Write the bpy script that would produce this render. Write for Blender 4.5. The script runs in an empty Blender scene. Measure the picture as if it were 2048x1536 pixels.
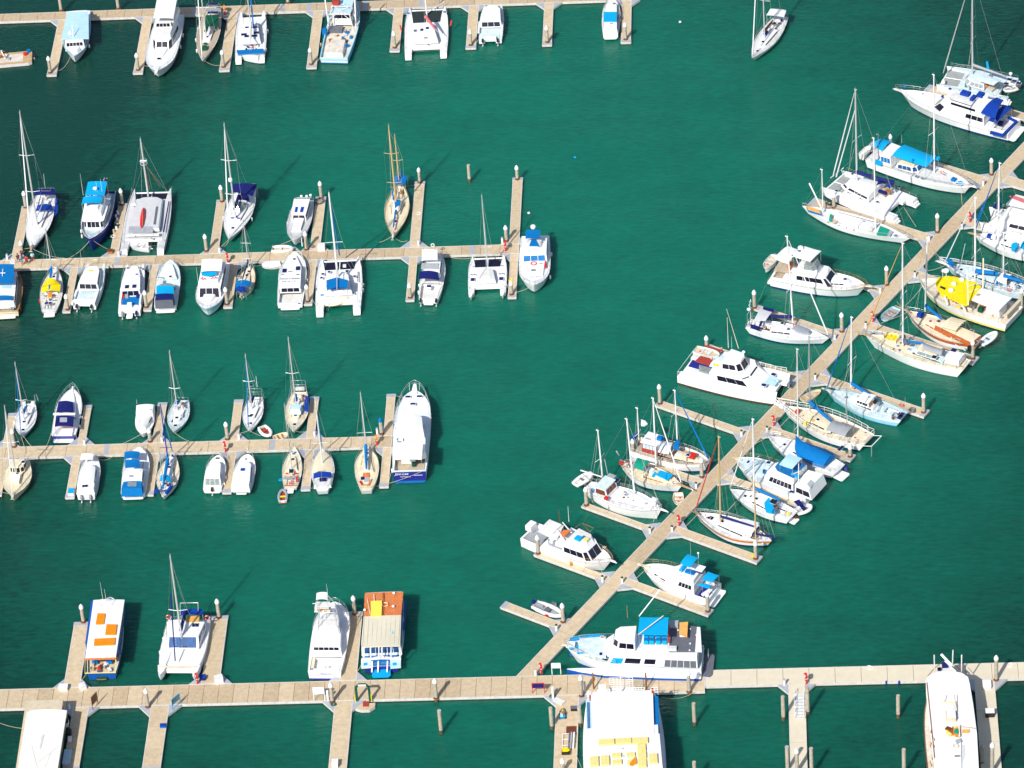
import bpy, math, random
from math import sin, cos, pi, radians as RAD, hypot, atan2, sqrt
from mathutils import Vector, Matrix
random.seed(7)
SC = bpy.context.scene
COL = SC.collection
# ------------------------------------------------------------------ camera (a long lens from a light aircraft)
HC = 400.0
CR = Vector((0.99754034, 0.03246817, -0.06212154)); CD = Vector((-0.02950413, -0.609426, -0.79229379)); CF = Vector((-0.06358282, 0.79217786, -0.60696908))
FPX = 8835.756840318865
cd = bpy.data.cameras.new('camera'); cam = bpy.data.objects.new('camera', cd); COL.objects.link(cam)
M = Matrix.Identity(4)
for i in range(3):
    M[i][0] = CR[i]; M[i][1] = -CD[i]; M[i][2] = -CF[i]
M[2][3] = HC
cam.matrix_world = M
cd.sensor_width = 36; cd.lens = 36*FPX/2048; cd.clip_start = 10; cd.clip_end = 20000
SC.camera = cam
# ------------------------------------------------------------------ light
SUN_EL, SUN_AZ = 42.0, 204.5       # the sun stands behind the camera, a little to its left
w = bpy.data.worlds.new('World'); SC.world = w; w.use_nodes = True
nt = w.node_tree; nt.nodes.clear()
sky = nt.nodes.new('ShaderNodeTexSky'); sky.sky_type = 'NISHITA'; sky.sun_disc = False
sky.sun_elevation = RAD(SUN_EL); sky.sun_rotation = RAD(SUN_AZ); sky.altitude = 100; sky.air_density = 1.0; sky.dust_density = 1.5
bg = nt.nodes.new('ShaderNodeBackground'); bg.inputs[1].default_value = 0.11
wo = nt.nodes.new('ShaderNodeOutputWorld'); nt.links.new(sky.outputs[0], bg.inputs[0]); nt.links.new(bg.outputs[0], wo.inputs[0])
sl = bpy.data.lights.new('sun', 'SUN'); sl.energy = 4.6; sl.angle = RAD(0.53); sl.color = (1, .955, .88)
so = bpy.data.objects.new('sun', sl); COL.objects.link(so)
a_ = RAD(SUN_AZ); e_ = RAD(SUN_EL)
so.rotation_euler = Vector((sin(a_)*cos(e_), cos(a_)*cos(e_), sin(e_))).to_track_quat('Z', 'Y').to_euler()
SC.view_settings.view_transform = 'Standard'; SC.view_settings.look = 'None'; SC.view_settings.exposure = 0.14; SC.view_settings.gamma = 1
# ------------------------------------------------------------------ survey: photo point -> place on the level z
WIN = dict(A=(0,0,4.2667),B=(460,0,3.7926),C=(920,0,2.8444),D=(0,210,4.655),E=(0,460,5.12),F=(380,230,5.119),G=(370,470,5.389),H=(720,230,3.7475),I=(0,680,4.5175),J=(380,670,4.39),K=(660,740,5.908),L=(90,1090,4.955),M=(590,1150,6.142),N=(980,1080,4.096),O=(1040,1340,5.12),P=(1520,1290,3.879),Q=(1740,0,4.656),R=(1580,170,4.655),S=(1480,450,5.6875),T=(1780,370,5.119),U=(1600,560,4.955),V=(1290,640,5.909),W=(1440,780,4.8),X=(1130,780,5.297),Y=(1020,960,6.827),Z=(1300,980,5.909),a=(0,1330,5.12),b=(400,1330,3.657),c=(1800,1290,6.242),d=(1160,1350,8.26),f=(1840,380,8.534),p=(0,0,1))
def FP(k, p):
    a, b, s = WIN[k]
    return a+p[0]/s, b+p[1]/s
def G(k, p, z=0.0):
    x, y = FP(k, p)
    d = CF+CR*((x-1024)/FPX)+CD*((y-768)/FPX)
    t = (HC-z)/(-d.z)
    return Vector((d.x*t, d.y*t, z))
def PJ(P):
    q = Vector(P)-Vector((0,0,HC)); f = q.dot(CF)
    return 1024+FPX*q.dot(CR)/f, 768+FPX*q.dot(CD)/f
# ------------------------------------------------------------------ materials
MT = {}
def mat(name, rgb, rough=.5, metal=0, amp=.1, sc=1.2, alpha=1, ior=None, bump=0, sc2=None, col2=None, seed=0):
    m = bpy.data.materials.new(name); m.use_nodes = True; n = m.node_tree.nodes; l = m.node_tree.links
    b = n['Principled BSDF']; b.inputs['Roughness'].default_value = rough; b.inputs['Metallic'].default_value = metal
    if rough >= .6: b.inputs['Specular IOR Level'].default_value = .15
    if ior: b.inputs['IOR'].default_value = ior
    if alpha < 1: b.inputs['Alpha'].default_value = alpha
    tc = n.new('ShaderNodeTexCoord'); oi = n.new('ShaderNodeObjectInfo')
    ad = n.new('ShaderNodeVectorMath'); ad.operation = 'ADD'
    l.new(tc.outputs['Object'], ad.inputs[0])
    ml = n.new('ShaderNodeMath'); ml.operation = 'MULTIPLY'; ml.inputs[1].default_value = 57
    l.new(oi.outputs['Random'], ml.inputs[0]); l.new(ml.outputs[0], ad.inputs[1])
    nz = n.new('ShaderNodeTexNoise'); nz.inputs['Scale'].default_value = sc; nz.inputs['Detail'].default_value = 6; nz.inputs['Roughness'].default_value = .65
    l.new(ad.outputs[0], nz.inputs['Vector'])
    cr = n.new('ShaderNodeValToRGB'); e = cr.color_ramp.elements
    e[0].position = .3; e[1].position = .68
    c2 = col2 or tuple(min(1, c*(1+amp*.5)) for c in rgb)
    e[0].color = tuple(c*(1-amp) for c in rgb)+(1,); e[1].color = tuple(c2)+(1,)
    l.new(nz.outputs['Fac'], cr.inputs[0]); l.new(cr.outputs[0], b.inputs['Base Color'])
    if bump:
        bp = n.new('ShaderNodeBump'); bp.inputs['Strength'].default_value = bump; bp.inputs['Distance'].default_value = .05
        l.new(nz.outputs['Fac'], bp.inputs['Height']); l.new(bp.outputs[0], b.inputs['Normal'])
    MT[name] = m
    return m
mat('white', (.84,.845,.85), .35, amp=.07, sc=.9)
mat('white2', (.72,.72,.70), .45, amp=.16, sc=1.6)
mat('ltwhite', (.70,.80,.84), .5, amp=.1, sc=1.0, col2=(.80,.83,.84))
mat('grime', (.76,.74,.69), .5, amp=.0, sc=1.1, col2=(.55,.45,.33))
mat('cream', (.80,.70,.50), .45, amp=.14)
mat('beige', (.62,.53,.39), .6, amp=.15, sc=1.5)
mat('teak', (.50,.42,.31), .7, amp=.25, sc=3)
mat('greydeck', (.60,.61,.63), .6, amp=.08)
mat('grey', (.33,.35,.38), .6, amp=.15)
mat('dgrey', (.13,.14,.17), .6, amp=.15)
mat('black', (.012,.012,.014), .4)
mat('brown', (.16,.045,.02), .4, amp=.3, sc=2)
mat('wood', (.36,.17,.06), .45, amp=.3, sc=2)
mat('varnish', (.62,.20,.03), .3, amp=.2, sc=2)
mat('spar', (.62,.42,.18), .4, amp=.12)
mat('alu', (.62,.63,.64), .35, .3, amp=.08)
mat('steel', (.55,.56,.57), .3, .5, amp=.1)
mat('wire', (.45,.44,.42), .5)
mat('palewood', (.52,.36,.2), .6, amp=.25, sc=2)
mat('glass', (.012,.012,.03), .08, amp=.3)
mat('blueglass', (.02,.09,.26), .08, amp=.3)
mat('tint', (.012,.16,.42), .12, amp=.2)
mat('clear', (.25,.3,.3), .08, amp=.4, sc=3)
mat('net', (.035,.05,.055), .8, amp=.2, alpha=.8)
mat('netw', (.42,.45,.44), .8, amp=.15, alpha=.75)
mat('solar', (.012,.018,.10), .12, amp=.5, sc=4)
mat('blue', (.002,.16,.46), .75, amp=.14, sc=2)
mat('bright', (.003,.36,.70), .7, amp=.06, sc=1.5)
mat('navy', (.012,.018,.14), .7, amp=.25, sc=2)
mat('navyhull', (.022,.026,.24), .2, amp=.15)
mat('royal', (.008,.05,.34), .7, amp=.2, sc=2)
mat('ltblue', (.47,.70,.84), .4, amp=.1)
mat('ltdeck', (.55,.74,.82), .6, amp=.2, sc=1.5, col2=(.70,.78,.80))
mat('skyhull', (.30,.66,.88), .3, amp=.08)
mat('hullblue', (.01,.09,.40), .3, amp=.2)
mat('boot', (.02,.03,.08), .5)
mat('bootred', (.16,.035,.02), .6, amp=.3)
mat('yellow', (.86,.66,.01), .6, amp=.1)
mat('paleyel', (.82,.66,.24), .7, amp=.12, sc=2)
mat('lemon', (.88,.74,.10), .6, amp=.1)
mat('orange', (.82,.25,.01), .6, amp=.12)
mat('orangedeck', (.66,.17,.045), .7, amp=.3, sc=3.5, col2=(.74,.26,.10))
mat('peach', (.80,.42,.12), .6, amp=.2)
mat('red', (.62,.02,.012), .5, amp=.15)
mat('mahogany', (.40,.085,.025), .35, amp=.25, sc=3, col2=(.50,.15,.04))
mat('redbrown', (.38,.055,.04), .6, amp=.2)
mat('pink', (.62,.16,.17), .7, amp=.2)
mat('green', (.01,.30,.20), .6, amp=.12)
mat('dgreen', (.006,.09,.05), .6, amp=.2)
mat('rubber', (.30,.33,.38), .6, amp=.12)
mat('rope', (.58,.48,.36), .8, amp=.2, sc=5)
mat('skin', (.42,.22,.14), .6)
mat('conc1', (.57,.455,.31), .85, amp=.17, sc=1.7, bump=.2)
mat('conc2', (.61,.49,.335), .85, amp=.18, sc=1.4, bump=.2)
mat('conc3', (.52,.405,.27), .85, amp=.2, sc=2.2, bump=.2)
mat('conc4', (.68,.61,.47), .85, amp=.07, sc=.7, bump=.2)
mat('plate', (.43,.45,.50), .5, .1, amp=.15, sc=2)
mat('whaler', (.62,.61,.58), .7, amp=.2, sc=2)
mat('growth', (.075,.045,.03), .9, amp=.5, sc=2)
mat('gap', (.10,.075,.05), .9)
mat('pile', (.46,.41,.33), .85, amp=.3, sc=2.5, bump=.3)
mat('pilewet', (.13,.095,.06), .8, amp=.4, sc=3)
mat('rust', (.34,.13,.035), .8, amp=.5, sc=3)
mat('roofbeige', (.66,.62,.49), .6, amp=.08, sc=.6)
mat('roofwhite', (.78,.76,.71), .6, amp=.05, sc=.4)
# ------------------------------------------------------------------ mesh helpers
class MB:
    def __init__(s): s.v = []; s.f = []; s.m = []; s.sm = []
    def face(s, pts, m, sm=False):
        i = len(s.v); s.v += [tuple(p) for p in pts]; s.f.append(tuple(range(i, i+len(pts)))); s.m.append(m); s.sm.append(sm)
    def grid(s, rows, m, sm=True, flip=False):
        """rows of points; m a name or list per column strip"""
        i0 = len(s.v); n = len(rows[0])
        for r in rows: s.v += [tuple(p) for p in r]
        for i in range(len(rows)-1):
            for j in range(n-1):
                a = i0+i*n+j; q = (a, a+1, a+n+1, a+n)
                s.f.append(q[::-1] if flip else q); s.m.append(m if isinstance(m, str) else m[j]); s.sm.append(sm)
    def prism(s, pts, z0, z1, m, side=None):
        """polygon (list of xy) from z0 to z1; z1 may be a list"""
        A = sum(pts[i][0]*pts[(i+1) % len(pts)][1]-pts[(i+1) % len(pts)][0]*pts[i][1] for i in range(len(pts)))
        if A < 0: pts = pts[::-1]
        n = len(pts)
        s.face([(x, y, z1) for x, y in pts], m)
        s.face([(x, y, z0) for x, y in pts[::-1]], side or m)
        for i in range(n):
            a, b = pts[i], pts[(i+1) % n]
            s.face([(a[0], a[1], z0), (b[0], b[1], z0), (b[0], b[1], z1), (a[0], a[1], z1)], side or m)
    def box(s, x0, x1, y0, y1, z0, z1, m, side=None):
        s.prism([(x0, y0), (x1, y0), (x1, y1), (x0, y1)], z0, z1, m, side)
    def tube(s, pts, r, m, n=6, caps=True, sm=True):
        P = [Vector(p) for p in pts]; R = r if isinstance(r, (list, tuple)) else [r]*len(P)
        rows = []
        for i, p in enumerate(P):
            d = (P[min(i+1, len(P)-1)]-P[max(i-1, 0)])
            d = d.normalized() if d.length > 1e-6 else Vector((0,0,1))
            u = d.cross(Vector((0,0,1)));
            if u.length < .05: u = d.cross(Vector((1,0,0)))
            u.normalize(); v = d.cross(u)
            rows.append([p+(u*cos(2*pi*k/n)+v*sin(2*pi*k/n))*R[i] for k in range(n+1)])
        s.grid(rows, m, sm)
        if caps:
            s.face(rows[0][:-1], m); s.face(rows[-1][:-1][::-1], m)
    def cyl(s, x, y, z0, z1, r0, r1, m, n=10, sm=True):
        s.tube([(x, y, z0), (x, y, z1)], [r0, r1], m, n, True, sm)
    def dome(s, x, y, z, r, h, m, n=10):
        rows = []
        for i in range(5):
            a = pi/2*i/4
            rows.append([(x+r*cos(a)*cos(2*pi*k/n), y+r*cos(a)*sin(2*pi*k/n), z+h*sin(a)) for k in range(n+1)])
        s.grid(rows, m, True)
    def torus(s, c, R, r, m, ax='z', n=14, q=6, m2=None):
        rows = []
        for i in range(n+1):
            a = 2*pi*i/n; row = []
            for j in range(q+1):
                b = 2*pi*j/q; x = (R+r*cos(b))*cos(a); y = (R+r*cos(b))*sin(a); z = r*sin(b)
                if ax == 'x': x, y, z = z, x, y
                if ax == 'y': x, y, z = x, z, y
                row.append((c[0]+x, c[1]+y, c[2]+z))
            rows.append(row)
        for i in range(n):
            s.grid(rows[i:i+2], (m2 if m2 and i % 4 == 0 else m), True)
    def build(s, name, parent=None):
        me = bpy.data.meshes.new(name); me.from_pydata(s.v, [], s.f)
        names = sorted(set(s.m)); ix = {n: i for i, n in enumerate(names)}
        for n in names: me.materials.append(MT[n])
        me.polygons.foreach_set('material_index', [ix[q] for q in s.m])
        me.polygons.foreach_set('use_smooth', s.sm)
        me.update(); o = bpy.data.objects.new(name, me); COL.objects.link(o)
        if parent: o.parent = parent
        return o
def tag(o, label=None, cat=None, group=None, kind=None):
    if label: o['label'] = label
    if cat: o['category'] = cat
    if group: o['group'] = group
    if kind: o['kind'] = kind
    return o
def empty(name, loc, rz=0, label=None, cat=None, group=None):
    o = bpy.data.objects.new(name, None); COL.objects.link(o); o.location = loc; o.rotation_euler = (0,0,rz); o.empty_display_size = .3
    return tag(o, label, cat, group)
# ------------------------------------------------------------------ boats
HT = dict(sail=dict(tr=.62, um=.45, p=2.0, q=1.0, rake=.10, f0=.10, f1=.45, so=.06),
          motor=dict(tr=.90, um=.47, p=2.8, q=.82, rake=.10, f0=.06, f1=.5, so=0),
          full=dict(tr=.88, um=.5, p=3.6, q=.72, rake=.08, f0=.05, f1=.36, so=0),
          egg=dict(tr=.42, um=.52, p=2.1, q=1.0, rake=.07, f0=.08, f1=.42, so=.05),
          fish=dict(tr=.86, um=.5, p=2.4, q=.8, rake=.07, f0=.04, f1=.4, so=.02),
          canoe=dict(tr=.04, um=.48, p=2.0, q=1.0, rake=.09, f0=.08, f1=.4, so=.07),
          cathull=dict(tr=.75, um=.45, p=2.2, q=.9, rake=.03, f0=.05, f1=.25, so=0),
          round=dict(tr=.80, um=.42, p=2.6, q=.62, rake=.08, f0=.06, f1=.4, so=0))
class Boat:
    def __init__(s, k, name, cat, label, bow, st, B, zb=1.4, zs=1.0, z=0, group='boats berthed at the marina', seed=0):
        s.k = k; P = G(k, bow, zb+z); Q = G(k, st, zs+z); s.z = z
        s.ang = atan2(P.y-Q.y, P.x-Q.x); s.L = hypot(P.x-Q.x, P.y-Q.y); s.B = B; s.zb = zb; s.zs = zs; s.o = Vector((Q.x, Q.y, z))
        s.root = empty(name, s.o, s.ang, label, cat, group); s.kind = 'sail'
        s.rnd = random.Random(hash((bow, st)) % 9999+seed)
    def loc(s, P):
        d = P-s.o; c, t = cos(s.ang), sin(s.ang)
        return Vector((d.x*c+d.y*t, -d.x*t+d.y*c, d.z))
    def px(s, p, z): return s.loc(G(s.k, p, z+s.z))
    def X(s, v, z):
        if isinstance(v, (tuple, list)): return s.px(v, z).x
        return v*s.L
    def sheer(s, u):
        u = max(0, min(1, u)); lo = min(s.zs, s.zb)
        return s.zs+(s.zb-s.zs)*u**1.8-.10*sin(pi*u)*(1 if s.kind in ('sail', 'canoe') else .4)
    def hwid(s, u, T=None):
        T = T or HT[s.kind]; u = max(0, min(1, u)); um = T['um']
        if u < um: return T['tr']+(1-T['tr'])*sin(pi/2*u/um)
        return max(0.0, 1-((u-um)/(1-um))**T['p'])**T['q']
    def hw(s, x): return s.hwid(x/s.L)*s.B/2
    def deckz(s, x): return s.sheer(x/s.L)-s.bul
    def hull(s, kind='sail', col='white', boot='boot', stripe=None, sf=(.78,.9), deck='white2', rail=None, bul=.08, cock=None, cfl='white2', cd=.45, y0=0, hb=None, x0=0, x1=None, tcol=None, nm='hull', draw_deck=True, bh=.22, railw=.07):
        s.kind = kind; T = HT[kind]; s.bul = bul; hb = hb or s.B/2; x1 = x1 or s.L; Ln = x1-x0
        us = [i/9*.75 for i in range(10)]+[.80,.85,.895,.93,.96,.985,1.0]
        if cock: us = sorted(set(us+[cock[0], cock[1]]))
        def P(u, z, sd):
            top = s.sheer(u); h = max(0, min(1, z/top)) if z < top else 1
            fl = T['f0']+(T['f1']-T['f0'])*u*u
            wd = max(.012, s.hwid(u, T)*hb*(1-fl*(1-h)))
            if z < 0: wd *= .72
            x = x0+u*Ln*(1-T['rake']*(1-h))+T['so']*(1-h)*(1-u)*Ln
            return Vector((x, y0+sd*wd, z))
        mb = MB(); sl = []
        fr = [0, 1] if not stripe else [0, sf[0], sf[1], 1]
        for sd in (1, -1):
            rows = []
            for u in us:
                top = s.sheer(u); zz = [-.6, 0, bh]+[bh+(top-bh)*q for q in fr[1:]]
                rows.append([P(u, z, sd) for z in zz])
            ms = [boot, boot]+([col] if not stripe else [col, stripe, col])
            mb.grid(rows, ms, True, flip=(sd < 0)); sl.append(rows)
        a, b = sl[0][0], sl[1][0]; tc = tcol or col
        for j in range(len(a)-1):
            mb.face([a[j], b[j], b[j+1], a[j+1]], boot if j < 2 else tc)
        # rail cap and inner side of the bulwark
        rl = rail or col
        for sd in (1, -1):
            r1 = []; 
            for u in us:
                t = s.sheer(u); p = P(u, t, sd); i = max(.006, abs(p.y-y0)-railw)
                q = Vector((p.x-(.05 if u > .97 else 0)+(.05 if u == 0 else 0), y0+sd*i, t)); r1.append([p, q, Vector((q.x, q.y, t-bul-(.0)))])
            mb.grid(r1, [rl, col], False, flip=(sd < 0))
        u0 = us[0]; t = s.sheer(0)
        w0 = s.hwid(0, T)*hb
        mb.face([(x0, y0+w0, t), (x0, y0-w0, t), (x0+.06, y0-w0+railw, t), (x0+.06, y0+w0-railw, t)][::-1], rl)
        mb.face([(x0+.06, y0+w0-railw, t), (x0+.06, y0-w0+railw, t), (x0+.06, y0-w0+railw, t-bul), (x0+.06, y0+w0-railw, t-bul)], col)
        mb.build(nm, s.root)
        if not draw_deck: return s
        db = MB(); rows = []
        cw = cock[2]/2 if cock else hb*.5
        for u in us:
            t = s.sheer(u)-bul+.002; i = max(.004, abs(P(u, s.sheer(u), 1).y-y0)-railw); c = min(cw, i*.92); x = x0+u*Ln-(.05 if u > .97 else 0)+(.06 if u == 0 else 0)
            cam_ = .06*i
            rows.append([(x, y0-i, t), (x, y0-c, t+cam_), (x, y0+c, t+cam_), (x, y0+i, t)])
        for n_, (ra, rb) in enumerate(zip(rows[:-1], rows[1:])):
            mid = (us[n_]+us[n_+1])/2
            for j in range(3):
                if cock and j == 1 and cock[0] < mid < cock[1]: continue
                db.face([ra[j], rb[j], rb[j+1], ra[j+1]], deck)
        db.build('deck', s.root)
        if cock:
            xa, xb = x0+cock[0]*Ln, x0+cock[1]*Ln; z = s.sheer((cock[0]+cock[1])/2)-bul; c = cw; ca = min(c, s.hwid(cock[0], T)*hb*.86); cb = min(c, s.hwid(cock[1], T)*hb*.86)
            k = MB(); zl = z-cd
            k.face([(xa, -ca+y0, zl), (xb, -cb+y0, zl), (xb, cb+y0, zl), (xa, ca+y0, zl)], cfl)
            k.face([(xa, -ca+y0, zl), (xa, ca+y0, zl), (xa, ca+y0, z+.03), (xa, -ca+y0, z+.03)], 'white')
            k.face([(xb, -cb+y0, zl), (xb, cb+y0, zl), (xb, cb+y0, z+.03), (xb, -cb+y0, z+.03)], 'white')
            k.face([(xa, -ca+y0, zl), (xb, -cb+y0, zl), (xb, -cb+y0, z+.03), (xa, -ca+y0, z+.03)], 'white')
            k.face([(xa, ca+y0, zl), (xb, cb+y0, zl), (xb, cb+y0, z+.03), (xa, ca+y0, z+.03)], 'white')
            k.build('cockpit', s.root)
            s.ck = (xa, xb, ca, zl, z)
        return s
    def benches(s, col='white', w=.4):
        xa, xb, c, zl, z = s.ck
        for sd in (1, -1):
            m = MB(); y = sd*(c-w/2); m.box(xa+.15, xb-.5, y-w/2+.02, y+w/2-.02, zl, zl+.32, col); m.build('bench', s.root)
    def block(s, name, a, f, z0, z1, wa, wf, sf=.5, sa=.05, ss=.12, nose=0, col='white', top=None, sw=None, fw=None, aw=None, y=0, over=0, roofcol=None, glass='glass', camb=.06, nt=.55):
        xa, xf = s.X(a, z1), s.X(f, z1)
        if xf < xa: xa, xf = xf, xa
        wa /= 2; wf /= 2
        base = [(xa-sa, wa), (xf-nose+sf, wf)]; tp = [(xa, wa-ss), (xf-nose, wf-ss)]
        if nose: base.append((xf+sf, wf*nt)); tp.append((xf, (wf-ss)*nt))
        if nose: base[1] = (xf-nose+sf*.6, wf)
        Bp = [Vector((x, y+v, z0)) for x, v in base]+[Vector((x, y-v, z0)) for x, v in base[::-1]]
        Tp = [Vector((x, y+v, z1)) for x, v in tp]+[Vector((x, y-v, z1)) for x, v in tp[::-1]]
        m = MB(); n = len(Bp)
        def bil(A, B_, C, D, u, v): return (A.lerp(B_, u)).lerp(D.lerp(C, u), v)
        for i in range(n):
            if nose and i in (1, n-3): m.grid([[bil(Bp[i], Bp[i+1], Tp[i+1], Tp[i], u/6, v/6) for u in range(7)] for v in range(7)], col, False, flip=True)
            else: m.face([Bp[i], Bp[(i+1) % n], Tp[(i+1) % n], Tp[i]][::-1], col)
        h = len(tp); rows = []
        for i in range(h):
            p, q = Tp[i], Tp[n-1-i]
            rows.append([p, p.lerp(q, .25)+Vector((0,0,camb*.75)), p.lerp(q, .5)+Vector((0,0,camb)), p.lerp(q, .75)+Vector((0,0,camb*.75)), q])
        m.grid(rows, top or col, True, flip=True)
        for r in (rows[0], rows[-1]): m.face(r, col)
        o = m.build(name, s.root)
        if over:
            rm = MB(); pts = [(x+(over if i else -over), v+over) for i, (x, v) in enumerate(tp)]
            pts = [(x, y+v) for x, v in pts]+[(x, y-v) for x, v in pts[::-1]]
            rm.prism(pts, z1+.005, z1+.09, roofcol or top or col); rm.build('roof', s.root)
        G_ = [glass]
        def pane(A, B_, C, D, s0, s1, t0, t1):
            """bottom A-B, top D-C"""
            def q(u, v): return (A.lerp(B_, u)).lerp(D.lerp(C, u), v)
            P = [q(s0, t0), q(s1, t0), q(s1, t1), q(s0, t1)]
            nn = (P[1]-P[0]).cross(P[3]-P[0]).normalized(); cen = (P[0]+P[2])/2
            if nn.dot(cen-Vector(((xa+xf)/2, y, (z0+z1)/2))) < 0: nn = -nn
            w_ = MB(); w_.grid([[q(s0+(s1-s0)*u/6, t0+(t1-t0)*v/3)+nn*.03 for u in range(7)] for v in range(4)], G_[0], False); O = [p+nn*.03 for p in P]
            for i in range(4): w_.face([P[i], P[(i+1) % 4], O[(i+1) % 4], O[i]], G_[0])
            w_.build('window', s.root)
        def band(i, t0, t1, k_, s0=.06, s1=.94):
            A, B_, C, D = Bp[i], Bp[(i+1) % n], Tp[(i+1) % n], Tp[i]; gp = .08/max(.3, (A-B_).length)
            st = (s1-s0)/k_
            for j in range(k_): pane(A, B_, C, D, s0+j*st+gp/2, s0+(j+1)*st-gp/2, t0, t1)
        for q_ in (sw if sw and isinstance(sw[0], tuple) else [sw] if sw else []):
            s0, s1 = (q_[3], q_[4]) if len(q_) > 3 else (.06, .94)
            G_[0] = q_[5] if len(q_) > 5 else glass
            band(0, q_[0], q_[1], q_[2], s0, s1); band(n-2, q_[0], q_[1], q_[2], 1-s1, 1-s0)
        G_[0] = glass
        if fw:
            if nose:
                band(1, fw[0], fw[1], 1); band(n-3, fw[0], fw[1], 1); band(2, fw[0], fw[1], max(1, fw[2]-2))
            else: band(1, fw[0], fw[1], fw[2])
        if aw: band(n-1, aw[0], aw[1], aw[2])
        return o
    def quad(s, pts, z):
        return [s.px(p, z_) for p, z_ in zip(pts, z if isinstance(z, (list, tuple)) else [z]*len(pts))]
    def canopy(s, pts, z, col='blue', arch=.18, th=.04, post=True, name='canopy', zd=None, n=4, posts=(0,1,2,3)):
        """pts: four pixels; p0-p1 is one end across the boat, p3-p2 the other"""
        Q = s.quad(pts, z); m = MB(); rows = []; lo = []
        for i in range(n+1):
            t = i/n; L_, R_ = Q[0].lerp(Q[3], t), Q[1].lerp(Q[2], t); r = []
            for j in range(7):
                u = j/6; r.append(L_.lerp(R_, u)+Vector((0, 0, arch*(1-(2*u-1)**2)-.05*sin(pi*t)*(1 if arch else 0))))
            rows.append(r); lo.append([p-Vector((0,0,th)) for p in r])
        m.grid(rows, col, True); m.grid(lo, col, True)
        ed = [rows[0], rows[-1], [r[0] for r in rows], [r[-1] for r in rows]]
        for e in ed:
            for p, q in zip(e[:-1], e[1:]): m.face([p, q, q-Vector((0,0,th)), p-Vector((0,0,th))], col)
        m.build(name, s.root)
        if post:
            f = MB()
            for i in posts:
                p = Q[i].lerp((Q[0]+Q[1]+Q[2]+Q[3])/4, .05); zz = zd if zd is not None else s.deckz(max(0, min(s.L, p.x)))
                f.tube([(p.x, p.y, zz), (p.x, p.y, p.z-.02)], .03, 'steel', 5)
            f.build('canopy_frame', s.root)
    def poly(s, name, pts, z, th, col, side=None):
        Q = s.quad(pts, z); m = MB(); m.prism([(p.x, p.y) for p in Q], z-th, z, col, side); return m.build(name, s.root)
    def slab(s, name, p, z, l, w_, h, col, side=None, rot=0):
        """axis-aligned box centred on pixel p (or (u, metres)) standing on z"""
        if isinstance(p, tuple) and p[0] <= 1.01 and abs(p[1]) < 6: c = Vector((p[0]*s.L, p[1], z or 0))
        else: c = s.px(p, s.sheer(.6) if z is None else z)
        if z is None: z = s.deckz(c.x)
        m = MB(); pts = [(-l/2, -w_/2), (l/2, -w_/2), (l/2, w_/2), (-l/2, w_/2)]
        m.prism([(c.x+a*cos(rot)-b*sin(rot), c.y+a*sin(rot)+b*cos(rot)) for a, b in pts], z, z+h, col, side); return m.build(name, s.root)
    def hatch(s, p, z, l=.5, w_=.5, col='glass'):
        if isinstance(p, tuple) and p[0] <= 1.01: c = Vector((p[0]*s.L, p[1], z or 0))
        else:
            c = s.px(p, z if z is not None else s.sheer(.6))
            if z is None: c = s.px(p, s.deckz(c.x))
        if z is None: z = s.deckz(c.x)+.03
        m = MB(); m.box(c.x-l/2-.05, c.x+l/2+.05, c.y-w_/2-.05, c.y+w_/2+.05, z-.02, z+.05, 'white'); m.box(c.x-l/2, c.x+l/2, c.y-w_/2, c.y+w_/2, z+.04, z+.065, col); m.build('deck_hatch', s.root)
    def mast(s, base, top, z0=None, col='alu', r=.10, spr=(.55,), sl_=1.1, stays=True, fore=None, aft=None, nm='mast', rake=False, jib=None, jr=.09, steps=False, h=None):
        """base/top pixels; the height is solved so that the top lands where the photo shows it"""
        if z0 is None:
            c = s.px(base, s.sheer(.6)+.3); z0 = s.deckz(c.x)+.25
        c = s.px(base, z0)
        if not rake: c.y *= .3
        best = None
        tx, ty = FP(s.k, top)
        dirw = Vector((cos(s.ang), sin(s.ang), 0)); lw = Vector((-sin(s.ang), cos(s.ang), 0))
        wb = s.o+dirw*c.x+lw*c.y
        for zi in range(20, 300):
            zz = zi*.1
            for rr in ([x*.1 for x in range(-14, 15)] if rake else [0]):
                q = PJ((wb.x+dirw.x*rr, wb.y+dirw.y*rr, zz)); e = (q[1]-ty)**2+((q[0]-tx)**2 if rake else 0)+4*rr*rr
                if best is None or e < best[0]: best = (e, zz, rr)
        H = h or best[1]-s.z; rk = best[2]
        b0 = Vector((c.x, c.y, z0)); t0 = Vector((c.x+rk, c.y, H))
        m = MB(); m.tube([b0, b0.lerp(t0, .5), t0], [r, r*.95, r*.7], col, 8)
        m.tube([t0, t0+Vector((0,0,.5))], .02, 'wire', 4); m.box(t0.x-.3, t0.x+.15, t0.y-.05, t0.y+.05, t0.z-.03, t0.z+.1, col)
        m.build(nm, s.root)
        s.mb, s.mt = b0, t0
        for q in spr:
            p = b0.lerp(t0, q); sm = MB(); sm.tube([p+Vector((-.15, -sl_, .08)), p, p+Vector((-.15, sl_, .08))], .045, col, 5); sm.build('spreader', s.root)
        if stays:
            g = MB(); ww = s.hw(b0.x)*.96; dz = s.sheer(b0.x/s.L)
            for sd in (1, -1):
                pts = [Vector((b0.x-.2, sd*ww, dz))]
                if spr:
                    for q in sorted(spr): pts.append(b0.lerp(t0, q)+Vector((-.15, sd*sl_, .08)))
                pts.append(b0.lerp(t0, .97)); g.tube(pts, .014, 'wire', 3, False)
                g.tube([Vector((b0.x+.5, sd*ww*.95, dz)), b0.lerp(t0, (min(spr) if spr else .6)-.02)], .014, 'wire', 3, False)
            if fore is not False:
                fx = fore if fore is not None else s.L-.1
                g.tube([(fx, 0, s.sheer(1)), t0], .016, 'wire', 3, False)
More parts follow.
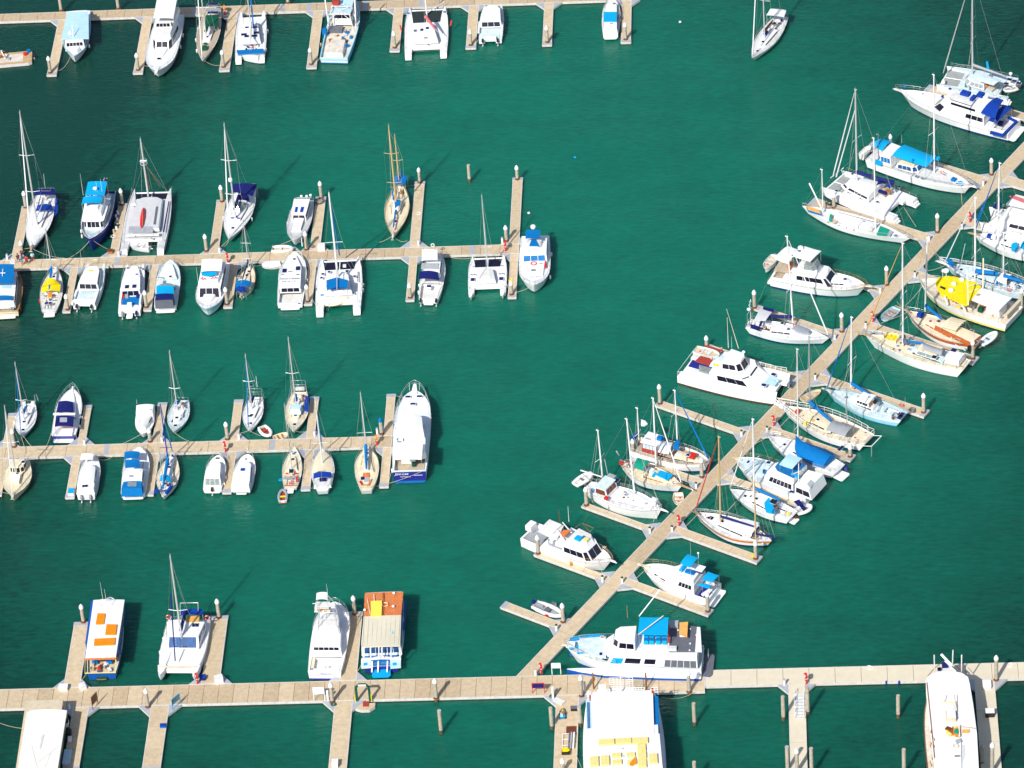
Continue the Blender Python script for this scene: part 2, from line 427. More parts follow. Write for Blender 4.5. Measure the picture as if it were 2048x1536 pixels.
            if aft is not False:
                ax_ = aft if aft is not None else .1
                g.tube([(ax_, 0, s.sheer(0)), t0], .014, 'wire', 3, False)
            g.build('rigging', s.root)
        if jib:
            fx = fore if fore is not None else s.L-.15; a_ = Vector((fx, 0, s.sheer(1)+.5)); j = MB(); e_ = a_.lerp(t0, .96)
            j.tube([a_, a_.lerp(e_, .12), a_.lerp(e_, .6), e_], [jr*.6, jr, jr*.8, jr*.35], jib, 6); j.build('furled_sail', s.root)
        return s
    def boom(s, end, col='blue', z=None, r0=.28, r1=.12, zi=1.0, start=None, crutch=False, nm='sail_cover', spar=True):
        z = z or s.mb.z+1.1; e = s.px(end, z)
        a = Vector((s.mb.x-.15, s.mb.y, z+.12)) if start is None else s.px(start, z)
        if start is None: e.y *= .7
        if spar:
            m = MB(); m.tube([a, e], .07, 'alu', 6); m.build('boom', s.root)
        if col:
            c = MB(); up = Vector((0,0,.1)); c.tube([a+Vector((.1,0,.55*(start is None))), a+up*1.5, a.lerp(e, .35)+up, a.lerp(e, .7)+up*.8, e+up*.3], [.1, r0, r0*.85, (r0+r1)/2, r1], col, 7); c.build(nm, s.root)
    def spar(s, nm, p, z0, q, z1, r=.05, col='alu', r1=None):
        m = MB(); m.tube([s.px(p, z0), s.px(q, z1)], [r, r1 or r], col, 5); return m.build(nm, s.root)
    def rails(s, u0=.1, u1=.85, h=.6, n=5, col='steel', pul=True, ext=.15, push=True, both=(1, -1), r=.02, gap=0):
        for sd in both:
            m = MB(); pts = []
            for i in range(9):
                u = u0+(u1-u0)*i/8; x = u*s.L; pts.append(Vector((x, sd*(s.hw(x)-.04), s.sheer(u)+h)))
            m.tube(pts, r, col, 4, False); m.tube([p-Vector((0,0,h*.48)) for p in pts], r*.6, col, 3, False)
            for i in range(n+1):
                u = u0+(u1-u0)*i/n; x = u*s.L; y = sd*(s.hw(x)-.04); z = s.sheer(u); m.tube([(x, y, z-.02), (x, y, z+h)], r, col, 4, False)
            m.build('guard_rail', s.root)
        if pul:
            m = MB(); pts = []
            for sd in (1, -1):
                q = []
                for u in (.86, .9, .94, .975): x = u*s.L; q.append(Vector((x+ext*(u-.86)/.12, sd*max(.12, s.hw(x)-.02), s.sheer(u)+h+.05)))
                pts += q if sd == 1 else [Vector((s.L+ext, 0, s.sheer(1)+h+.08))]+q[::-1]
            m.tube(pts, r*1.3, col, 5, False); m.tube([p-Vector((0,0,h*.5)) for p in pts], r, col, 4, False)
            for p in pts[1::2]: m.tube([p, Vector((min(p.x, s.L-.1), p.y, p.z-h-.05))], r, col, 4, False)
            m.build('pulpit_rail', s.root)
        if push:
            m = MB(); w_ = s.hw(.05)-.04; pts = [Vector((u0*s.L, w_, s.sheer(0)+h)), Vector((.05, w_, s.sheer(0)+h)), Vector((.05, -w_, s.sheer(0)+h)), Vector((u0*s.L, -w_, s.sheer(0)+h))]
            m.tube(pts, r*1.2, col, 4, False)
            for p in pts: m.tube([p, p-Vector((0,0,h))], r, col, 4, False)
            m.build('stern_rail', s.root)
    def sprit(s, ext=1.0, w_=.5, col='white', z=None, rail=True, r=None):
        z = z or s.sheer(1)+.02; m = MB(); m.prism([(s.L-1.0, w_*.8), (s.L+ext*.8, w_*.4), (s.L+ext, 0), (s.L+ext*.8, -w_*.4), (s.L-1.0, -w_*.8)], z-.1, z+.03, col); m.build('bow_platform', s.root)
        a = MB(); a.tube([(s.L+ext-.2, 0, z+.06), (s.L+ext+.12, 0, z-.12)], .05, 'steel', 5); a.tube([(s.L+ext+.02, -.22, z-.14), (s.L+ext+.02, .22, z-.14)], .04, 'steel', 5); a.build('anchor', s.root)
    def platform(s, l=.7, z=.35, w_=.85, col='white', teak=None):
        W_ = s.hw(0)*w_; m = MB(); m.prism([(.75, W_*.9), (-l*.8, W_), (-l, W_*.8), (-l, -W_*.8), (-l*.8, -W_), (.75, -W_*.9)], z-.12, z, teak or col, col); m.build('swim_platform', s.root)
    def outboard(s, y, x=-.25, z=.75, col='black', h=1.0):
        m = MB()
        for (a, b, w0, l0, w1, l1) in [(z, z+.25, .16, .22, .19, .30), (z+.25, z+.5, .19, .30, .13, .22)]:
            P0 = [(x+sx*l0, y+sy*w0, a) for sx, sy in ((-1,-1),(1,-1),(1,1),(-1,1))]; P1 = [(x+sx*l1, y+sy*w1, b) for sx, sy in ((-1,-1),(1,-1),(1,1),(-1,1))]
            for i in range(4): m.face([P0[i], P0[(i+1) % 4], P1[(i+1) % 4], P1[i]], col)
            if b > z+.3: m.face(P1, col)
        m.box(x-.1, x+.1, y-.07, y+.07, z-.7, z, 'grey' if col == 'black' else col); m.box(x, .05, y-.1, y+.1, z-.05, z+.1, 'dgrey')
        m.tube([(x-.35, y, z-.62), (x+.25, y, z-.62)], .09, 'white2', 6)
        m.build('outboard_motor', s.root)
    def ring(s, p, z, col='red', ax='z', R=.3, m2='white'):
        c = s.px(p, z) if p[0] > 1.01 or abs(p[1]) > 6 else Vector((p[0]*s.L, p[1], z)); m = MB(); m.torus(c, R, .08, col, ax, m2=m2); m.build('life_ring', s.root)
    def dome(s, p, z, r=.35, h=.3, col='white', nm='radar_dome', post=0):
        c = s.px(p, z); m = MB()
        if post: m.cyl(c.x, c.y, z-post, z, .05, .05, 'white', 6)
        m.cyl(c.x, c.y, z, z+h*.5, r*.92, r, col); m.dome(c.x, c.y, z+h*.5, r, h*.6, col); m.build(nm, s.root)
    def ant(s, p, z, h=2.5, r=.025, lean=0, col='white'):
        c = s.px(p, z); m = MB(); m.tube([c, c+Vector((lean*h, 0, h))], [r, r*.5], col, 4); m.build('antenna', s.root)
    def fender(s, u, sd, col='white', z=None):
        x = u*s.L; y = sd*(s.hw(x)+.10); z = s.sheer(u)*.55; m = MB(); m.tube([(x, y, z-.38), (x, y, z-.28), (x, y, z+.28), (x, y, z+.38)], [.05, .14, .14, .05], col, 7); m.tube([(x, y, z+.36), (x, y-sd*.08, s.sheer(u))], .015, 'rope', 3); m.build('fender', s.root)
    def rope(s, a, q, z1=.5, sag=.35, r=.032, kq=None):
        """a = (u, y) on the boat; q = pixel on the dock"""
        A = Vector((a[0]*s.L, a[1], s.sheer(a[0])+.05)); B_ = s.loc(G(kq or s.k, q, z1)); m = MB(); pts = []
        for i in range(9):
            t = i/8; p = A.lerp(B_, t); p.z = max(p.z-sag*4*t*(1-t), .04); pts.append(p)
        m.tube(pts, r, 'rope', 4, False); m.build('mooring_line', s.root)
    def solar(s, p, z, l=.7, w_=1.0, n=1):
        c = s.px(p, z) if p[0] > 1.01 or abs(p[1]) > 6 else Vector((p[0]*s.L, p[1], z))
        m = MB(); m.box(c.x-l/2-.03, c.x+l/2+.03, c.y-w_/2-.03, c.y+w_/2+.03, z, z+.03, 'alu'); m.box(c.x-l/2, c.x+l/2, c.y-w_/2, c.y+w_/2, z+.025, z+.045, 'solar'); m.build('solar_panel', s.root)
    def wheel(s, u, z, y=0, R=.38):
        m = MB(); x = u*s.L; m.torus((x, y, z+.7), R, .025, 'steel', 'x', 12, 4); m.cyl(x+.12, y, z, z+.8, .09, .07, 'white', 6); m.build('steering_wheel', s.root)
    def clutter(s, u0, u1, n, w_=.8, z=None, cols=('white2','grey','red','teak','navy','dgrey','steel'), sz=(.15,.4), nm='deck_gear'):
        for i in range(n):
            u = s.rnd.uniform(u0, u1); x = u*s.L; y = s.rnd.uniform(-w_, w_)*s.hw(x)*.8; zz = z if z is not None else s.deckz(x); a, b, h = (s.rnd.uniform(*sz) for _ in range(3)); rt = s.rnd.uniform(0, 3)
            c = s.rnd.choice(cols); m = MB()
            if s.rnd.random() < .4: m.cyl(x, y, zz, zz+h*.6, a*.5, a*.4, c, 7)
            else: m.prism([(x+p*cos(rt)-q*sin(rt), y+p*sin(rt)+q*cos(rt)) for p, q in ((-a/2,-b/2),(a/2,-b/2),(a/2,b/2),(-a/2,b/2))], zz, zz+h*.6, c)
            m.build(nm, s.root)
    def winches(s, u, w_=.6, z=None):
        for sd in (1, -1):
            x = u*s.L; m = MB(); zz = z or s.deckz(x); m.cyl(x, sd*s.hw(x)*w_, zz, zz+.2, .11, .08, 'steel', 8); m.build('winch', s.root)
    def text(s, body, c, size, R, col='dgrey', nm='lettering', shear=0, sx=1):
        """R: 3x3 rows right, up, out in local axes"""
        cu = bpy.data.curves.new(nm, 'FONT'); cu.body = body; cu.size = size; cu.align_x = 'CENTER'; cu.align_y = 'CENTER'; cu.extrude = .008; cu.shear = shear; cu.space_character = sx
        t = bpy.data.objects.new(nm, cu); COL.objects.link(t); dg = bpy.context.evaluated_depsgraph_get(); dg.update()
        me = bpy.data.meshes.new_from_object(t.evaluated_get(dg)); bpy.data.objects.remove(t); me.materials.clear(); me.materials.append(MT[col])
        o = bpy.data.objects.new(nm, me); COL.objects.link(o); o.parent = s.root
        mm = Matrix.Identity(4)
        for i in range(3):
            for j in range(3): mm[j][i] = R[i][j]
            mm[i][3] = c[i]
        o.matrix_local = mm; return o
AFT = ((0,-1,0),(0,0,1),(-1,0,0))
def sail(k, label, bow, st, B, mast=None, spr=(.55,), zb=1.35, zs=1.0, hull='sail', col='white', boot='boot', stripe=None, sf=(.78,.9), deck='white2', cab='white', cu=(.34,.72), cw=.6, jib=None, boom=None, cock=(.07,.30), cfl='white2', mcol='alu', rail=True, ch=.42, sh=True, nm='sailing_boat', cat='sailing boat', mr=.10, tcol=None, fore=None, aft=None, rake=False, railc=None, bul=.08, n_w=3, jr=.09, glass='glass', hatches=True, mz0=None, zoff=0, mh=None, sl_=1.1, benches=True):
    b = Boat(k, nm, cat, label, bow, st, B, zb, zs, zoff)
    ck = (cock[0], cock[1], B*.42) if cock else None
    b.hull(hull, col, boot, stripe, sf, deck, rail=railc, cock=ck, cfl=cfl, tcol=tcol, bul=bul)
    if cock and benches: b.benches(cab)
    if cab:
        z0 = b.sheer(.5)-bul; z1 = z0+ch+.05
        b.block('coach_roof', cu[0], cu[1], z0-.05, z1, B*cw, B*cw*.62, sf=.5, sa=.02, ss=.10, nose=.5, col=cab, sw=(.35, .78, n_w), glass=glass, camb=.08)
        b.ctop = z1
        if hatches:
            b.hatch((cu[0]+.03, 0), z1+.03, .7, .6, 'white2'); b.hatch((cu[1]-.08, 0), z1+.03, .45, .45, glass); b.hatch((min(.86, cu[1]+.10), 0), None, .45, .45, glass)
    else: b.ctop = b.sheer(.5)
    if mast: b.mast(mast[0], mast[1], z0=mz0 or b.ctop, col=mcol, spr=spr, jib=jib, r=mr, fore=fore, aft=aft, rake=rake, jr=jr, h=mh, sl_=sl_)
    if boom: b.boom(boom[0], boom[1], b.ctop+boom[2] if len(boom) > 2 else None)
    if rail: b.rails(.06, .85, .6, 5)
    if cock:
        b.winches(cock[1], .62); b.wheel(cock[0]+.05, b.ck[3])
    return b
def motor(k, label, bow, st, B, zb=1.8, zs=1.1, hull='motor', nm='motor_cruiser', cat='motor boat', **kw):
    b = Boat(k, nm, cat, label, bow, st, B, zb, zs); b.hull(hull, **kw); return b
def catam(k, label, bow, st, B, zb=1.4, zs=1.1, hwf=.24, u=(.16,.74), col='white', deck='white', boot='boot', nm='sailing_catamaran', cat='catamaran', net='net', brz=None, cockp=True, steps=True, cfl='white2', zd=None, xbeam=True):
    """two slim hulls joined by a bridge deck; nets forward"""
    b = Boat(k, nm, cat, label, bow, st, B, zb, zs); hb = B*hwf/2; yo = B/2-hb; b.hwc = hb; b.yo = yo
    b.kind = 'cathull'
    for sd in (1, -1): b.hull('cathull', col, boot, None, deck=deck, y0=sd*yo, hb=hb, nm='hull', bul=.03)
    b.kind = 'cathull'; b.hw = lambda x: B/2*(.9+.1*sin(pi*x/b.L)) if x < b.L*.8 else B/2*.9
    z = (b.sheer(.5) if zd is None else zd); m = MB(); W_ = B/2-hb*.9; xa, xb = u[0]*b.L, u[1]*b.L
    m.prism([(xa, W_), (xb, W_), (xb, -W_), (xa, -W_)], z-.5, z+.015, deck, col); m.build('bridge_deck', b.root); b.bz = z+.015
    if net:
        xf = b.L*.97
        inn = yo-hb*.7
        for sd in (1, -1):
            n_ = MB(); n_.box(xb+.02, xf-.25, min(sd*.12, sd*inn), max(sd*.12, sd*inn), z-.08, z-.06, net); n_.build('trampoline_net', b.root)
        if xbeam:
            c = MB(); c.tube([(xf-.2, -yo, z-.02), (xf-.2, yo, z-.02)], .13, 'white', 8); c.tube([(xf-.2, 0, z), (xb, 0, z)], .09, 'white', 6); c.build('cross_beam', b.root)
    if steps:
        for sd in (1, -1):
            s_ = MB(); s_.box(-.55, .02, sd*yo-hb*.7, sd*yo+hb*.7, .15, .40, col); s_.box(-.28, .03, sd*yo-hb*.74, sd*yo+hb*.74, .38, .72, col); s_.build('stern_step', b.root)
    return b
def rib(k, label, bow, st, B=1.6, z=0, tube='white', floor='grey', seat='dgrey', eng='black', group='small dinghies and tenders', nm='inflatable_dinghy'):
    b = Boat(k, nm, 'dinghy', label, bow, st, B, .35, .35, z, group); b.kind = 'round'; b.bul = 0
    r = B*.135; m = MB(); pts = []
    for sd in (1, -1):
        q = [Vector((u*b.L, sd*(b.hwid(u, HT['round'])*B/2-r), .32+.12*u*u)) for u in (0, .2, .45, .65, .8, .9, .96)]
        pts += q if sd == 1 else [Vector((b.L-r, 0, .46))]+q[::-1]
    m.tube(pts, [r*.7]+[r]*(len(pts)-2)+[r*.7], tube, 8); m.build('tube', b.root)
    f = MB(); f.prism([(p.x, p.y) for p in pts], .05, .14, floor); f.build('floor', b.root)
    f = MB(); f.box(.05, .12, -B/2+r, B/2-r, .1, .55, 'white2'); f.build('transom', b.root)
    f = MB(); f.box(b.L*.38, b.L*.38+.3, -B/2+r, B/2-r, .34, .42, seat); f.build('seat', b.root)
    if eng: b.outboard(0, -.1, .5, eng)
    return b
def skiff(k, label, bow, st, B=1.5, z=0, col='white', inner='cream', zb=.6, zs=.45, group='small dinghies and tenders', eng=None, thw='white2', nm='dinghy', hull='round', cover=None):
    b = Boat(k, nm, 'dinghy', label, bow, st, B, zb, zs, z, group); b.hull(hull, col, col, None, deck=inner, rail=col, bul=.32, railw=.09)
    if cover:
        m = MB(); rows = []
        for u in (.02, .2, .4, .6, .8, .95): w_ = b.hwid(u)*B/2*.98; zz = b.sheer(u); rows.append([(u*b.L, -w_, zz+.01), (u*b.L, 0, zz+.18), (u*b.L, w_, zz+.01)])
        m.grid(rows, cover, True); m.build('cover', b.root)
    else:
        for u in (.3, .6):
            w_ = b.hwid(u)*B/2-.08; m = MB(); m.box(u*b.L-.12, u*b.L+.12, -w_, w_, b.sheer(u)-.16, b.sheer(u)-.12, thw); m.build('seat', b.root)
        b.clutter(.2, .7, 3, .5, b.sheer(.4)-.3, ('palewood','grey','red','white2'))
    if eng: b.outboard(0, -.1, .55, eng)
    return b
# ------------------------------------------------------------------ water
def water():
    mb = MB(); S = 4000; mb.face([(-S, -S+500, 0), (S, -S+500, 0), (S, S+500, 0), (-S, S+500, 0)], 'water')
    m = bpy.data.materials.new('water'); MT['water'] = m; m.use_nodes = True; n = m.node_tree.nodes; l = m.node_tree.links; b = n['Principled BSDF']
    b.inputs['Roughness'].default_value = .10; b.inputs['IOR'].default_value = 1.33
    b.subsurface_method = 'RANDOM_WALK'; b.inputs['Subsurface Weight'].default_value = 1.0; b.inputs['Subsurface Radius'].default_value = (.6, 1.0, .9); b.inputs['Subsurface Scale'].default_value = 5.5
    tc = n.new('ShaderNodeTexCoord')
    def noise(sc, det, rot=0, st=(1,1,1), ro=.6):
        mp = n.new('ShaderNodeMapping'); mp.inputs['Rotation'].default_value = (0,0,RAD(rot)); mp.inputs['Scale'].default_value = st; l.new(tc.outputs['Object'], mp.inputs[0])
        z = n.new('ShaderNodeTexNoise'); z.inputs['Scale'].default_value = sc; z.inputs['Detail'].default_value = det; z.inputs['Roughness'].default_value = ro; l.new(mp.outputs[0], z.inputs['Vector']); return z
    A = noise(.012, 3); B_ = noise(.10, 4, 20, (1,2,1)); Cn = noise(1.1, 4, 24, (.5,1.5,1), .55); D = noise(2.6, 3, -28, (.6,1.5,1), .5); W = noise(.05, 2, 10)
    def math_(op, x, y):
        q = n.new('ShaderNodeMath'); q.operation = op
        for i, v in enumerate((x, y)):
            if isinstance(v, (int, float)): q.inputs[i].default_value = v
            else: l.new(v, q.inputs[i])
        return q.outputs[0]
    mix = math_('ADD', math_('MULTIPLY', A.outputs[0], .28), math_('MULTIPLY', B_.outputs[0], .22))
    mix = math_('ADD', mix, .25)
    mix = math_('ADD', mix, math_('MULTIPLY', math_('SUBTRACT', Cn.outputs[0], .5), .36))
    # lens vignette painted into the water colour: darker away from the view centre
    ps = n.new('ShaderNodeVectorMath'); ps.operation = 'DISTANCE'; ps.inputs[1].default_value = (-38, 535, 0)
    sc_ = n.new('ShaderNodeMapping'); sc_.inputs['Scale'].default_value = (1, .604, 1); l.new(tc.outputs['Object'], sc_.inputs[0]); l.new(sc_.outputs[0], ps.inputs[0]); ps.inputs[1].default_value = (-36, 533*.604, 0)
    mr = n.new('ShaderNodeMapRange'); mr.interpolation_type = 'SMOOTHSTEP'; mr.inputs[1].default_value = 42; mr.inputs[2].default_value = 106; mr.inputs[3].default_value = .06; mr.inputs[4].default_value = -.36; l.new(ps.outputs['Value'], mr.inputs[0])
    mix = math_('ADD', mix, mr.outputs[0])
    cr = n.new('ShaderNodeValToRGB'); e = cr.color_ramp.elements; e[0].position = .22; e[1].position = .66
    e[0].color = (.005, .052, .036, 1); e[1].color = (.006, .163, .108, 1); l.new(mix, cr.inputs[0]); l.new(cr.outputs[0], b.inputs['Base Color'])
    h = math_('ADD', math_('MULTIPLY', Cn.outputs[0], 1.0), math_('MULTIPLY', D.outputs[0], .45))
    amp = math_('ADD', math_('MULTIPLY', W.outputs[0], 1.2), .1)
    h = math_('MULTIPLY', h, amp)
    bp = n.new('ShaderNodeBump'); bp.inputs['Strength'].default_value = .8; bp.inputs['Distance'].default_value = .17; l.new(h, bp.inputs['Height']); l.new(bp.outputs[0], b.inputs['Normal'])
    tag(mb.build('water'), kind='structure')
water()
# ------------------------------------------------------------------ floating docks
DZ = .5
TH = RAD(31.50767725)
class Fr:
    """dock frame: t runs along the dock, r across it (to the right of t)"""
    def __init__(s, o, t): s.o = Vector(o); s.t = Vector((t[0], t[1])); s.r = Vector((t[1], -t[0])); s.ang = atan2(t[1], t[0])
    def tr(s, P): d = Vector((P.x-s.o.x, P.y-s.o.y)); return d.dot(s.t), d.dot(s.r)
ROW = Fr((0, 0), (1, 0)); DIA = Fr(G('p', (1030, 1352), DZ).xy, (sin(TH), cos(TH)))
rnd = random.Random(3)
def slabdeck(name, fr, t0, t1, r0, r1, label, cat, cols=('conc1','conc2','conc3'), seam=3.0, z=DZ, group=None, axis='t', plates=(), endcap=0, gus=(), cap_at=1):
    """local x along t, local y = -r"""
    root = empty(name, (*(fr.o+fr.t*t0+fr.r*((r0+r1)/2)), 0), fr.ang, label, cat, group)
    L_, W_ = t1-t0, abs(r1-r0); hw = W_/2
    d = MB(); n = max(1, round((L_ if axis == 't' else W_)/seam)); g = .05
    dim = L_ if axis == 't' else W_
    c = rnd.choice(cols)
    for i in range(n):
        a, b = i*dim/n+g/2, (i+1)*dim/n-g/2
        if rnd.random() < .35: c = rnd.choice(cols)
        if axis == 't': d.box(a, b, -hw+.10, hw-.10, z-.15, z, c)
        else: d.box(.10, L_-.10, -hw+a, -hw+b, z-.15, z, c)
    d.build('deck', root)
    s = MB(); s.box(.04, L_-.04, -hw+.06, hw-.06, z-.75, z-.03, 'gap'); s.box(.02, L_-.02, -hw+.02, hw-.02, -.4, .12, 'growth'); s.build('float', root)
    for sd in (1, -1):
        w_ = MB(); w_.box(0, L_, min(sd*hw, sd*(hw-.10)), max(sd*hw, sd*(hw-.10)), .12, z+.012, 'whaler'); w_.build('edge_beam', root)
    for x0 in (0, L_-.1):
        w_ = MB(); w_.box(x0, x0+.1, -hw+.1, hw-.1, .12, z+.01, 'whaler'); w_.build('edge_beam', root)
    for p in plates:
        q = MB(); q.box(p-.35, p+.35, -hw+.1, hw-.1, z, z+.02, 'plate'); q.build('hinge_plate', root)
    return root, L_, hw
def rmean(fr, pts): return sum(fr.tr(G(k, p, DZ))[1] for k, p in pts)/len(pts)
def tval(fr, k, p): return fr.tr(G(k, p, DZ))[0]
# (main walkways)
rA = (rmean(ROW, [('A',(0,115)),('A',(720,92)),('B',(360,38))]), rmean(ROW, [('A',(0,185)),('A',(1200,140)),('B',(280,100)),('B',(970,70)),('C',(480,18))]))
rB = (rmean(ROW, [('D',(340,1435)),('H',(1060,970)),('D',(1860,1390)),('G',(470,195))]), rmean(ROW, [('E',(240,398)),('G',(0,312)),('H',(1040,1045)),('H',(640,1050))]))
rC = (rmean(ROW, [('I',(310,970)),('K',(520,768)),('J',(0,937))]), rmean(ROW, [('I',(280,1070)),('K',(490,905)),('J',(0,1033))]))
rD = (rmean(ROW, [('a',(0,280)),('b',(2048,85)),('N',(0,1115)),('P',(0,180))]), rmean(ROW, [('a',(0,478)),('b',(0,288)),('b',(1650,238)),('O',(0,248))]))
rE = (rmean(ROW, [('P',(0,180)),('P',(2048,137))]), rmean(ROW, [('P',(0,310)),('P',(1200,280)),('P',(2048,262))]))
XL, XR = tval(ROW, 'p', (-260, 700)), tval(ROW, 'p', (2300, 1345))
slabdeck('dock_walkway', ROW, XL, tval(ROW,'C',(985,8)), rA[0], rA[1], 'long concrete walkway along the top edge behind the furthest row of boats', 'dock', plates=[tval(ROW,'A',(1670,90))-XL, tval(ROW,'B',(400,50))-XL, tval(ROW,'B',(600,45))-XL, tval(ROW,'B',(1030,30))-XL, tval(ROW,'B',(1450,15))-XL])
slabdeck('dock_walkway', ROW, XL, tval(ROW,'H',(1193,1000)), rB[0], rB[1], 'straight concrete dock walkway with the five people standing on its left part', 'dock', plates=[tval(ROW,'E',(1200,310))-XL, tval(ROW,'H',(843,1005))-XL])
slabdeck('dock_walkway', ROW, XL, tval(ROW,'K',(732,850)), rC[0], rC[1], 'concrete walkway ending on the right beside the big cruiser with a navy stern', 'dock', plates=[tval(ROW,'I',(965,990))-XL, tval(ROW,'J',(725,960))-XL])
xs = tval(ROW, 'N', (1760, 1130))
slabdeck('dock_walkway', ROW, XL, xs, rD[0], rD[1], 'wide tan walkway crossing the bottom with the green gate arch on it', 'dock', seam=2.1)
slabdeck('dock_walkway', ROW, xs+.02, XR, rE[0], rE[1], 'paler newer concrete walkway at the bottom right, passing the white rusty ship', 'dock', cols=('conc4',), seam=3.6)
rl = rmean(DIA, [('p',(1030,1352)),('X',(920,1500)),('X',(1748,650)),('T',(0,985)),('T',(540,460))]); rr = rmean(DIA, [('N',(505,965)),('N',(1035,395)),('Z',(0,760)),('T',(0,1180)),('T',(690,480))])
TEND = DIA.tr(G('p', (2250, 60), DZ))[0]
slabdeck('dock_walkway', DIA, -.9, TEND, rl, rr, 'long diagonal concrete walkway running up to the right between two lines of boats', 'dock', seam=6, z=DZ-.03)
def fingers(fr, side, root, items, seam=4.5):
    """items: (window, corner, corner, phrase[, has gussets])"""
    for it in items:
        k, a, b, ph = it[:4]; A = fr.tr(G(k, a, DZ)); B_ = fr.tr(G(k, b, DZ))
        if fr is ROW: w0, w1 = sorted((A[0], B_[0])); tip = (A[1]+B_[1])/2
        else: w0, w1 = sorted((A[0], B_[0])); tip = (A[1]+B_[1])/2
        wd = w1-w0
        rt = root+(.02 if tip > root else -.02)
        lo, hi = min(rt, tip), max(rt, tip); L_ = hi-lo
        # the finger's own frame runs from the walkway to its tip
        dirr = fr.r if tip > root else -fr.r
        f2 = Fr((fr.o+fr.t*((w0+w1)/2)+fr.r*rt), (dirr.x, dirr.y))
        rtobj, L2, hw = slabdeck('dock_finger', f2, 0, L_, -wd/2, wd/2, 'dock finger '+ph, 'dock finger', group='dock fingers', seam=it[6] if len(it) > 6 else seam, cols=it[5] if len(it) > 5 else ('conc1','conc2','conc2'))
        e = MB(); e.box(L2-.75, L2+.06, -hw-.05, hw+.05, DZ-.2, DZ+.03, 'plate', 'whaler'); e.build('end_plate', rtobj)
        if len(it) < 5 or it[4]:
            gs = 1.9 if wd < 2.4 else 2.3
            for sd in (1, -1):
                g = MB(); g.prism([(.03, sd*hw), (gs*.95, sd*hw), (.03, sd*(hw+gs*.75))], DZ-.35, DZ+.02, 'plate', 'whaler'); g.build('gusset', rtobj)
fingers(ROW, 1, rA[1], [('A',(400,640),(480,640),'left of the blue-roofed trawler'),('A',(1135,625),(1217,620),'left of the big white motor yacht in the top row'),('A',(1870,600),(1957,600),'between the green-canvas sailboat and the catamaran with a blue mast cover'),
 ('B',(580,512),(655,512),'left of the rusty prawn trawler'),('B',(1212,385),(1285,385),'left of the catamaran with the red sail cover'),('B',(1788,365),(1865,362),'left of the white power catamaran in the top row'),
 ('C',(468,255),(522,255),'with empty berths on both sides near the top edge'),('C',(915,240),(972,240),'right of the little cruiser with a blue roof square')])
fingers(ROW, -1, rB[0], [('D',(205,940),(285,945),'left of the sloop with blue cockpit canvas'),('D',(1105,920),(1185,915),'cluttered with jars and boxes, between the navy trawler and the grey-decked catamaran'),('F',(275,870),(368,870),'left of the sloop with navy canvas'),
 ('F',(1290,838),(1392,838),'with a coil of hose at its tip, right of the small pilothouse boat'),('H',(413,500),(486,498),'right of the wooden-masted ketch'),('H',(1145,473),(1220,467),'with empty water on both sides, highest of the second row')])
fingers(ROW, 1, rB[1], [('E',(640,840),(718,830),'between the yellow-awning sailboat and a white power catamaran'),('E',(1470,820),(1548,818),'between the blue-floored boat and the cruiser with a bright blue canopy'),('G',(415,778),(508,775),'between the flybridge cruiser with a blue roof panel and the little cream sailboat'),
 ('G',(1280,745),(1368,745),'between the sport fisher with roof lettering and the blue-bimini catamaran'),('H',(343,1388),(405,1388),'left of the twin-outboard boat with a navy canopy'),('H',(1108,1365),(1170,1368),'between the grey-masted catamaran and the cruiser with a life ring on deck')])
fingers(ROW, -1, rC[0], [('I',(80,662),(152,662),'left of the small sloop with a blue furled headsail, third row'),('I',(762,590),(830,590),'right of the white cruiser with navy covers'),('I',(1430,568),(1510,565),'between the white covered launch and a pale blue sloop'),
 ('J',(390,570),(468,568),'left of the sloop with a steel stern arch'),('J',(1058,545),(1133,543),'right of the sloop with a cream foredeck'),('K',(673,288),(776,283),'left of the big cruiser with a navy transom, upper part')])
fingers(ROW, 1, rC[1], [('I',(-75,1400),(12,1400),'at the left edge beside the cream sailboat'),('I',(590,1425),(670,1420),'with a blue and white box on its tip'),('I',(1303,1400),(1385,1395),'between the white cruiser with blue covers and a double-ended sailboat'),
 ('J',(285,1382),(360,1384),'between two small white cabin boats'),('J',(975,1357),(1053,1355),'between the red-striped sailboat and the one with a cream cover'),('K',(585,1375),(690,1378),'left of the big cruiser with a navy transom, lower part')])
fingers(ROW, -1, rD[0], [('L',(290,770),(452,760),'left of the white ferry with orange roof panels'),('L',(1638,705),(1815,700),'right of the white catamaran with blue windows'),('M',(625,460),(832,445),'between the game fishing boat and the ferry with an orange roof')])
fingers(ROW, 1, rD[1], [('a',(640,1080),(805,1080),'shaded by the flat-roofed houseboat at the bottom left'),('a',(1450,1080),(1640,1080),'with a small blue crate on it at the bottom left'),('b',(935,790),(1070,790),'leading down from the green gate arch'),('O',(340,1060),(580,1060),'cluttered with a trolley and pipes, left of the big passenger catamaran',True,('conc2',),3)])
fingers(ROW, 1, rE[1], [('P',(235,985),(370,985),'with a white gangway lying on it at the bottom right',True,('conc4',),6),('c',(1015,1600),(1275,1600),'right of the white rusty ship',True,('conc4',),6)])
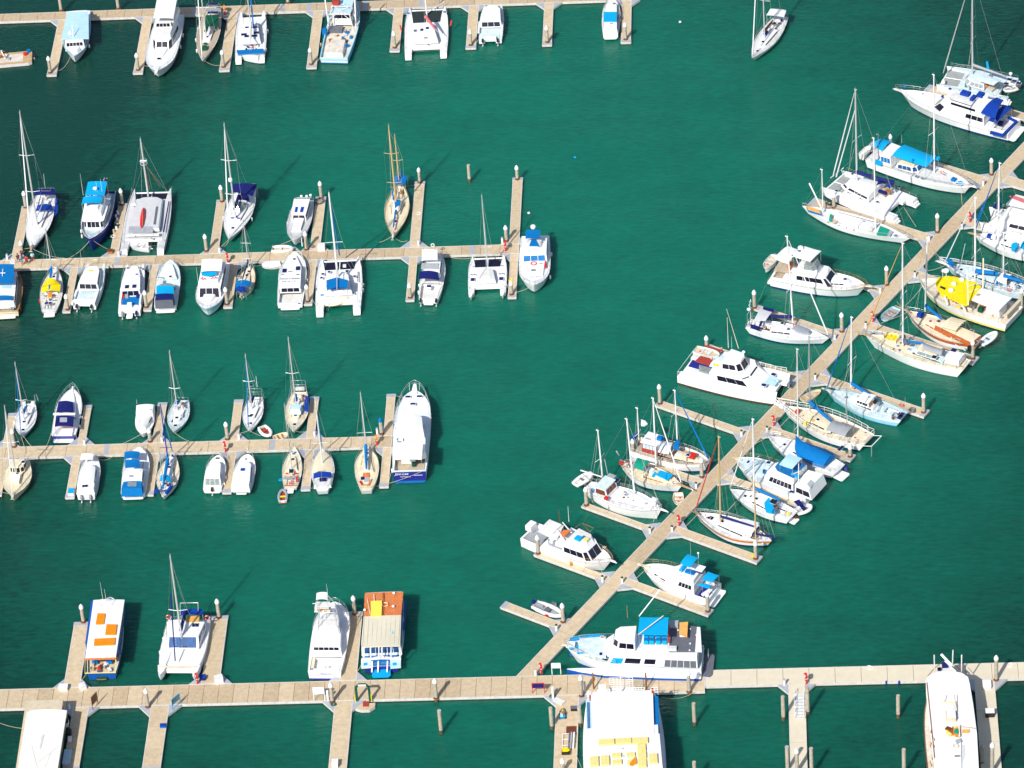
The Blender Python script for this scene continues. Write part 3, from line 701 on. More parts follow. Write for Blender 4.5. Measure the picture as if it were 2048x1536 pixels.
fingers(DIA, -1, rl, [('N',(130,503),(85,550),'beside the inflatable boat with an outboard, lowest on the diagonal walkway'),('Y',(395,962),(320,1020),'in front of the motor yacht with orange deck gear'),('Y',(1032,307),(973,358),'in front of the white ketch with a black stripe'),('V',(190,950),(108,1003),'with empty water on both sides, left of the diagonal walkway'),
 ('V',(770,290),(695,335),'behind the white power catamaran with red awnings'),('S',(212,912),(150,950),'behind the sloop with a wind generator'),('S',(400,330),(340,370),'behind the motor yacht with a black side stripe'),('R',(232,1050),(165,1110),'between the navy-canvas catamaran and the white ketch with a green hatch'),('R',(770,530),(700,590),'behind the ketch with the long blue awning'),('Q',(560,790),(500,840),'between the large motor yacht and the pale blue catamaran at the top right'),
 ('X',(740,690),(680,735),'between the red pilothouse ketch and the sailboat with a green canopy')])
fingers(DIA, 1, rr, [('N',(1828,570),(1787,620),'in front of the cruiser with bright blue canopies'),('Z',(1322,785),(1266,865),'in front of the wooden-masted ketch with an orange stripe'),('W',(850,1085),(805,1130),'between the light blue flybridge cruiser and the blue-dodger sloop'),('W',(1302,625),(1250,680),'between the sailboat with a blue tent and the ketch with white railings'),
 ('U',(1282,1290),(1228,1358),'behind the pale blue sailboat, ending in open water'),('U',(1772,765),(1715,832),'between the brown and white ketch and the white ketch with a yellow dinghy'),('T',(1395,1235),(1340,1300),'between the yellow-roofed trawler and the blue-covered schooner'),('T',(1700,620),(1660,680),'between the right-edge motor yacht and the white sloop with blue canvas'),('p',(2160,395),(2150,410),'at the right edge above the flybridge yacht')])
# ------------------------------------------------------------------ piles
def pile(k, base, top, ph, cap='white', z0=DZ, r=.27):
    B_ = G(k, base, z0); ty = FP(k, top)[1]
    h = min((abs(PJ((B_.x, B_.y, q*.05))[1]-ty), q*.05) for q in range(10, 200))[1]
    nmc = {'white': 'white-capped concrete pile ', None: 'bare flat-topped pile ', 'bluecap': 'blue-capped concrete pile '}[cap]
    rt = empty('mooring_pile', (B_.x, B_.y, 0), 0, nmc+ph, 'mooring pile', 'mooring piles')
    m = MB(); hc = .75 if cap == 'white' else (.3 if cap else 0); m.tube([(0,0,-1), (0,0,z0+.35 if z0 else .7)], r, 'pilewet', 12); m.tube([(0,0,z0+.3 if z0 else .65), (0,0,h-hc)], [r, r*.97], 'pile', 12); m.build('shaft', rt)
    if cap == 'white':
        c = MB(); c.tube([(0,0,h-hc), (0,0,h-.5), (0,0,h-.25), (0,0,h)], [r*1.22, r*1.22, r*.8, .02], 'white', 12); c.build('cap', rt)
    elif cap == 'bluecap':
        c = MB(); c.cyl(0,0,h-.3,h-.12,r*1.3,r*1.3,'royal',12); c.dome(0,0,h-.12,r*1.3,.12,'blue',12); c.build('cap', rt)
    elif rnd.random() < .4: 
        c = MB(); c.cyl(0,0,h-.02,h+.06,r*1.05,r*1.02,'plate',12); c.build('cap', rt)
    if z0:
        c = MB(); c.torus((0,0,z0+.06), r*1.3, .07, 'rust', 'z', 12, 5); c.build('collar', rt)
for a in [
 ('A',(430,622),(405,478),'at the tip of the top-row finger left of the blue-roofed trawler'),('A',(1180,598),(1155,452),'at the tip of the finger left of the top-row motor yacht'),('A',(1908,572),(1887,425),'at the tip of the finger right of the green-canvas sailboat'),
 ('A',(522,92),(508,-60),'rising from the far side of the top walkway behind the blue-roofed trawler'),('A',(1010,75),(992,-80),'behind the top walkway just left of the motor yacht'),('B',(440,22),(428,-110),'behind the top walkway above the catamaran with a blue mast cover'),
 ('B',(617,488),(600,362),'at the tip of the finger left of the rusty prawn trawler'),('B',(1250,362),(1238,236),'at the tip of the finger left of the red-boom catamaran'),('B',(1827,342),(1817,222),'at the tip of the finger left of the top-row power catamaran'),('C',(497,240),(488,145),'at the tip of the finger between empty top-row berths'),('C',(942,225),(935,128),'at the tip of the last finger of the top row'),
 ('D',(240,955),(220,800),'at the tip of the finger left of the blue-canvas sloop'),('D',(205,1368),(183,1262),'beside the group of people'),('D',(1140,930),(1122,775),'between the navy trawler and the grey-decked catamaran'),
 ('F',(330,885),(308,715),'at the tip of the finger left of the navy-canvas sloop'),('F',(170,1393),(146,1218),'at the root of the finger left of the navy-canvas sloop'),('F',(1345,850),(1325,676),'standing in the coil of hose'),('F',(1195,1378),(1176,1190),'beside the white locker on the second walkway'),
 ('G',(455,748),(430,560),'at the tip of the finger beside the little cream sailboat'),('G',(1325,718),(1298,532),'at the tip of the finger left of the blue-bimini catamaran'),('E',(500,800),(0,0),'x'),
 ('H',(449,505),(436,392),'at the tip of the finger right of the wooden-masted ketch'),('H',(1180,482),(1168,375),'with empty water on both sides, highest of the second row'),('H',(1098,945),(1090,825),'beside the red hose reel at the end of the second walkway'),('H',(378,1370),(364,1260),'left of the twin-outboard boat with a navy canopy'),('H',(1137,1345),(1120,1240),'beside the yellow coil on the finger tip'),
 ('I',(130,965),(98,802),'at the far left of the third walkway'),('I',(1358,918),(1338,795),'in front of the white covered launch'),('J',(330,915),(310,760),'right behind the red hose reel of the third walkway'),('K',(610,755),(588,560),'beside the big cruiser with a navy transom'),
 ('L',(382,765),(355,585),'left of the ferry with orange roof panels'),('L',(1725,720),(1702,532),'at the tip of the finger right of the catamaran with blue windows'),('M',(735,478),(703,250),'between the game fishing boat and the orange-roofed ferry'),
 ('N',(600,672),(588,515),'beside the bow of the inflatable boat with an outboard'),('N',(1785,585),(1777,422),'beside the stern of the cruiser with bright blue canopies'),('Y',(385,1003),(373,750),'beside the stern of the motor yacht with orange deck gear'),('Y',(1045,345),(1028,92),'at the stern of the white ketch with a black stripe'),
 ('N',(1632,1245),(1625,1068),'between the stern of the dive boat and the pale walkway'),('N',(750,1278),(740,1108),'on the wide walkway below the bow of the dive boat'),('a',(1515,430),(1490,240),'on the wide walkway right of the brown board'),('b',(968,270),(955,128),'beside the white notice board on the wide walkway'),('b',(1728,245),(1703,97),'on the wide walkway in the middle of the open berths'),
 ('P',(1832,272),(1830,78),'on the pale walkway right of the white rusty ship'),('P',(288,985),(286,800),'at the bottom edge on the finger with the gangway'),('c',(1150,1600),(1143,1215),'at the bottom edge on the finger right of the white rusty ship'),('O',(440,1040),(432,905),'at the bottom edge on the finger with pipes'),
 ('R',(1372,1370),(1368,1193),'beside the bow of the green-hatch ketch'),('R',(935,600),(918,455),'behind the blue awning of the ketch'),('R',(408,1140),(402,1000),'between the navy-canvas catamaran and the white ketch'),('S',(165,942),(160,735),'at the stern of the sloop with a wind generator'),('S',(1158,1212),(1153,993),'at the bow of the sloop with a wind generator'),('S',(1668,680),(1664,463),'at the bow of the motor yacht with a black side stripe'),
 ('U',(1225,1312),(1220,1120),'at the finger tip in open water beyond the pale blue sailboat'),('U',(1712,780),(1703,590),'at the stern of the brown and white ketch'),('T',(1345,1280),(1345,1055),'at the stern of the yellow-roofed trawler'),('V',(728,310),(724,180),'behind the dinghy carried by the white power catamaran'),('V',(177,988),(163,757),'at the tip of the empty finger left of the diagonal walkway'),
 ('X',(1450,922),(1445,715),'at the bow of the red pilothouse ketch'),('X',(722,690),(710,515),'at the stern of the red pilothouse ketch'),('W',(1250,640),(1245,520),'between the sterns of the blue-tent sailboat and the ketch with railings'),('Z',(1250,812),(1243,600),'at the stern of the wooden-masted ketch'),('Q',(683,830),(683,735),'between the large motor yacht and the pale blue catamaran'),('Q',(1130,1625),(1128,1468),'on the diagonal walkway at the bow of the blue-awning ketch')]:
    if a[3] != 'x': pile(*a)
pile('E',(695,815),(648,655),'at the stern of the yellow-awning sailboat'); pile('E',(1500,790),(1480,615),'at the stern of the boat with a blue cockpit floor')
for a in [('H',(822,502),(810,374),'standing alone in open water above the grey-masted catamaran'),('b',(1765,500),(1745,335),'standing alone in the dark water below the wide walkway'),('O',(328,605),(318,388),'in the water left of the finger with the trolley'),('O',(618,575),(596,375),'in the water between the trolley finger and the big catamaran'),('O',(1788,565),(1775,340),'standing alone right of the big passenger catamaran'),
 ('O',(1793,1160),(1790,940),'at the bottom edge right of the big passenger catamaran'),('P',(182,582),(176,398),'left of the finger with the gangway'),('P',(372,540),(368,325),'right of the upper gangway end'),('P',(1073,562),(1070,392),'standing alone between the gangway finger and the white rusty ship'),('P',(1117,1010),(1112,808),'at the bottom edge, alone in open water left of the rusty ship'),('P',(215,990),(213,790),'at the bottom edge left of the gangway finger'),('P',(402,1010),(396,800),'at the bottom edge right of the gangway finger'),('c',(1022,1500),(1020,1262),'squeezed between the rusty ship and its finger')]:
    pile(a[0], a[1], a[2], a[3], None, 0)
for o in list(SC.objects):
    if o.get('label', '').startswith('white-capped concrete pile beside the big cruiser'):
        for c in o.children:
            if c.name.startswith('cap'): c.data.materials[0] = MT['blue']
        o['label'] = 'blue-capped concrete pile beside the big cruiser with a navy transom'
# ------------------------------------------------------------------ small dock furniture
def pedestal(k, p, ph, top='dgreen', h=.95):
    P = G(k, p, DZ); rt = empty('service_pedestal', (P.x, P.y, DZ), 0, 'service pedestal '+ph, 'power pedestal', 'service pedestals on the docks')
    m = MB(); m.tube([(0,0,0), (0,0,h)], .17, 'white', 10); m.build('post', rt); m = MB(); m.cyl(0,0,h,h+.12,.19,.17,top,10); m.build('cap', rt)
for a in [('Y',(1265,1385),'on the gusset by the motor yacht with orange deck gear'),('Y',(1533,1405),'on the right side of the diagonal walkway near the blue-canopy cruiser'),('Y',(1912,720),'by the finger root below the white ketch with a black stripe'),('Z',(262,490),'beside the red life ring near the orange-striped ketch'),('N',(545,740),'at the root of the lowest diagonal finger'),
 ('V',(1143,1370),'at the root of the empty diagonal finger'),('V',(1443,1325),'at the bow of the sailboat with a blue tent'),('V',(1697,795),'at the bow of the white power catamaran'),('S',(1078,1300),'by the bow of the sloop with a wind generator','plate'),('S',(1597,770),'by the bow of the motor yacht with a black side stripe','plate'),('R',(1295,1450),'at the bow of the white green-hatch ketch','plate'),('R',(1603,1335),'where the diagonal walkway meets the finger of the right-edge yacht'),('R',(1800,935),'at the bow of the blue-awning ketch','plate'),
 ('U',(652,470),'at the bow of the white ketch with a yellow dinghy'),('U',(152,985),'at the bow of the pale blue sailboat'),('T',(255,940),'at the bow of the yellow-roofed trawler'),('F',(305,1405),'at the bow of the navy-canvas sloop','plate'),('H',(1068,960),'beside the pile at the end of the second walkway','plate'),('K',(560,755),'beside the blue-capped pile','plate'),('J',(432,912),'at the bow of the sloop with a steel arch','plate'),
 ('I',(765,945),'in the middle of the third walkway','plate'),('D',(1108,1405),'at the root of the cluttered finger','plate'),('D',(70,1440),'beside the people at the left end','plate'),('I',(1465,920),'right of the white covered launch','plate'),('H',(440,975),'by the root of the finger right of the wooden-masted ketch','plate'),('J',(1095,885),'at the root of the finger right of the cream-foredeck sloop','plate'),('a',(712,448),'beside the roof edge of the houseboat','plate'),('N',(375,1105),'beside the red reel where the diagonal walkway begins','plate'),('P',(190,310),'left end of the gangway','plate'),('X',(1390,1040),'between the small cream dinghy and the green-canopy sailboat'),('N',(518,1265),'on the wide walkway right of the blue notice board','white'),('b',(938,258),'tall and white, left of the pile by the white notice board','white',1.6),('O',(340,290),'tall and thin, at the corner of the trolley finger','white',1.9),('O',(665,215),'tall and thin, left of the big passenger catamaran','white',1.5)]:
    pedestal(*a)
def hose(k, p, ph, col='red'):
    P = G(k, p, DZ); rt = empty('fire_hose_stand', (P.x, P.y, DZ), RAD(200), ('red' if col == 'red' else 'orange')+' fire hose reel '+ph, 'fire hose', 'fire hose stands on the docks')
    m = MB(); m.box(-.06,.06,-.06,.06,0,1.5,'white'); m.build('post', rt)
    m = MB(); m.tube([(-.12,0,1.45),(.16,0,1.45)], .42, col, 14); m.tube([(.16,0,1.45),(.2,0,1.45)], .2, 'white', 10); m.build('hose_reel', rt)
    m = MB(); m.box(-.12,.12,-.16,.16,.05,.75,'red'); m.box(.12,.13,-.1,.1,.2,.5,'white'); m.build('extinguisher_box', rt)
for a in [('G',(462,300),'beside the roof of the flybridge cruiser'),('H',(1090,1020),'at the right end of the second walkway'),('K',(553,885),'beside the blue-capped pile','orange'),('J',(312,1025),'in the middle of the third walkway'),('N',(420,1095),'at the foot of the diagonal walkway'),('P',(358,300),'on the pale walkway above the gangway'),('a',(2022,190),'at the bow of the catamaran with blue windows'),('Z',(342,420),'on the diagonal walkway by the orange-striped ketch'),('V',(1520,1250),'on the diagonal walkway by the blue-tent sailboat'),('S',(1512,1100),'on the diagonal walkway by the small light blue rowing boat'),('f',(848,545),'on the diagonal walkway by the right-edge yacht'),('A',(1920,125),'on the top walkway beside the green-canvas sailboat','orange'),('N',(855,1222),'thin and red-brown, behind the big passenger catamaran on the left')][:12]:
    hose(*a)
def board(k, p, label, w_=1.9, h=1.0, z=1.1, face='white', frame='white', rz=0, legc=None, name='notice_board', cat='sign', text=None):
    P = G(k, p, DZ); rt = empty(name, (P.x, P.y, DZ), rz, label, cat); m = MB(); m.box(-w_/2, w_/2, -.03, .03, z, z+h, face); m.build('panel', rt)
    f = MB()
    for x in (-w_/2, w_/2): f.box(x-.045, x+.045, -.045, .045, 0, z+h+.05, legc or frame)
    f.box(-w_/2, w_/2, -.045, .045, z+h, z+h+.07, frame); f.box(-w_/2, w_/2, -.045, .045, z-.06, z, frame); f.build('frame', rt); return rt
board('N',(398,1255),'navy blue notice board in a red frame standing on the wide walkway',1.65,.75,1.0,'navy','red')
board('b',(875,262),'plain white notice board on two legs left of the pile by the gate arch',1.5,1.1,1.3,'white')
board('N',(545,1100),'white sign with a blue and orange picture below the bow of the dive boat',1.2,.75,1.2,'white2')
r_ = board('a',(978,432),'brown board with a small pitched top on the gusset near the houseboat',1.3,1.35,.9,'brown','wood',RAD(62))
g_ = empty('barrier_gate', G('a', (1810, 430), DZ), RAD(55), 'light blue metal gate frame standing open at the root of the crate finger', 'gate')
m = MB()
for x in (-.8, .8): m.box(x-.04, x+.04, -.04, .04, 0, 1.9, 'bright')
for z in (.9, 1.85): m.box(-.8, .8, -.04, .04, z, z+.08, 'bright')
m.build('frame', g_)
m = MB(); m.box(-.78,.78,-.01,.01,.98,1.85,'clear'); m.build('panel', g_)
# green gate arch over the finger root
P0 = G('b', (1150, 265), DZ); P1 = G('b', (1245, 255), DZ); W_ = (P1-P0).length; ar = empty('gate_arch', (P0+P1)/2, 0, 'dark green gate arch with a white name plate over the dock', 'arch')
for sd in (-1, 1):
    m = MB(); m.box(sd*W_/2-.16, sd*W_/2+.16, -.14, .14, 0, 2.5, 'dgreen'); m.build('post', ar)
    m = MB(); m.tube([(sd*(W_/2+.22), -.2, 0), (sd*(W_/2+.22), -.2, 1.3)], .07, 'yellow', 6); m.build('bollard', ar)
m = MB(); m.prism([(0,0),(1,1),(2,0)], 0, 0, 'dgreen') if False else None
m.tube([(-W_/2, 0, 2.45), (-W_/2+.45, 0, 2.95), (W_/2-.45, 0, 2.95), (W_/2, 0, 2.45)], .17, 'dgreen', 6); m.build('top_beam', ar)
m = MB(); m.box(-.55,.55,-.2,-.17,2.82,3.06,'white'); m.build('name_plate', ar)
m = MB(); m.box(-.05,.75,-1.3,-.25,.05,.09,'redbrown'); m.build('door_mat', ar)
sp = empty('landing_step', G('b', (1190, 300), .4), 0, 'small concrete landing step below the green gate arch', 'step'); m = MB(); m.prism([(-1.5,.5),(-1.5,-.3),(-.2,-.9),(1.0,-.9),(1.7,-.2),(1.7,.5)], -.5, .07, 'conc2', 'whaler'); m.build('slab', sp)
def boxy(k, p, label, l, w_, h, col, lid=None, name='dock_box', cat='box', z=DZ, rz=0, group=None):
    P = G(k, p, z); rt = empty(name, P, rz, label, cat, group); m = MB(); m.box(-l/2, l/2, -w_/2, w_/2, 0, h, col); m.build('body', rt)
    m = MB(); m.box(-l/2-.03, l/2+.03, -w_/2-.03, w_/2+.03, h, h+.06, lid or col); m.build('lid', rt); return rt
boxy('F',(1348,1380),'white dock locker standing at the root of the hose finger',1.1,.8,1.0,'white','white2','dock_locker','locker')
boxy('I',(645,1385),'white box with a bright blue lid on the finger beside the twin-outboard launch',.8,1.1,.45,'white','bright')
boxy('a',(1672,632),'blue plastic crate on the dock finger right of the houseboat',.8,.6,.3,'blue','royal','crate','crate')
boxy('a',(692,960),'pale grey flat bench box on the shaded finger beside the houseboat',1.0,2.8,.4,'plate','ltblue')
boxy('E',(1130,235),'brown fish crate on the cluttered finger at the root by the navy trawler',.8,.7,.5,'wood','brown','crate','crate')
boxy('P',(1782,545),'small dark open-fronted hutch with a white roof on the right-hand finger',1.2,.9,.8,'black','white','tool_hutch','box')
boxy('P',(1760,320),'white steps stacked on the dock right of the rusty ship',1.1,1.3,.5,'white2','white','boarding_steps','steps')
boxy('O',(525,620),'flat square dark brown mat lying on the trolley finger',1.3,1.5,.03,'brown','brown','mat','mat')
boxy('O',(400,325),'white slatted pallet leaning at the top of the trolley finger',1.5,.8,.12,'whaler','white2','pallet','pallet',rz=RAD(-35))
boxy('O',(555,410),'black crate of fishing rods standing on the trolley finger',.9,.5,.5,'black','dgrey','crate','crate')
boxy('L',(185,1430),'white hose cabinet with a lifted lid left of the ferry finger',1.2,.8,.6,'white2','white','dock_locker','locker')
boxy('L',(375,1420),'white locker under a slanting cover right of the ferry finger',.8,.9,.6,'white','white2','dock_locker','locker',rz=RAD(30))
boxy('L',(1725,1360),'white box leaning on the gusset right of the blue-windowed catamaran',1.1,.8,1.0,'white','white2','dock_locker','locker',rz=RAD(20))
boxy('L',(1565,1330),'small navy blue box on the gusset beside the red hose reel',.8,.6,.5,'navy','royal')
boxy('p',(640,1388),'x',.01,.01,.01,'white') if False else None
boxy('b',(990,740),'white cooler box at the bottom edge below the gate arch',.8,1.0,.8,'white','white')
# trolley
tr = empty('trolley', G('O', (435, 480), DZ), RAD(95), 'blue luggage trolley loaded with bags and a yellow helmet on the finger', 'trolley'); m = MB(); m.box(-.7,.7,-.35,.35,.3,.5,'bright','blue'); m.build('tray', tr)
for x, y, c, s_ in ((-.35,.1,'ltblue',.35),(.0,-.1,'wood',.4),(.3,.1,'palewood',.35),(.15,.15,'white2',.25)):
    m = MB(); m.box(x-s_/2,x+s_/2,y-s_/2,y+s_/2,.5,.5+s_*.7,c); m.build('bag', tr)
m = MB(); m.dome(.62,0,.55,.25,.28,'yellow'); m.build('helmet', tr)
for x in (-.45,.45):
    for y in (-.4,.4): m = MB(); m.tube([(x,y-.04,.16),(x,y+.04,.16)],.16,'black',10); m.build('wheel', tr)
tr = empty('hand_cart', G('O', (470, 860), DZ), 0, 'yellow and black machine cart lying on the finger at the bottom', 'cart'); m = MB(); m.box(-.55,.55,-.4,.4,.2,.5,'black'); m.build('base', tr); m = MB(); m.box(-.45,.3,-.1,.4,.5,.8,'yellow'); m.dome(.3,.2,.5,.25,.3,'yellow'); m.build('body', tr); m = MB(); m.tube([(.4,.3,.5),(.5,1.1,.9),(.1,1.1,.9),(.1,.3,.5)],.03,'steel',4); m.build('handle', tr)
tr = empty('pipe_rack', G('O', (495, 720), DZ), 0, 'white metal rack with grey and white pipes lying on the trolley finger', 'pipe rack')
m = MB()
for x in (-.75,.75): m.tube([(x,-1.6,.15),(x,1.2,.35)],.05,'white',5)
for y in (-1.2,0,1.1): m.tube([(-.75,y,.2),(.75,y,.25)],.05,'white',5)
m.build('frame', tr)
for x, c in ((.35,'plate'),(.1,'dgrey'),(.7,'white')): m = MB(); m.tube([(x,-2.0,.4),(x+.1,1.0,.5)],.12,c,8); m.build('pipe', tr)
# white gangway
P0, P1 = G('P',(300,390),DZ+.5), G('P',(310,600),DZ+.1); gw = empty('gangway', G('P',(305,480),DZ), 0, 'white aluminium gangway with hand rails lying on the bottom right finger', 'gangway'); l_ = (P0-P1).length/2
m = MB(); m.box(-.65,.65,-l_,l_,.1,.2,'white2'); 
for i in range(8): m.box(-.65,.65,-l_+i*l_/4,-l_+i*l_/4+.06,.2,.24,'grey')
m.build('ramp', gw)
for sd in (-.65,.65):
    m = MB(); m.tube([(sd,-l_,.9),(sd,l_,1.2)],.04,'white',5)
    for i in range(5): y = -l_+i*l_/2; m.tube([(sd,y,.2),(sd,y,.95+i*.07)],.04,'white',5)
    m.build('hand_rail', gw)
for k, p, ph, c in (('G',(1370,170),'x','rope'),):
    pass
def coil(k, p, label, col='rope', R=.4, z=DZ, name='rope_coil', cat='rope coil', n=3):
    P = G(k, p, z); m = MB()
    for i in range(n): m.torus((rnd.uniform(-.15,.15), rnd.uniform(-.15,.15), .05+.06*i), R*rnd.uniform(.7,1), .045, col, 'z', 14, 4)
    o = m.build(name); o.location = P; tag(o, label, cat, 'coils and rings lying on the docks')
coil('F',(1325,895),'tangled coil of grey hose at the tip of the finger','dgrey',.75,n=6,name='hose_coil',cat='hose'); coil('G',(1370,125),'dark rope coil beside the white locker','dgrey',.4); coil('H',(1130,1245),'bright yellow rope coil by the lowest finger tip of the second row','yellow',.35); coil('H',(445,742),'white looped hose lying on the finger right of the wooden-masted ketch','white',.35,name='hose_coil',cat='hose',n=2); coil('Z',(1215,780),'yellow float ring on the finger of the orange-striped ketch','yellow',.3)
coil('E',(1170,65),'white ring lying on the finger beside the navy trawler','white',.5,name='float_ring',cat='ring',n=2); coil('D',(125,1465),'white round coil beside the people','white',.45,n=4); coil('a',(1500,445),'x','rust',.3) if False else None; coil('b',(980,290),'green garden hose coil at the corner below the white notice board','dgreen',.4,name='hose_coil',cat='hose'); coil('O',(330,270),'green hose coil at the top of the trolley finger','dgreen',.4,name='hose_coil',cat='hose'); coil('U',(1120,1300),'dark rope heap at the stern of the pale blue sailboat','dgrey',.5,n=5); coil('X',(930,745),'grey rope coil by the red pilothouse ketch','dgrey',.3); coil('R',(365,1110),'black rope pile at the tip of the finger by the green-hatch ketch','black',.4,n=4); coil('U',(1010,1250),'pink hose coil at the tip of the finger behind the pale blue sailboat','pink',.35)
coil('P',(850,178),'white hose ring on the pale walkway left of the rusty ship','white',.45,n=2,name='hose_coil',cat='hose'); coil('P',(1945,158),'white hose ring on the pale walkway at its right end','white',.4,n=2,name='hose_coil',cat='hose')
# jars and boxes piled on the finger beside the navy trawler
for i, (x, y, c) in enumerate([(1095,1010,'white'),(1080,1045,'white2'),(1105,1040,'blue'),(1090,1075,'white'),(1075,1120,'dgrey'),(1095,1130,'black'),(1085,1155,'white'),(1060,1185,'palewood'),(1130,905,'navy'),(1115,930,'dgrey')]):
    P = G('D', (x, y), DZ); m = MB(); m.cyl(0,0,0,.45,.2,.17,c,9); m.cyl(0,0,.45,.55,.1,.1,'white2',8); o = m.build('jar'); o.location = P
    tag(o, 'plastic jar or tub, one of the heap on the finger beside the navy trawler', 'jar', 'jars heaped beside the navy trawler')
# fenders hung on a walkway, buoys
for p, nm_ in (((980,292),'left'),((1080,292),'right')):
    P = G('P', p, .3); m = MB(); m.tube([(0,0,-.35),(0,0,-.2),(0,0,.2),(0,0,.35)],[.05,.17,.17,.04],'royal',8); m.tube([(0,0,.33),(0,.15,.3)],.02,'rope',3); o = m.build('fender'); o.location = P; tag(o, nm_+' of the two blue fenders hanging from the pale walkway', 'fender', 'blue fenders on the pale walkway')
for k, p, c, lb in (('C',(1252,125),'white','tiny white float bobbing alone in the open water near the top'),('H',(1265,735),'white','small white float on open water right of the long empty finger'),('p',(1150,315),'bright','small blue float trailing a line in open water')):
    P = G(k, p, 0); m = MB(); m.dome(0,0,0,.22,.22,c,10); m.tube([(0,0,-.2),(0,0,.05)],.2,c,10); o = m.build('mooring_buoy'); o.location = P; tag(o, lb, 'buoy', 'floats in open water')
fl = MB(); a, b = G('H',(0,0),0), None
# ------------------------------------------------------------------ people on the second walkway
def person(k, p, rz, label, top, bottom, h=1.72, lean=0, arms=(.25,.1), stride=.15, pack=None, hair='black', shorts=True):
    P = G(k, p, DZ); rt = empty('person', P, rz, label, 'person', 'people on the second walkway'); s = h/1.75
    V = [(0,0,.98),(0,0,1.2),(lean*.5,0,1.42),(lean*.7,0,1.52),(lean*.9,0,1.66),
         (.02,.1,.9),(stride*.5,.11,.50),(stride*.2,.12,.08),(stride*.2+.14,.12,.04),
         (-.02,-.1,.9),(-stride*.4,-.11,.50),(-stride,-.12,.08),(-stride+.14,-.12,.04),
         (lean*.5,.19,1.40),(lean*.5+arms[0]*.4,.25,1.12),(lean*.5+arms[0]*1.2,.22,.92),
         (lean*.5,-.19,1.40),(lean*.5+arms[1]*.4,-.25,1.12),(lean*.5+arms[1]*1.2,-.22,.92)]
    E_ = [(0,1),(1,2),(2,3),(3,4),(0,5),(5,6),(6,7),(7,8),(0,9),(9,10),(10,11),(11,12),(2,13),(13,14),(14,15),(2,16),(16,17),(17,18)]
    R = [.14,.13,.15,.055,.11,.085,.06,.04,.035,.085,.06,.04,.035,.06,.045,.035,.06,.045,.035]
    me = bpy.data.meshes.new('body'); me.from_pydata([tuple(c*s for c in v) for v in V], E_, []); o = bpy.data.objects.new('body', me); COL.objects.link(o); o.parent = rt
    me.materials.append(MT['skin']); md = o.modifiers.new('skin', 'SKIN'); 
    if not me.skin_vertices: bpy.context.view_layer.objects.active = o; 
    sk = me.skin_vertices[0] if me.skin_vertices else None
    if sk:
        for i, r in enumerate(R): sk.data[i].radius = (r*s, r*s); sk.data[i].use_root = (i == 0)
    ss = o.modifiers.new('sub', 'SUBSURF'); ss.levels = ss.render_levels = 1
    m = MB(); z = [.92,1.1,1.3,1.45]; w_ = [.19,.19,.23,.15]; rows = []
    for zz, ww in zip(z, w_): rows.append([(lean*.5*(zz-.9)/.5*s+ww*.8*s*cos(2*pi*i/10), ww*1.05*s*sin(2*pi*i/10), zz*s) for i in range(11)])
    m.grid(rows, top)
    for sd in (1, -1): m.tube([(lean*.5*s, sd*.17*s, 1.42*s), (lean*.5*s+arms[0 if sd > 0 else 1]*.4*s, sd*.26*s, 1.15*s)], [.08*s,.075*s], top, 8)
    m.build('shirt', rt)
    m = MB(); lo = .52 if shorts else .12
    for sd, st in ((1, stride*.5), (-1, -stride*.4)): m.tube([(0, sd*.08*s, .98*s), (st*.6, sd*.11*s, .75*s), (st, sd*.115*s, lo*s)], [.14*s,.12*s,.10*s if shorts else .08*s], bottom, 8)
    m.build('shorts' if shorts else 'trousers', rt)
    m = MB(); m.dome(lean*.9*s-.01, 0, 1.67*s, .115*s, .13*s, hair); m.build('hair', rt)
    if pack: m = MB(); m.box(-.36*s,-.14*s,-.17*s,.17*s,.98*s,1.42*s,pack); m.build('backpack', rt)
# ================================================================== TOP ROW
b = motor('A','blue-edged white trawler with a long pale blue flat roof, leftmost boat of the top row',(632,480),(672,95),4.6,2.0,1.2,'fish',nm='trawler_yacht',cat='trawler',col='white',stripe='navyhull',sf=(.72,.80),deck='white2',rail='skyhull',railw=.2,bul=.45,boot='black')
b.block('wheelhouse',.18,(628,352),1.2,3.0,3.7,3.3,sf=.15,sw=(.45,.85,5),fw=(.5,.85,5),aw=(.4,.8,2))
b.canopy([(572,103),(755,100),(757,330),(522,336)],3.25,'ltblue',.06,.1,False,'roof',n=2)
b.block('coach_roof',.55,(602,425),1.3,2.1,2.6,1.6,sf=.5,nose=.5,col='white'); b.dome((600,285),3.3,.35,.35,'white'); b.spar('roof_mast',(625,320),3.3,(615,215),5.0,.06,'white'); b.spar('radar_bar',(585,300),3.6,(640,290),3.6,.06,'white')
b.rails(.55,.9,.45,4,'steel',ext=0,push=False); b.rope((.95,-.5),(490,603),sag=.8); b.fender(.7,1,'white')
b = motor('A','large all-white motor yacht with a hardtop over its flybridge, top row',(1335,600),(1455,125),5.3,2.3,1.5,'full',col='white',deck='white',bul=.12,stripe='white2',boot='black')
b.block('deckhouse',(1455,190),(1400,345),1.5,3.0,4.3,3.3,sf=1.3,nose=.8,sw=(.35,.85,4,.1,.9),fw=(.12,.9,4),nt=.7)
b.block('flybridge',(1440,60),(1395,300),3.0,3.9,4.0,3.0,sf=.3,nose=.5,col='white',top='white2'); b.block('helm_screen',(1415,195),(1405,185),3.9,4.7,3.0,2.8,sf=.2,fw=(.2,.9,4),sw=(.2,.9,1),col='white2')
b.canopy([(1345,-40),(1515,-40),(1480,152),(1308,150)],5.6,'white',.1,.15,True,'hardtop',zd=3.8); b.block('foredeck_cabin',(1420,330),(1360,480),1.7,2.15,3.2,1.6,sf=.9,nose=1.2,col='white')
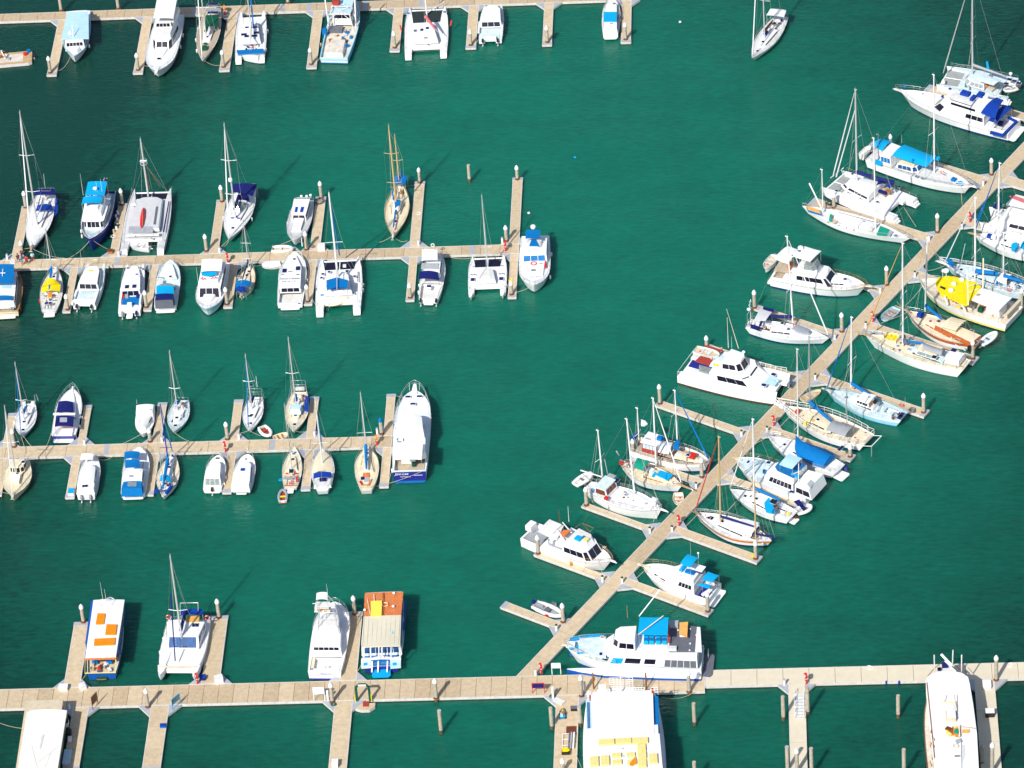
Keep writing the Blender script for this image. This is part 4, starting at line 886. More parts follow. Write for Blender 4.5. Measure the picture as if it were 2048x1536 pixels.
b.hatch((1357,502),2.15,.6,.6); b.rails(.5,.85,.6,6,ext=.2); b.sprit(1.0,.5); b.benches() if False else None; b.dome((1420,-10),5.75,.4,.4); b.rope((.9,.9),(1220,560),sag=.2)
for u in (.3,.5): b.fender(u,1)
b = sail('A','white sailboat with dark green canvas and weathered teak deck, top row',(1726,520),(1822,60),3.9,((1757,328),(1700,-560)),(.3,.62),1.5,1.1,deck='teak',stripe='brown',sf=(.85,.93),jib='white',boom=((1800,170),'dgreen'),cu=(.3,.66),cfl='beige')
b.canopy([(1752,132),(1868,132),(1862,230),(1748,228)],b.ctop+1.3,'dgreen',.15,zd=b.ctop-.3); b.slab('solar_arch',(1818,85),b.ctop+1.5,.9,2.4,.06,'steel'); b.solar((1795,108),b.ctop+1.6,.7,.9); b.solar((1840,108),b.ctop+1.6,.7,.9); b.solar((1795,35),b.ctop+1.9,.7,.9); b.solar((1840,35),b.ctop+1.9,.7,.9)
b.slab('sail_bag',(1748,420),b.sheer(.85),.9,.8,.5,'dgreen'); b.slab('hatch_cover',(1752,372),b.ctop,.5,.6,.1,'dgreen'); b.rope((.97,0),(1880,555),sag=.5); b.clutter(.1,.5,8,.8)
for u in (.35,.55,.75): b.fender(u,1 if False else -1)
b = catam('B','sailing catamaran with a blue mast cover and blue canvas across its stern, top row',(170,80),(150,435),5.2,1.4,1.1,hwf=.26,u=(.10,.88),net=None,xbeam=False)
b.block('coach_roof',(150,300),(150,165),1.4,2.3,3.6,2.6,sf=.8,nose=.5,fw=(.2,.8,4),sw=(.3,.8,3)); b.hatch((128,210),2.35,.5,.6,'navy'); b.hatch((197,208),2.35,.5,.6,'navy')
for p in ((105,262),(200,248),(130,275),(185,272)): b.solar(p,2.4,.65,.9)
b.mast((172,218),(120,-420),2.3,'alu',.1,(.4,.7),.9,aft=1.2); b.boom((160,330),'white2',3.4); b.spar('furled_sail',(178,215),2.6,(150,-100),9,.13,'blue'); b.slab('cockpit',(150,325),1.45,1.6,2.2,.05,'grey'); b.clutter(.12,.3,8,.5,1.5)
b.poly('davit_canvas',[(50,380),(248,368),(258,400),(60,412)],1.5,.2,'blue'); b.rails(.1,.9,.6,5,pul=False); b.fender(.6,-1); b.fender(.2,-1)
skiff('B','slim white tender slung under the blue canvas of the top-row catamaran',(75,400),(222,432),1.3,.7,cover='white2')
b = motor('B','rusty white and pale blue prawn trawler with gantry frames, top row',(915,-45),(786,438),5.4,2.7,1.4,'fish',nm='prawn_trawler',cat='trawler',col='skyhull',stripe='white',sf=(.75,.95),tcol='white',deck='grime',rail='skyhull',railw=.15,bul=.6,boot='blue')
b.block('wheelhouse',.52,.78,2.0,4.6,3.2,2.6,sf=.2,sw=(.5,.8,3),fw=(.5,.85,4),aw=(.5,.8,2),over=.25,roofcol='ltblue'); b.block('ice_box',(788,400),(810,300),1.0,1.9,3.0,2.6,sf=.05,col='white2',top='grime')
b.slab('net_drum',(800,245),1.0,1.2,2.6,.9,'dgrey'); b.clutter(.15,.5,26,.85,1.0,('rust','white2','palewood','dgrey','blue','steel','grime'),(.3,.8)); b.slab('blue_drum',(720,258),1.5,.7,.7,1.0,'blue')
for u in (.42,.56,.70):
    m=MB(); x=u*b.L; w_=b.hw(x)*.85; zt=5.2; m.tube([(x,-w_,1.6),(x,-w_*.75,zt),(x,w_*.75,zt),(x,w_,1.6)],.09,'white2',6); m.tube([(x,-w_*.7,zt-.9),(x+.8,0,zt),(x,w_*.7,zt-.9)],.06,'white2',5); m.build('gantry_frame',b.root)
m=MB()
for sd in (1,-1): m.tube([(.42*b.L,sd*1.6,5.2),(.70*b.L,sd*1.6,5.2)],.08,'white2',5); m.tube([(.42*b.L,sd*1.6,5.2),(.56*b.L,sd*2.0,2.6)],.05,'white2',5); m.tube([(.5*b.L,sd*2.3,1.8),(.52*b.L,sd*2.6,9)],.12,'white',6); m.tube([(.42*b.L,sd*1.5,5.2),(.56*b.L,-sd*1.5,5.3)],.05,'white2',5)
m.build('trawl_boom',b.root); b.slab('winch_house',(805,30),5.0,1.2,1.2,.7,'redbrown'); b.rope((.03,2.2),(655,470),sag=.15); b.ring((690,338),1.3,'orange','y',.25)
b = catam('B','white sailing catamaran with a red sail cover on its boom, top row',(1495,50),(1485,408),7.3,1.3,.9,hwf=.2,u=(.13,.68))
b.block('coach_roof',(1480,300),(1490,172),1.3,2.1,4.2,2.6,sf=.9,nose=.6,fw=(.25,.75,3),sw=(.3,.8,2)); b.mast((1487,105),(1470,-480),1.4,'white',.12,(.35,.65),1.0,aft=2.0); 
b.spar('boom',(1480,135),3.4,(1580,245),3.3,.07,'alu'); b.spar('sail_cover',(1484,125),3.7,(1556,222),3.4,.30,'pink',.16)
for p in ((1350,103),(1630,92)): b.hatch(p,1.32,.5,.55,'blue')
for p in ((1405,235),(1455,228),(1497,215)): b.hatch(p,2.15,.7,.5,'navy' if p[0]!=1405 else 'dgrey')
b.hatch((1485,290),2.1,.3,.6,'navy'); b.rails(.12,.92,.5,5,pul=False); b.clutter(.1,.6,6,.7,1.4,sz=(.1,.25)); 
for p,q in (((1300,230),(1290,190)),((1672,195),(1680,155))): b.spar('marker_flag',p,1.4,q,2.2,.12,'red')
b.spar('spinnaker_pole',(1500,95),1.6,(1625,10),1.7,.06,'white')
b = catam('C','small white power catamaran with two dark outboards and a pale blue cockpit, top row',(188,28),(172,228),4.1,1.3,.9,hwf=.32,u=(.02,.93),net=None,xbeam=False,steps=False,nm='power_catamaran',deck='ltdeck',cat='power catamaran')
b.kind='round'; b.block('cabin',(175,118),(180,32),1.2,2.5,3.6,3.0,sf=.5,nose=.9,sw=(.4,.8,2),aw=(.15,.8,3),col='white'); b.outboard(1.25,h=1); b.outboard(-1.25); b.slab('engine_well',(172,222),1.0,.5,2.0,.45,'white'); b.slab('seat',(215,132),1.1,.5,.6,.5,'navy'); b.slab('side_deck',(108,160),1.2,3.2,.3,.3,'white'); b.slab('side_deck',(240,160),1.2,3.2,.3,.3,'white'); b.rope((.02,2),(90,245),sag=.1)
b = motor('C','small white cabin cruiser with a bright blue square on its roof, top row',(865,-8),(856,192),3.1,1.6,1.1,'round',col='white')
b.block('cabin',(860,165),(862,18),1.1,2.2,2.5,2.0,sf=.7,nose=.5,sw=(.35,.8,3),fw=(.3,.8,2)); b.poly('roof_panel',[(817,67),(893,67),(890,123),(815,123)],2.33,.07,'bright'); b.hatch((862,135),2.2,.5,.5,'plate'); b.hatch((878,22),2.2,.4,.5,'dgrey'); b.platform(.6,.5); b.rails(.5,.9,.5,3); b.poly('cockpit_window',[(815,130),(825,130),(822,165),(812,165)],2.0,.05,'plate'); b.slab('engine_cover',(905,100),1.4,.6,.3,.3,'dgrey')
# ------------------------------------------------------------------ sailing boat leaving at the top right
b = sail('C','white sailboat under way alone in open water at the top with a white stern canopy',(1662,330),(1832,92),3.7,((1723,217),(1712,-560)),(.28,.6),1.35,1.0,jib='white',rake=False,stripe='wood',sf=(.5,.56),nm='sailing_boat',deck='white2',cab='white')
b.boom((1778,118),'brown'); b.canopy([(1765,50),(1856,58),(1843,97),(1742,86)],3.2,'white',.1); b.slab('sail_bag',(1740,192),1.7,.9,.5,.4,'royal'); b.hatch((1703,258),None,.6,.6,'dgrey'); b.clutter(.08,.35,9,.8,1.2,('navy','brown','white2','dgrey')); b.fender(.5,-1,'red') if False else None
# ------------------------------------------------------------------ work raft on the left edge
rf = Boat('A','work_raft','raft','flat tan work raft with an outboard and red and blue tubs at the left edge',(-180,520),(272,480),3.6,.6,.6); rf.kind='round'; rf.hw=lambda x:1.8; rf.bul=0
m=MB(); m.prism([(0,-1.5),(.5,-1.8),(rf.L,-1.8),(rf.L,1.8),(.5,1.8),(0,1.5)],-.3,.55,'palewood','whaler'); m.build('float',rf.root); rf.outboard(0,-.35,.5)
for p,c in (((217,467),'red'),((245,442),'blue'),((35,462),'orange')): c0=rf.px(p,.6); m=MB(); m.cyl(c0.x,c0.y,.55,.95,.32,.35,c,10); m.build('tub',rf.root)
for i in range(7): rf.slab('deck_gear',(rf.rnd.uniform(0,80),rf.rnd.uniform(450,510)),.55,.4,.5,.4,rf.rnd.choice(['white2','grey','rust']),rot=i)
rf.spar('crane_arm',(10,430),1.2,(45,500),.7,.09,'white'); m=MB(); m.box(1.5,6,-1.2,1.2,.55,.56,'grime'); m.build('deck_sheet',rf.root)
# ================================================================== SECOND ROW, upper side
b = sail('D','white sloop with royal blue cockpit canvas and bimini, bow towards the group of people',(290,1340),(435,800),4.2,((352,1120),(195,70)),(.30,.62),1.5,1.1,jib='white',stripe='white2',col='white',sl_=1.2,mr=.14,jr=.12,deck='white',cu=(.34,.66))
b.boom((440,840),None); b.canopy([(330,785),(512,780),(516,838),(322,842)],3.3,'navy',.12); b.canopy([(345,935),(480,930),(500,985),(330,990)],2.3,'royal',.25,zd=1.4); b.poly('side_cloth',[(512,870),(538,870),(538,1000),(512,1030)],1.8,.5,'royal'); b.slab('cowling_hatch',(340,1240),None,1.6,1.0,.12,'white2'); b.clutter(.08,.34,16,.8,1.2); b.solar((430,790),3.5,.6,1.4); b.sprit(.5,.3,'palewood'); b.rope((.97,.3),(170,1345),sag=.1); b.rope((.97,-.3),(600,1425),sag=.5); b.spar('stern_pole',(420,770),1.5,(405,640),3.5,.04,'steel')
b = motor('D','navy-hulled trawler yacht with two bright blue flybridge canopies',(835,1245),(965,800),4.6,3.1,1.8,'fish',nm='trawler_yacht',cat='trawler',col='navyhull',deck='ltdeck',rail='white',railw=.12,bul=.55,boot='navyhull')
b.block('deckhouse',(950,860),(865,1075),1.8,3.7,3.6,3.1,sf=.2,nose=.3,sw=(.45,.85,4),fw=(.35,.85,5),over=.35,nt=.75); b.block('flybridge',(935,870),(870,1010),3.8,4.6,3.0,2.7,sf=.5,nose=.4,col='white',top='white2'); b.block('helm_seat',(915,930),(905,960),4.6,5.0,1.7,1.6,sf=.05)
b.canopy([(818,715),(998,712),(972,842),(790,840)],6.2,'bright',.1,zd=3.6); b.canopy([(775,858),(952,855),(940,915),(757,925)],5.7,'bright',.25,zd=4.4); b.dome((885,780),6.6,.35,.3,post=.5); b.ant((775,840),4.6,4.2); b.ant((910,840),5.5,2.6); b.ant((955,840),5.5,3.2); b.rails(.45,.88,.5,6,ext=0,push=False); b.clutter(.05,.4,14,.9,1.9,('brown','dgrey','white2','navy','palewood')); b.rope((.95,.4),(640,1425),sag=.5); b.rope((.95,-.4),(1010,1345),sag=.2); b.fender(.7,-1); b.fender(.8,-1); b.ring((980,690),2.6,'navy','z',.3); b.slab('boat_crane',(985,850),2.0,2.6,.25,2.6,'brown')
b = catam('D','large grey-decked sailing catamaran with a red kayak lying on top',(1420,775),(1322,1345),7.2,1.6,1.1,hwf=.2,u=(.16,.84),deck='greydeck',xbeam=True,net='glass',brz=None)
b.block('coach_roof',(1325,1150),(1370,860),1.6,2.2,4.8,4.2,sf=.8,nose=.6,col='white',top='greydeck'); b.poly('roof_pad',[(1200,1130),(1420,1130),(1425,1190),(1195,1190)],2.27,.05,'plate'); b.mast((1322,850),(1250,315),1.7,'alu',.16,(),1.2,fore=b.L-.4,aft=1.5)
c=b.mb.lerp(b.mt,.62); m=MB(); m.torus(c,.55,.05,'alu','z',14,5); m.torus(c+Vector((0,0,-.5)),.55,.05,'alu','z',14,5); m.build('crows_nest',b.root); m=MB(); m.tube([c+Vector((-.1,-.5,.05)),c+Vector((-.1,.5,.05))],.10,'white',6); m.build('radar_scanner',b.root)
m=MB(); q=b.px((1390,770),1.6); m.tube([c,Vector((q.x,-1.2,1.7))],.06,'rust',5); m.tube([c,Vector((q.x-.6,.4,1.7))],.05,'rust',5); m.build('mast_strut',b.root)
kp,kq=b.px((1338,955),2.5),b.px((1315,1145),2.5); m=MB(); m.tube([kp,kp.lerp(kq,.15),kp.lerp(kq,.5),kp.lerp(kq,.85),kq],[.03,.3,.38,.28,.03],'red',8); m.build('kayak',b.root)
b.poly('black_hose_rack',[(1452,945),(1472,945),(1448,1110),(1428,1110)],2.3,.15,'dgrey'); b.poly('blue_stripe',[(1568,895),(1578,895),(1530,1180),(1515,1180)],1.75,.04,'navy'); b.rails(.12,.97,.6,7,pul=False); b.slab('davit_beam',(1330,1215),1.7,.5,5.2,.25,'white2'); b.clutter(.1,.2,6,.6,1.7); b.slab('coach_grab',(1240,930),2.2,.5,.9,.1,'white'); b.slab('winch_pod',(1290,905),1.7,.6,.6,.4,'white')
b.rope((.05,-3.3),(1525,1395),sag=0)
skiff('D','white tender with an outboard slung between the sterns of the grey-decked catamaran',(1195,1275),(1395,1310),1.7,.5,inner='white2',eng='black')
b = sail('F','white sloop with a big navy bimini and boom cover, second row',(395,1270),(590,730),4.5,((470,1062),(352,95)),(.26,.62),1.5,1.1,jib='white',mr=.13,jr=.11,stripe='white2',sf=(.6,.64),deck='white',sl_=1.25,cu=(.38,.68))
b.boom((510,760),'navy',3.0); b.canopy([(440,705),(690,710),(640,830),(415,790)],3.5,'navy',.2); b.canopy([(500,770),(600,830),(610,890),(500,870)],2.6,'navy',.2); b.block('spray_hood',(555,890),(540,935),1.7,2.3,1.9,1.4,sf=.5,nose=.3,col='clear',glass='clear'); c=b.mb.lerp(b.mt,.42); m=MB(); m.cyl(c.x+.35,c.y,c.z,c.z+.35,.33,.33,'white'); m.dome(c.x+.35,c.y,c.z+.35,.33,.2,'white'); m.build('radar_dome',b.root)
for y in (.5,-.5): b.hatch((.63,y),b.ctop+.03,.35,.5,'royal')
b.fender(.55,-1); b.fender(.15,-1,'cream'); b.fender(.55,1); b.rope((.97,.2),(318,1345),sag=.1); b.rope((.97,.1),(330,1340),sag=.6)
b = motor('F','small white pilothouse boat with two blue roof panels and a blue stem, second row',(1066,1275),(1172,870),3.7,1.9,1.2,'round',col='white',stripe='white2',boot='blue',deck='greydeck',bh=.35)
b.block('wheelhouse',(1165,868),(1125,1015),1.3,2.7,2.5,2.3,sf=.15,sw=(.35,.85,3),fw=(.3,.85,2),over=.15,aw=(.3,.8,2)); b.block('coach_roof',(1120,1030),(1088,1170),1.4,2.0,1.9,1.6,sf=.2,col='white',sw=(.35,.7,3)); b.poly('roof_panel',[(1080,940),(1105,940),(1095,992),(1070,992)],2.87,.04,'royal'); b.poly('roof_panel',[(1138,940),(1168,940),(1155,992),(1125,992)],2.87,.04,'royal')
for p in ((1140,835),(1195,835),(1235,825)): b.dome(p,2.9,.22,.25,nm='antenna_dome',post=.4)
b.slab('antenna_bar',(1170,848),3.0,.1,2.4,.08,'steel'); b.rails(.3,.9,.5,5,ext=0); b.rope((.96,.3),(930,1325),sag=.05); b.rope((.96,-.3),(1170,1320),sag=.1); b.hatch((1070,1150),2.05,.15,.15,'dgrey'); b.hatch((1098,1150),2.05,.15,.15,'dgrey'); b.fender(.5,-1)
b = sail('H','cream and timber ketch with two pale wooden masts and blue covers',(246,905),(305,500),3.9,((262,690),(213,85)),(.30,.66),1.5,1.2,'canoe',col='cream',deck='cream',rail=True,railc='spar',mcol='spar',jib=None,cu=(.38,.62),ch=.4,cab='cream',cfl='beige',mr=.13,fore=None,sl_=1.15,aft=4.5,bul=.2)
b.boom((300,590),None); mb_=b.mb.copy(); b.mast((289,528),(253,155),1.6,'spar',.10,(.50,),.9,fore=False,aft=.1,nm='mizzen_mast'); b.boom((315,425),'blue',2.6,.26,.14); b.canopy([(250,462),(355,456),(340,518),(258,520)],2.7,'blue',.1); b.block('doghouse',(292,640),(275,690),1.7,2.3,1.6,1.2,sf=.4,nose=.3,col='white2'); b.poly('blue_hood',[(258,640),(300,632),(300,665),(262,690)],2.5,.3,'blue')
b.spar('staysail_cover',(240,560),2.6,(262,690),1.9,.12,'blue'); b.spar('jib_cover',(268,712),2.0,(250,840),1.9,.17,'blue',.12); b.clutter(.1,.5,14,.8,None,('wood','palewood','white2','rust')); b.clutter(.65,.9,4,.6); b.sprit(.9,.25,'white2'); b.rope((.97,.3),(145,955),sag=.2); b.rope((.97,-.3),(355,942),sag=.7); b.rope((.1,-1.5),(410,525),sag=.1)
# ================================================================== SECOND ROW, lower side
b = motor('E','wooden cruiser with a brown hull and three bright blue canopies at the left edge',(105,395),(55,840),4.6,2.0,1.2,'fish',nm='trawler_yacht',cat='trawler',col='brown',deck='teak',rail='wood',railw=.2,bul=.4,tcol='cream',stripe='cream',sf=(.1,.3))
b.block('deckhouse',(40,730),(75,440),1.4,2.7,3.1,2.7,sf=.5,sw=(.4,.85,4),fw=(.4,.8,3),col='white',over=.1); b.canopy([(-40,352),(143,350),(140,548),(-60,550)],3.9,'blue',.06,n=2,zd=2.7); b.poly('roof_hatch',[(20,560),(115,560),(112,600),(15,600)],2.85,.05,'ltblue'); b.canopy([(-40,674),(130,674),(125,715),(-40,718)],3.2,'blue',.1,zd=1.5); b.spar('roof_cross',(5,440),4.1,(55,440),4.1,.07,'white'); b.spar('roof_cross',(30,400),4.1,(25,470),4.1,.07,'white'); b.clutter(.03,.15,12,.9,1.3,('dgrey','palewood','white2','brown')); b.slab('stern_bench',(40,800),1.3,.5,2.4,.4,'white2'); b.platform(.4,.3,.75,'white2'); b.fender(.1,-1,'brown'); b.ring((125,800),1.5,'dgrey','z',.25); b.rails(.5,.9,.5,3,'wood',pul=True,push=False,ext=.1)
b = sail('E','small white sailboat with a bright yellow cockpit awning',(562,372),(500,835),3.5,((515,462),(358,4)),(.35,),1.25,1.0,jib=None,deck='white2',cu=(.40,.68),cfl='white2',mh=None,mr=.1,sl_=1.05)
b.boom((500,615),'blue',2.4,.22,.12); b.canopy([(425,585),(622,560),(575,515),(475,500)],2.5,'yellow',.3,n=3); b.canopy([(428,640),(612,630),(622,560),(425,585)],2.25,'yellow',.3,n=2)
for p in ((475,750),(513,748)): b.solar(p,1.7,.55,.5)
b.slab('orange_box',(515,680),1.2,.5,.6,.5,'orange'); b.clutter(.1,.35,14,.8,1.1); b.platform(.5,.4,.8,'white2'); b.spar('jib_cover',(520,440),1.9,(510,400),3.0,.15,'blue'); b.rope((.97,-.3),(690,420),sag=.2); b.fender(.3,1,'red'); b.ring((560,395),1.35,'white2','z',.3)
b = catam('E','white power catamaran with a rounded cabin, orange roof mark and pale blue cockpit',(985,340),(862,765),3.9,1.7,1.1,hwf=.34,u=(.01,.90),net=None,xbeam=False,steps=False,nm='power_catamaran',deck='ltdeck',cat='power catamaran')
b.kind='round'; b.block('cabin',(905,545),(960,370),1.3,2.5,3.2,2.5,sf=.7,nose=1.0,sw=(.45,.85,3),aw=(.15,.85,3)); b.poly('orange_badge',[(908,408),(950,408),(950,422),(908,422)],2.62,.04,'yellow'); b.slab('side_deck',(765,700),1.2,3.6,.3,.35,'white'); b.slab('side_deck',(985,700),1.2,3.6,.3,.35,'white'); b.slab('fishing_board',(862,740),1.2,.8,3.4,.3,'white'); b.outboard(1.15); b.outboard(-1.15); b.spar('roof_rack',(790,622),2.3,(975,618),2.3,.04,'steel'); b.ant((845,380),2.5,3); b.rails(.65,.95,.5,3,pul=True,push=False); b.slab('door_frame',(950,520),1.4,1.0,.6,.05,'navy'); b.rope((.97,.3),(820,385),sag=.1)
b = catam('E','white twin-outboard boat with a vivid blue cockpit floor and two roof panels',(1385,345),(1322,835),3.7,1.6,1.1,hwf=.34,u=(.01,.90),net=None,xbeam=False,steps=False,nm='power_catamaran',deck='white',cat='power catamaran')
b.kind='round'; b.block('cabin',(1345,610),(1365,470),1.3,2.6,3.1,2.6,sf=.6,nose=.5,sw=(.4,.85,2),aw=(.15,.8,3),over=.12); b.block('fore_cabin',(1370,480),(1385,370),1.3,2.0,2.7,1.8,sf=.4,nose=.8,sw=(.35,.7,2)); b.solar((1300,582),2.72,.85,.6); b.solar((1375,577),2.72,.85,.6); b.poly('cockpit_floor',[(1260,690),(1430,680),(1420,765),(1250,765)],1.25,.06,'blue')
for p in ((1310,392),(1442,392),(1400,458)): b.hatch(p,2.05,.4,.35,'blueglass')
b.slab('cockpit_chair',(1300,690),1.25,.5,.5,.6,'grey'); b.slab('cockpit_chair',(1360,650),1.25,.6,.6,.7,'black'); b.slab('cockpit_chair',(1415,688),1.25,.5,.5,.5,'navy'); b.slab('fuel_can',(1262,690),1.25,.4,.3,.5,'red'); b.slab('side_deck',(1238,720),1.2,2.6,.25,.35,'white'); b.slab('side_deck',(1440,720),1.2,2.6,.25,.35,'white'); b.outboard(1.1,col='grey'); b.outboard(-1.1,col='navy'); b.slab('fish_table',(1328,780),1.4,.7,.7,.5,'white'); b.platform(.8,.45,.3); b.rails(.6,.95,.5,3,push=False)
b = motor('E','white sports cruiser with a bright blue canopy over a dark stern curtain',(1745,305),(1692,775),3.8,1.8,1.1,col='white',stripe='white2',deck='ltdeck',bul=.06)
b.block('fore_cabin',(1700,480),(1735,350),1.5,2.0,2.8,1.7,sf=.5,nose=.9,col='ltdeck',top='white'); b.canopy([(1602,655),(1782,652),(1778,572),(1602,574)],2.9,'bright',.12,post=False,zd=1.2); b.block('camper_curtain',(1692,718),(1692,650),1.2,2.75,2.9,2.9,sf=0,col='dgrey',top='navy'); b.block('windscreen',(1695,565),(1700,548),1.6,2.5,2.9,2.5,sf=.5,nose=.3,col='clear',glass='clear'); b.platform(.7,.35); b.hatch((1640,490),2.02,.3,.9,'steel'); b.hatch((1745,478),2.02,.4,.4,'glass'); b.slab('seat_pad',(1640,535),2.0,1.0,.9,.12,'white2'); b.rails(.5,.86,.55,5,push=False,ext=.2); b.rope((.95,-.6),(1560,745),sag=.1) if False else None
b = motor('G','white flybridge cruiser with pale blue hull band, blue roof panel and orange lifebuoys',(232,790),(345,300),4.5,2.2,1.4,'full',col='white',stripe='skyhull',sf=(.5,.85),deck='white',boot='navyhull',bul=.10)
b.block('deckhouse',(335,300),(262,565),1.5,3.1,3.7,3.6,sf=.95,sw=(.4,.85,4),fw=(.06,.94,3),over=.1); b.canopy([(180,262),(405,262),(392,385),(172,390)],5.0,'white',.12,.12,True,'hardtop',zd=3.1); b.poly('blue_panel',[(172,392),(340,388),(338,425),(262,443),(180,432)],4.4,.06,'bright'); b.block('flybridge',(300,380),(275,505),3.1,3.8,3.2,2.8,sf=.4,nose=.5,col='white',top='white'); b.block('coach_roof',(255,600),(235,720),1.9,2.2,2.5,1.4,sf=.5,nose=.8,col='white')
for p in ((185,470),(208,478),(298,468),(325,465)): b.ring(p,3.95,'red','x',.2)
b.rails(.55,.9,.5,4,push=False,ext=0); b.ant((140,495),2.2,2.6); b.hatch((200,535),3.15,.3,1,'ltdeck'); b.fender(.35,-1); b.rope((.2,2),(130,300),sag=0)
b = sail('G','little cream sailboat with a royal blue cockpit hood, bow up beside the red hose reel',(712,318),(600,665),2.9,((655,340),(517,-148)),(.18,.52),1.2,.95,'canoe',col='cream',deck='cream',cab='cream',boot='white',stripe='brown',sf=(.8,.92),railc='brown',cu=(.42,.7),jib='cream',jr=.07,cfl='brown',mr=.08,sl_=.8,n_w=4)
b.boom((612,478),'navy',2.1,.13,.09); b.canopy([(550,500),(705,500),(700,560),(548,565)],2.3,'blue',.3,n=2); b.canopy([(550,565),(650,560),(655,618),(548,612)],2.2,'royal',.2,n=2); b.clutter(.05,.3,8,.8,1.0); b.sprit(.8,.15,'white'); b.hatch((582,450),b.ctop+.02,.6,.3,'dgrey'); b.rope((.97,-.2),(820,320),sag=.2)
b = motor('G','white game fishing boat with black lettering on its roof, stern down',(1183,178),(1130,735),4.3,1.9,1.1,'motor',col='white',deck='white2',bul=.1,cock=(.02,.30,3.4),cfl='white2',cd=.55)
b.block('deckhouse',(1125,560),(1150,330),1.4,2.5,3.3,2.9,sf=.9,nose=.4,col='white',sw=(.4,.8,3),aw=(.2,.8,3),over=.08); b.block('fore_cabin',(1150,340),(1175,225),1.6,2.1,2.8,1.5,sf=.5,nose=.8)
for p in ((1072,385),(1218,360)): b.solar(p,2.65,1.0,.65)
b.hatch((1133,398),2.62,.2,.6,'dgrey'); b.hatch((1052,427),2.62,.25,.4,'blue'); b.hatch((1215,430),2.62,.25,.4,'royal'); b.hatch((1178,262),2.15,.4,.4,'glass')
c=b.px((1128,468),2.72); b.text('PEACE A UNAID',(c.x,c.y,2.67),.42,((0,-1,0),(1,0,0),(0,0,1)),'dgrey'); c=b.px((1118,498),2.72); b.text('GE N 1 F',(c.x,c.y,2.67),.42,((0,-1,0),(1,0,0),(0,0,1)),'dgrey',sx=1.3)
b.slab('esky_lid',(1042,605),1.0,1.5,.6,.3,'dgrey'); b.platform(.5,.3,.75); b.slab('transom_corner',(1015,735),1.0,.3,.4,.05,'bright'); b.slab('transom_corner',(1230,738),1.0,.3,.4,.05,'royal'); b.spar('boom_pole',(1140,575),1.8,(1240,585),1.8,.04,'dgrey'); b.rails(.45,.86,.6,5,'white',push=False,ext=.3); b.fender(.35,-1); b.fender(.25,-1); b.fender(.5,-1); b.ant((1265,120),2.2,1.6,.1)
rib('G','cream inflatable tender parked on the walkway edge behind the small pilothouse boat',(1165,150),(935,150),1.9,.35,'white2','beige','white2',None)
skiff('G','upturned pale grey dinghy lying on the water beside the lettered game boat',(822,320),(1030,300),1.9,0,col='white2',inner='white2',cover='white')
b = catam('G','white sailing catamaran with a blue five-sided bimini and dark forward nets',(1670,235),(1650,800),7.2,1.6,1.1,hwf=.21,u=(.12,.78),net='glass',col='white',boot='blue')
b.kind='cathull'; b.block('coach_roof',(1640,600),(1650,400),1.6,2.5,4.4,3.2,sf=1.1,nose=.8,fw=(.2,.75,5),sw=(.25,.75,3)); b.poly('bimini',[(1523,488),(1635,455),(1755,485),(1750,570),(1635,560),(1530,592)],3.8,.06,'blue'); b.canopy([(1523,540),(1752,535),(1750,572),(1530,592)],3.6,'royal',.1,zd=1.7,n=2)
b.mast((1638,455),(1420,800) if False else (1607,-455),2.6,'white',.16,(.42,),1.3,aft=2,fore=b.L-.35,jib='blue',jr=.14); b.boom((1640,600),None,4.2)
for p in ((1485,422),(1553,400),(1745,390),(1470,463),(1828,447)): b.hatch(p,1.65,.45,.4,'navy')
for p in ((1480,650),(1808,633)): b.hatch(p,1.55,.35,.55,'tint')
b.slab('cockpit_bench',(1640,640),1.6,.6,3.6,.5,'white'); b.slab('winch_pod',(1720,340),1.65,.5,.5,.3,'white2'); b.rails(.1,.95,.6,7,pul=False); b.fender(.5,-1); b.fender(.4,-1); b.slab('hull_window',(1865,450),1.6,2.6,.12,.05,'glass'); b.rope((.08,3.3),(1370,690),sag=.1)
m=MB(); m.tube([b.px((1530,780),1.0),b.px((1530,820),.1)],.03,'steel',4); m.tube([b.px((1545,780),1.0),b.px((1545,820),.1)],.03,'steel',4); m.build('boarding_ladder',b.root)
rib('G','cream inflatable tender hung across the stern of the blue-bimini catamaran',(1765,685),(1540,740),1.8,.7,'cream','beige','cream',None)
b = motor('H','white twin-outboard launch with a navy canopy and raised helm, stern beside a capped pile',(578,1030),(513,1378),3.7,1.8,1.1,'round',col='white',stripe='white2',deck='white2',cock=(.02,.34,2.9),cfl='white2')
b.block('cabin',(530,1170),(545,1075),1.4,2.6,2.6,2.3,sf=.5,sw=(.35,.85,2),fw=(.25,.8,3)); b.canopy([(462,1090),(582,1085),(580,1010),(465,1005)],3.9,'white',.08,.08,True,'hardtop',zd=2.6); b.canopy([(440,1230),(595,1240),(585,1178),(445,1175)],2.9,'navy',.25,zd=1.3); b.poly('clear_screen',[(462,1110),(590,1110),(590,1155),(458,1150)],2.7,.1,'plate'); b.outboard(1.2,col='black'); b.outboard(-1.2,col='black'); b.slab('bait_box',(518,1298),1.1,.6,.7,.4,'navy','white'); b.platform(.5,.4,.5); b.ring((545,975),3.2,'white2','x',.25); b.rails(.5,.92,.55,4,push=False); b.fender(.2,1); b.fender(.35,1)
b = catam('H','slender white racing catamaran with a grey mast and pointed sterns',(960,1052),(952,1325),6.0,1.2,.9,hwf=.19,u=(.14,.70),net='glass',steps=False,boot='white')
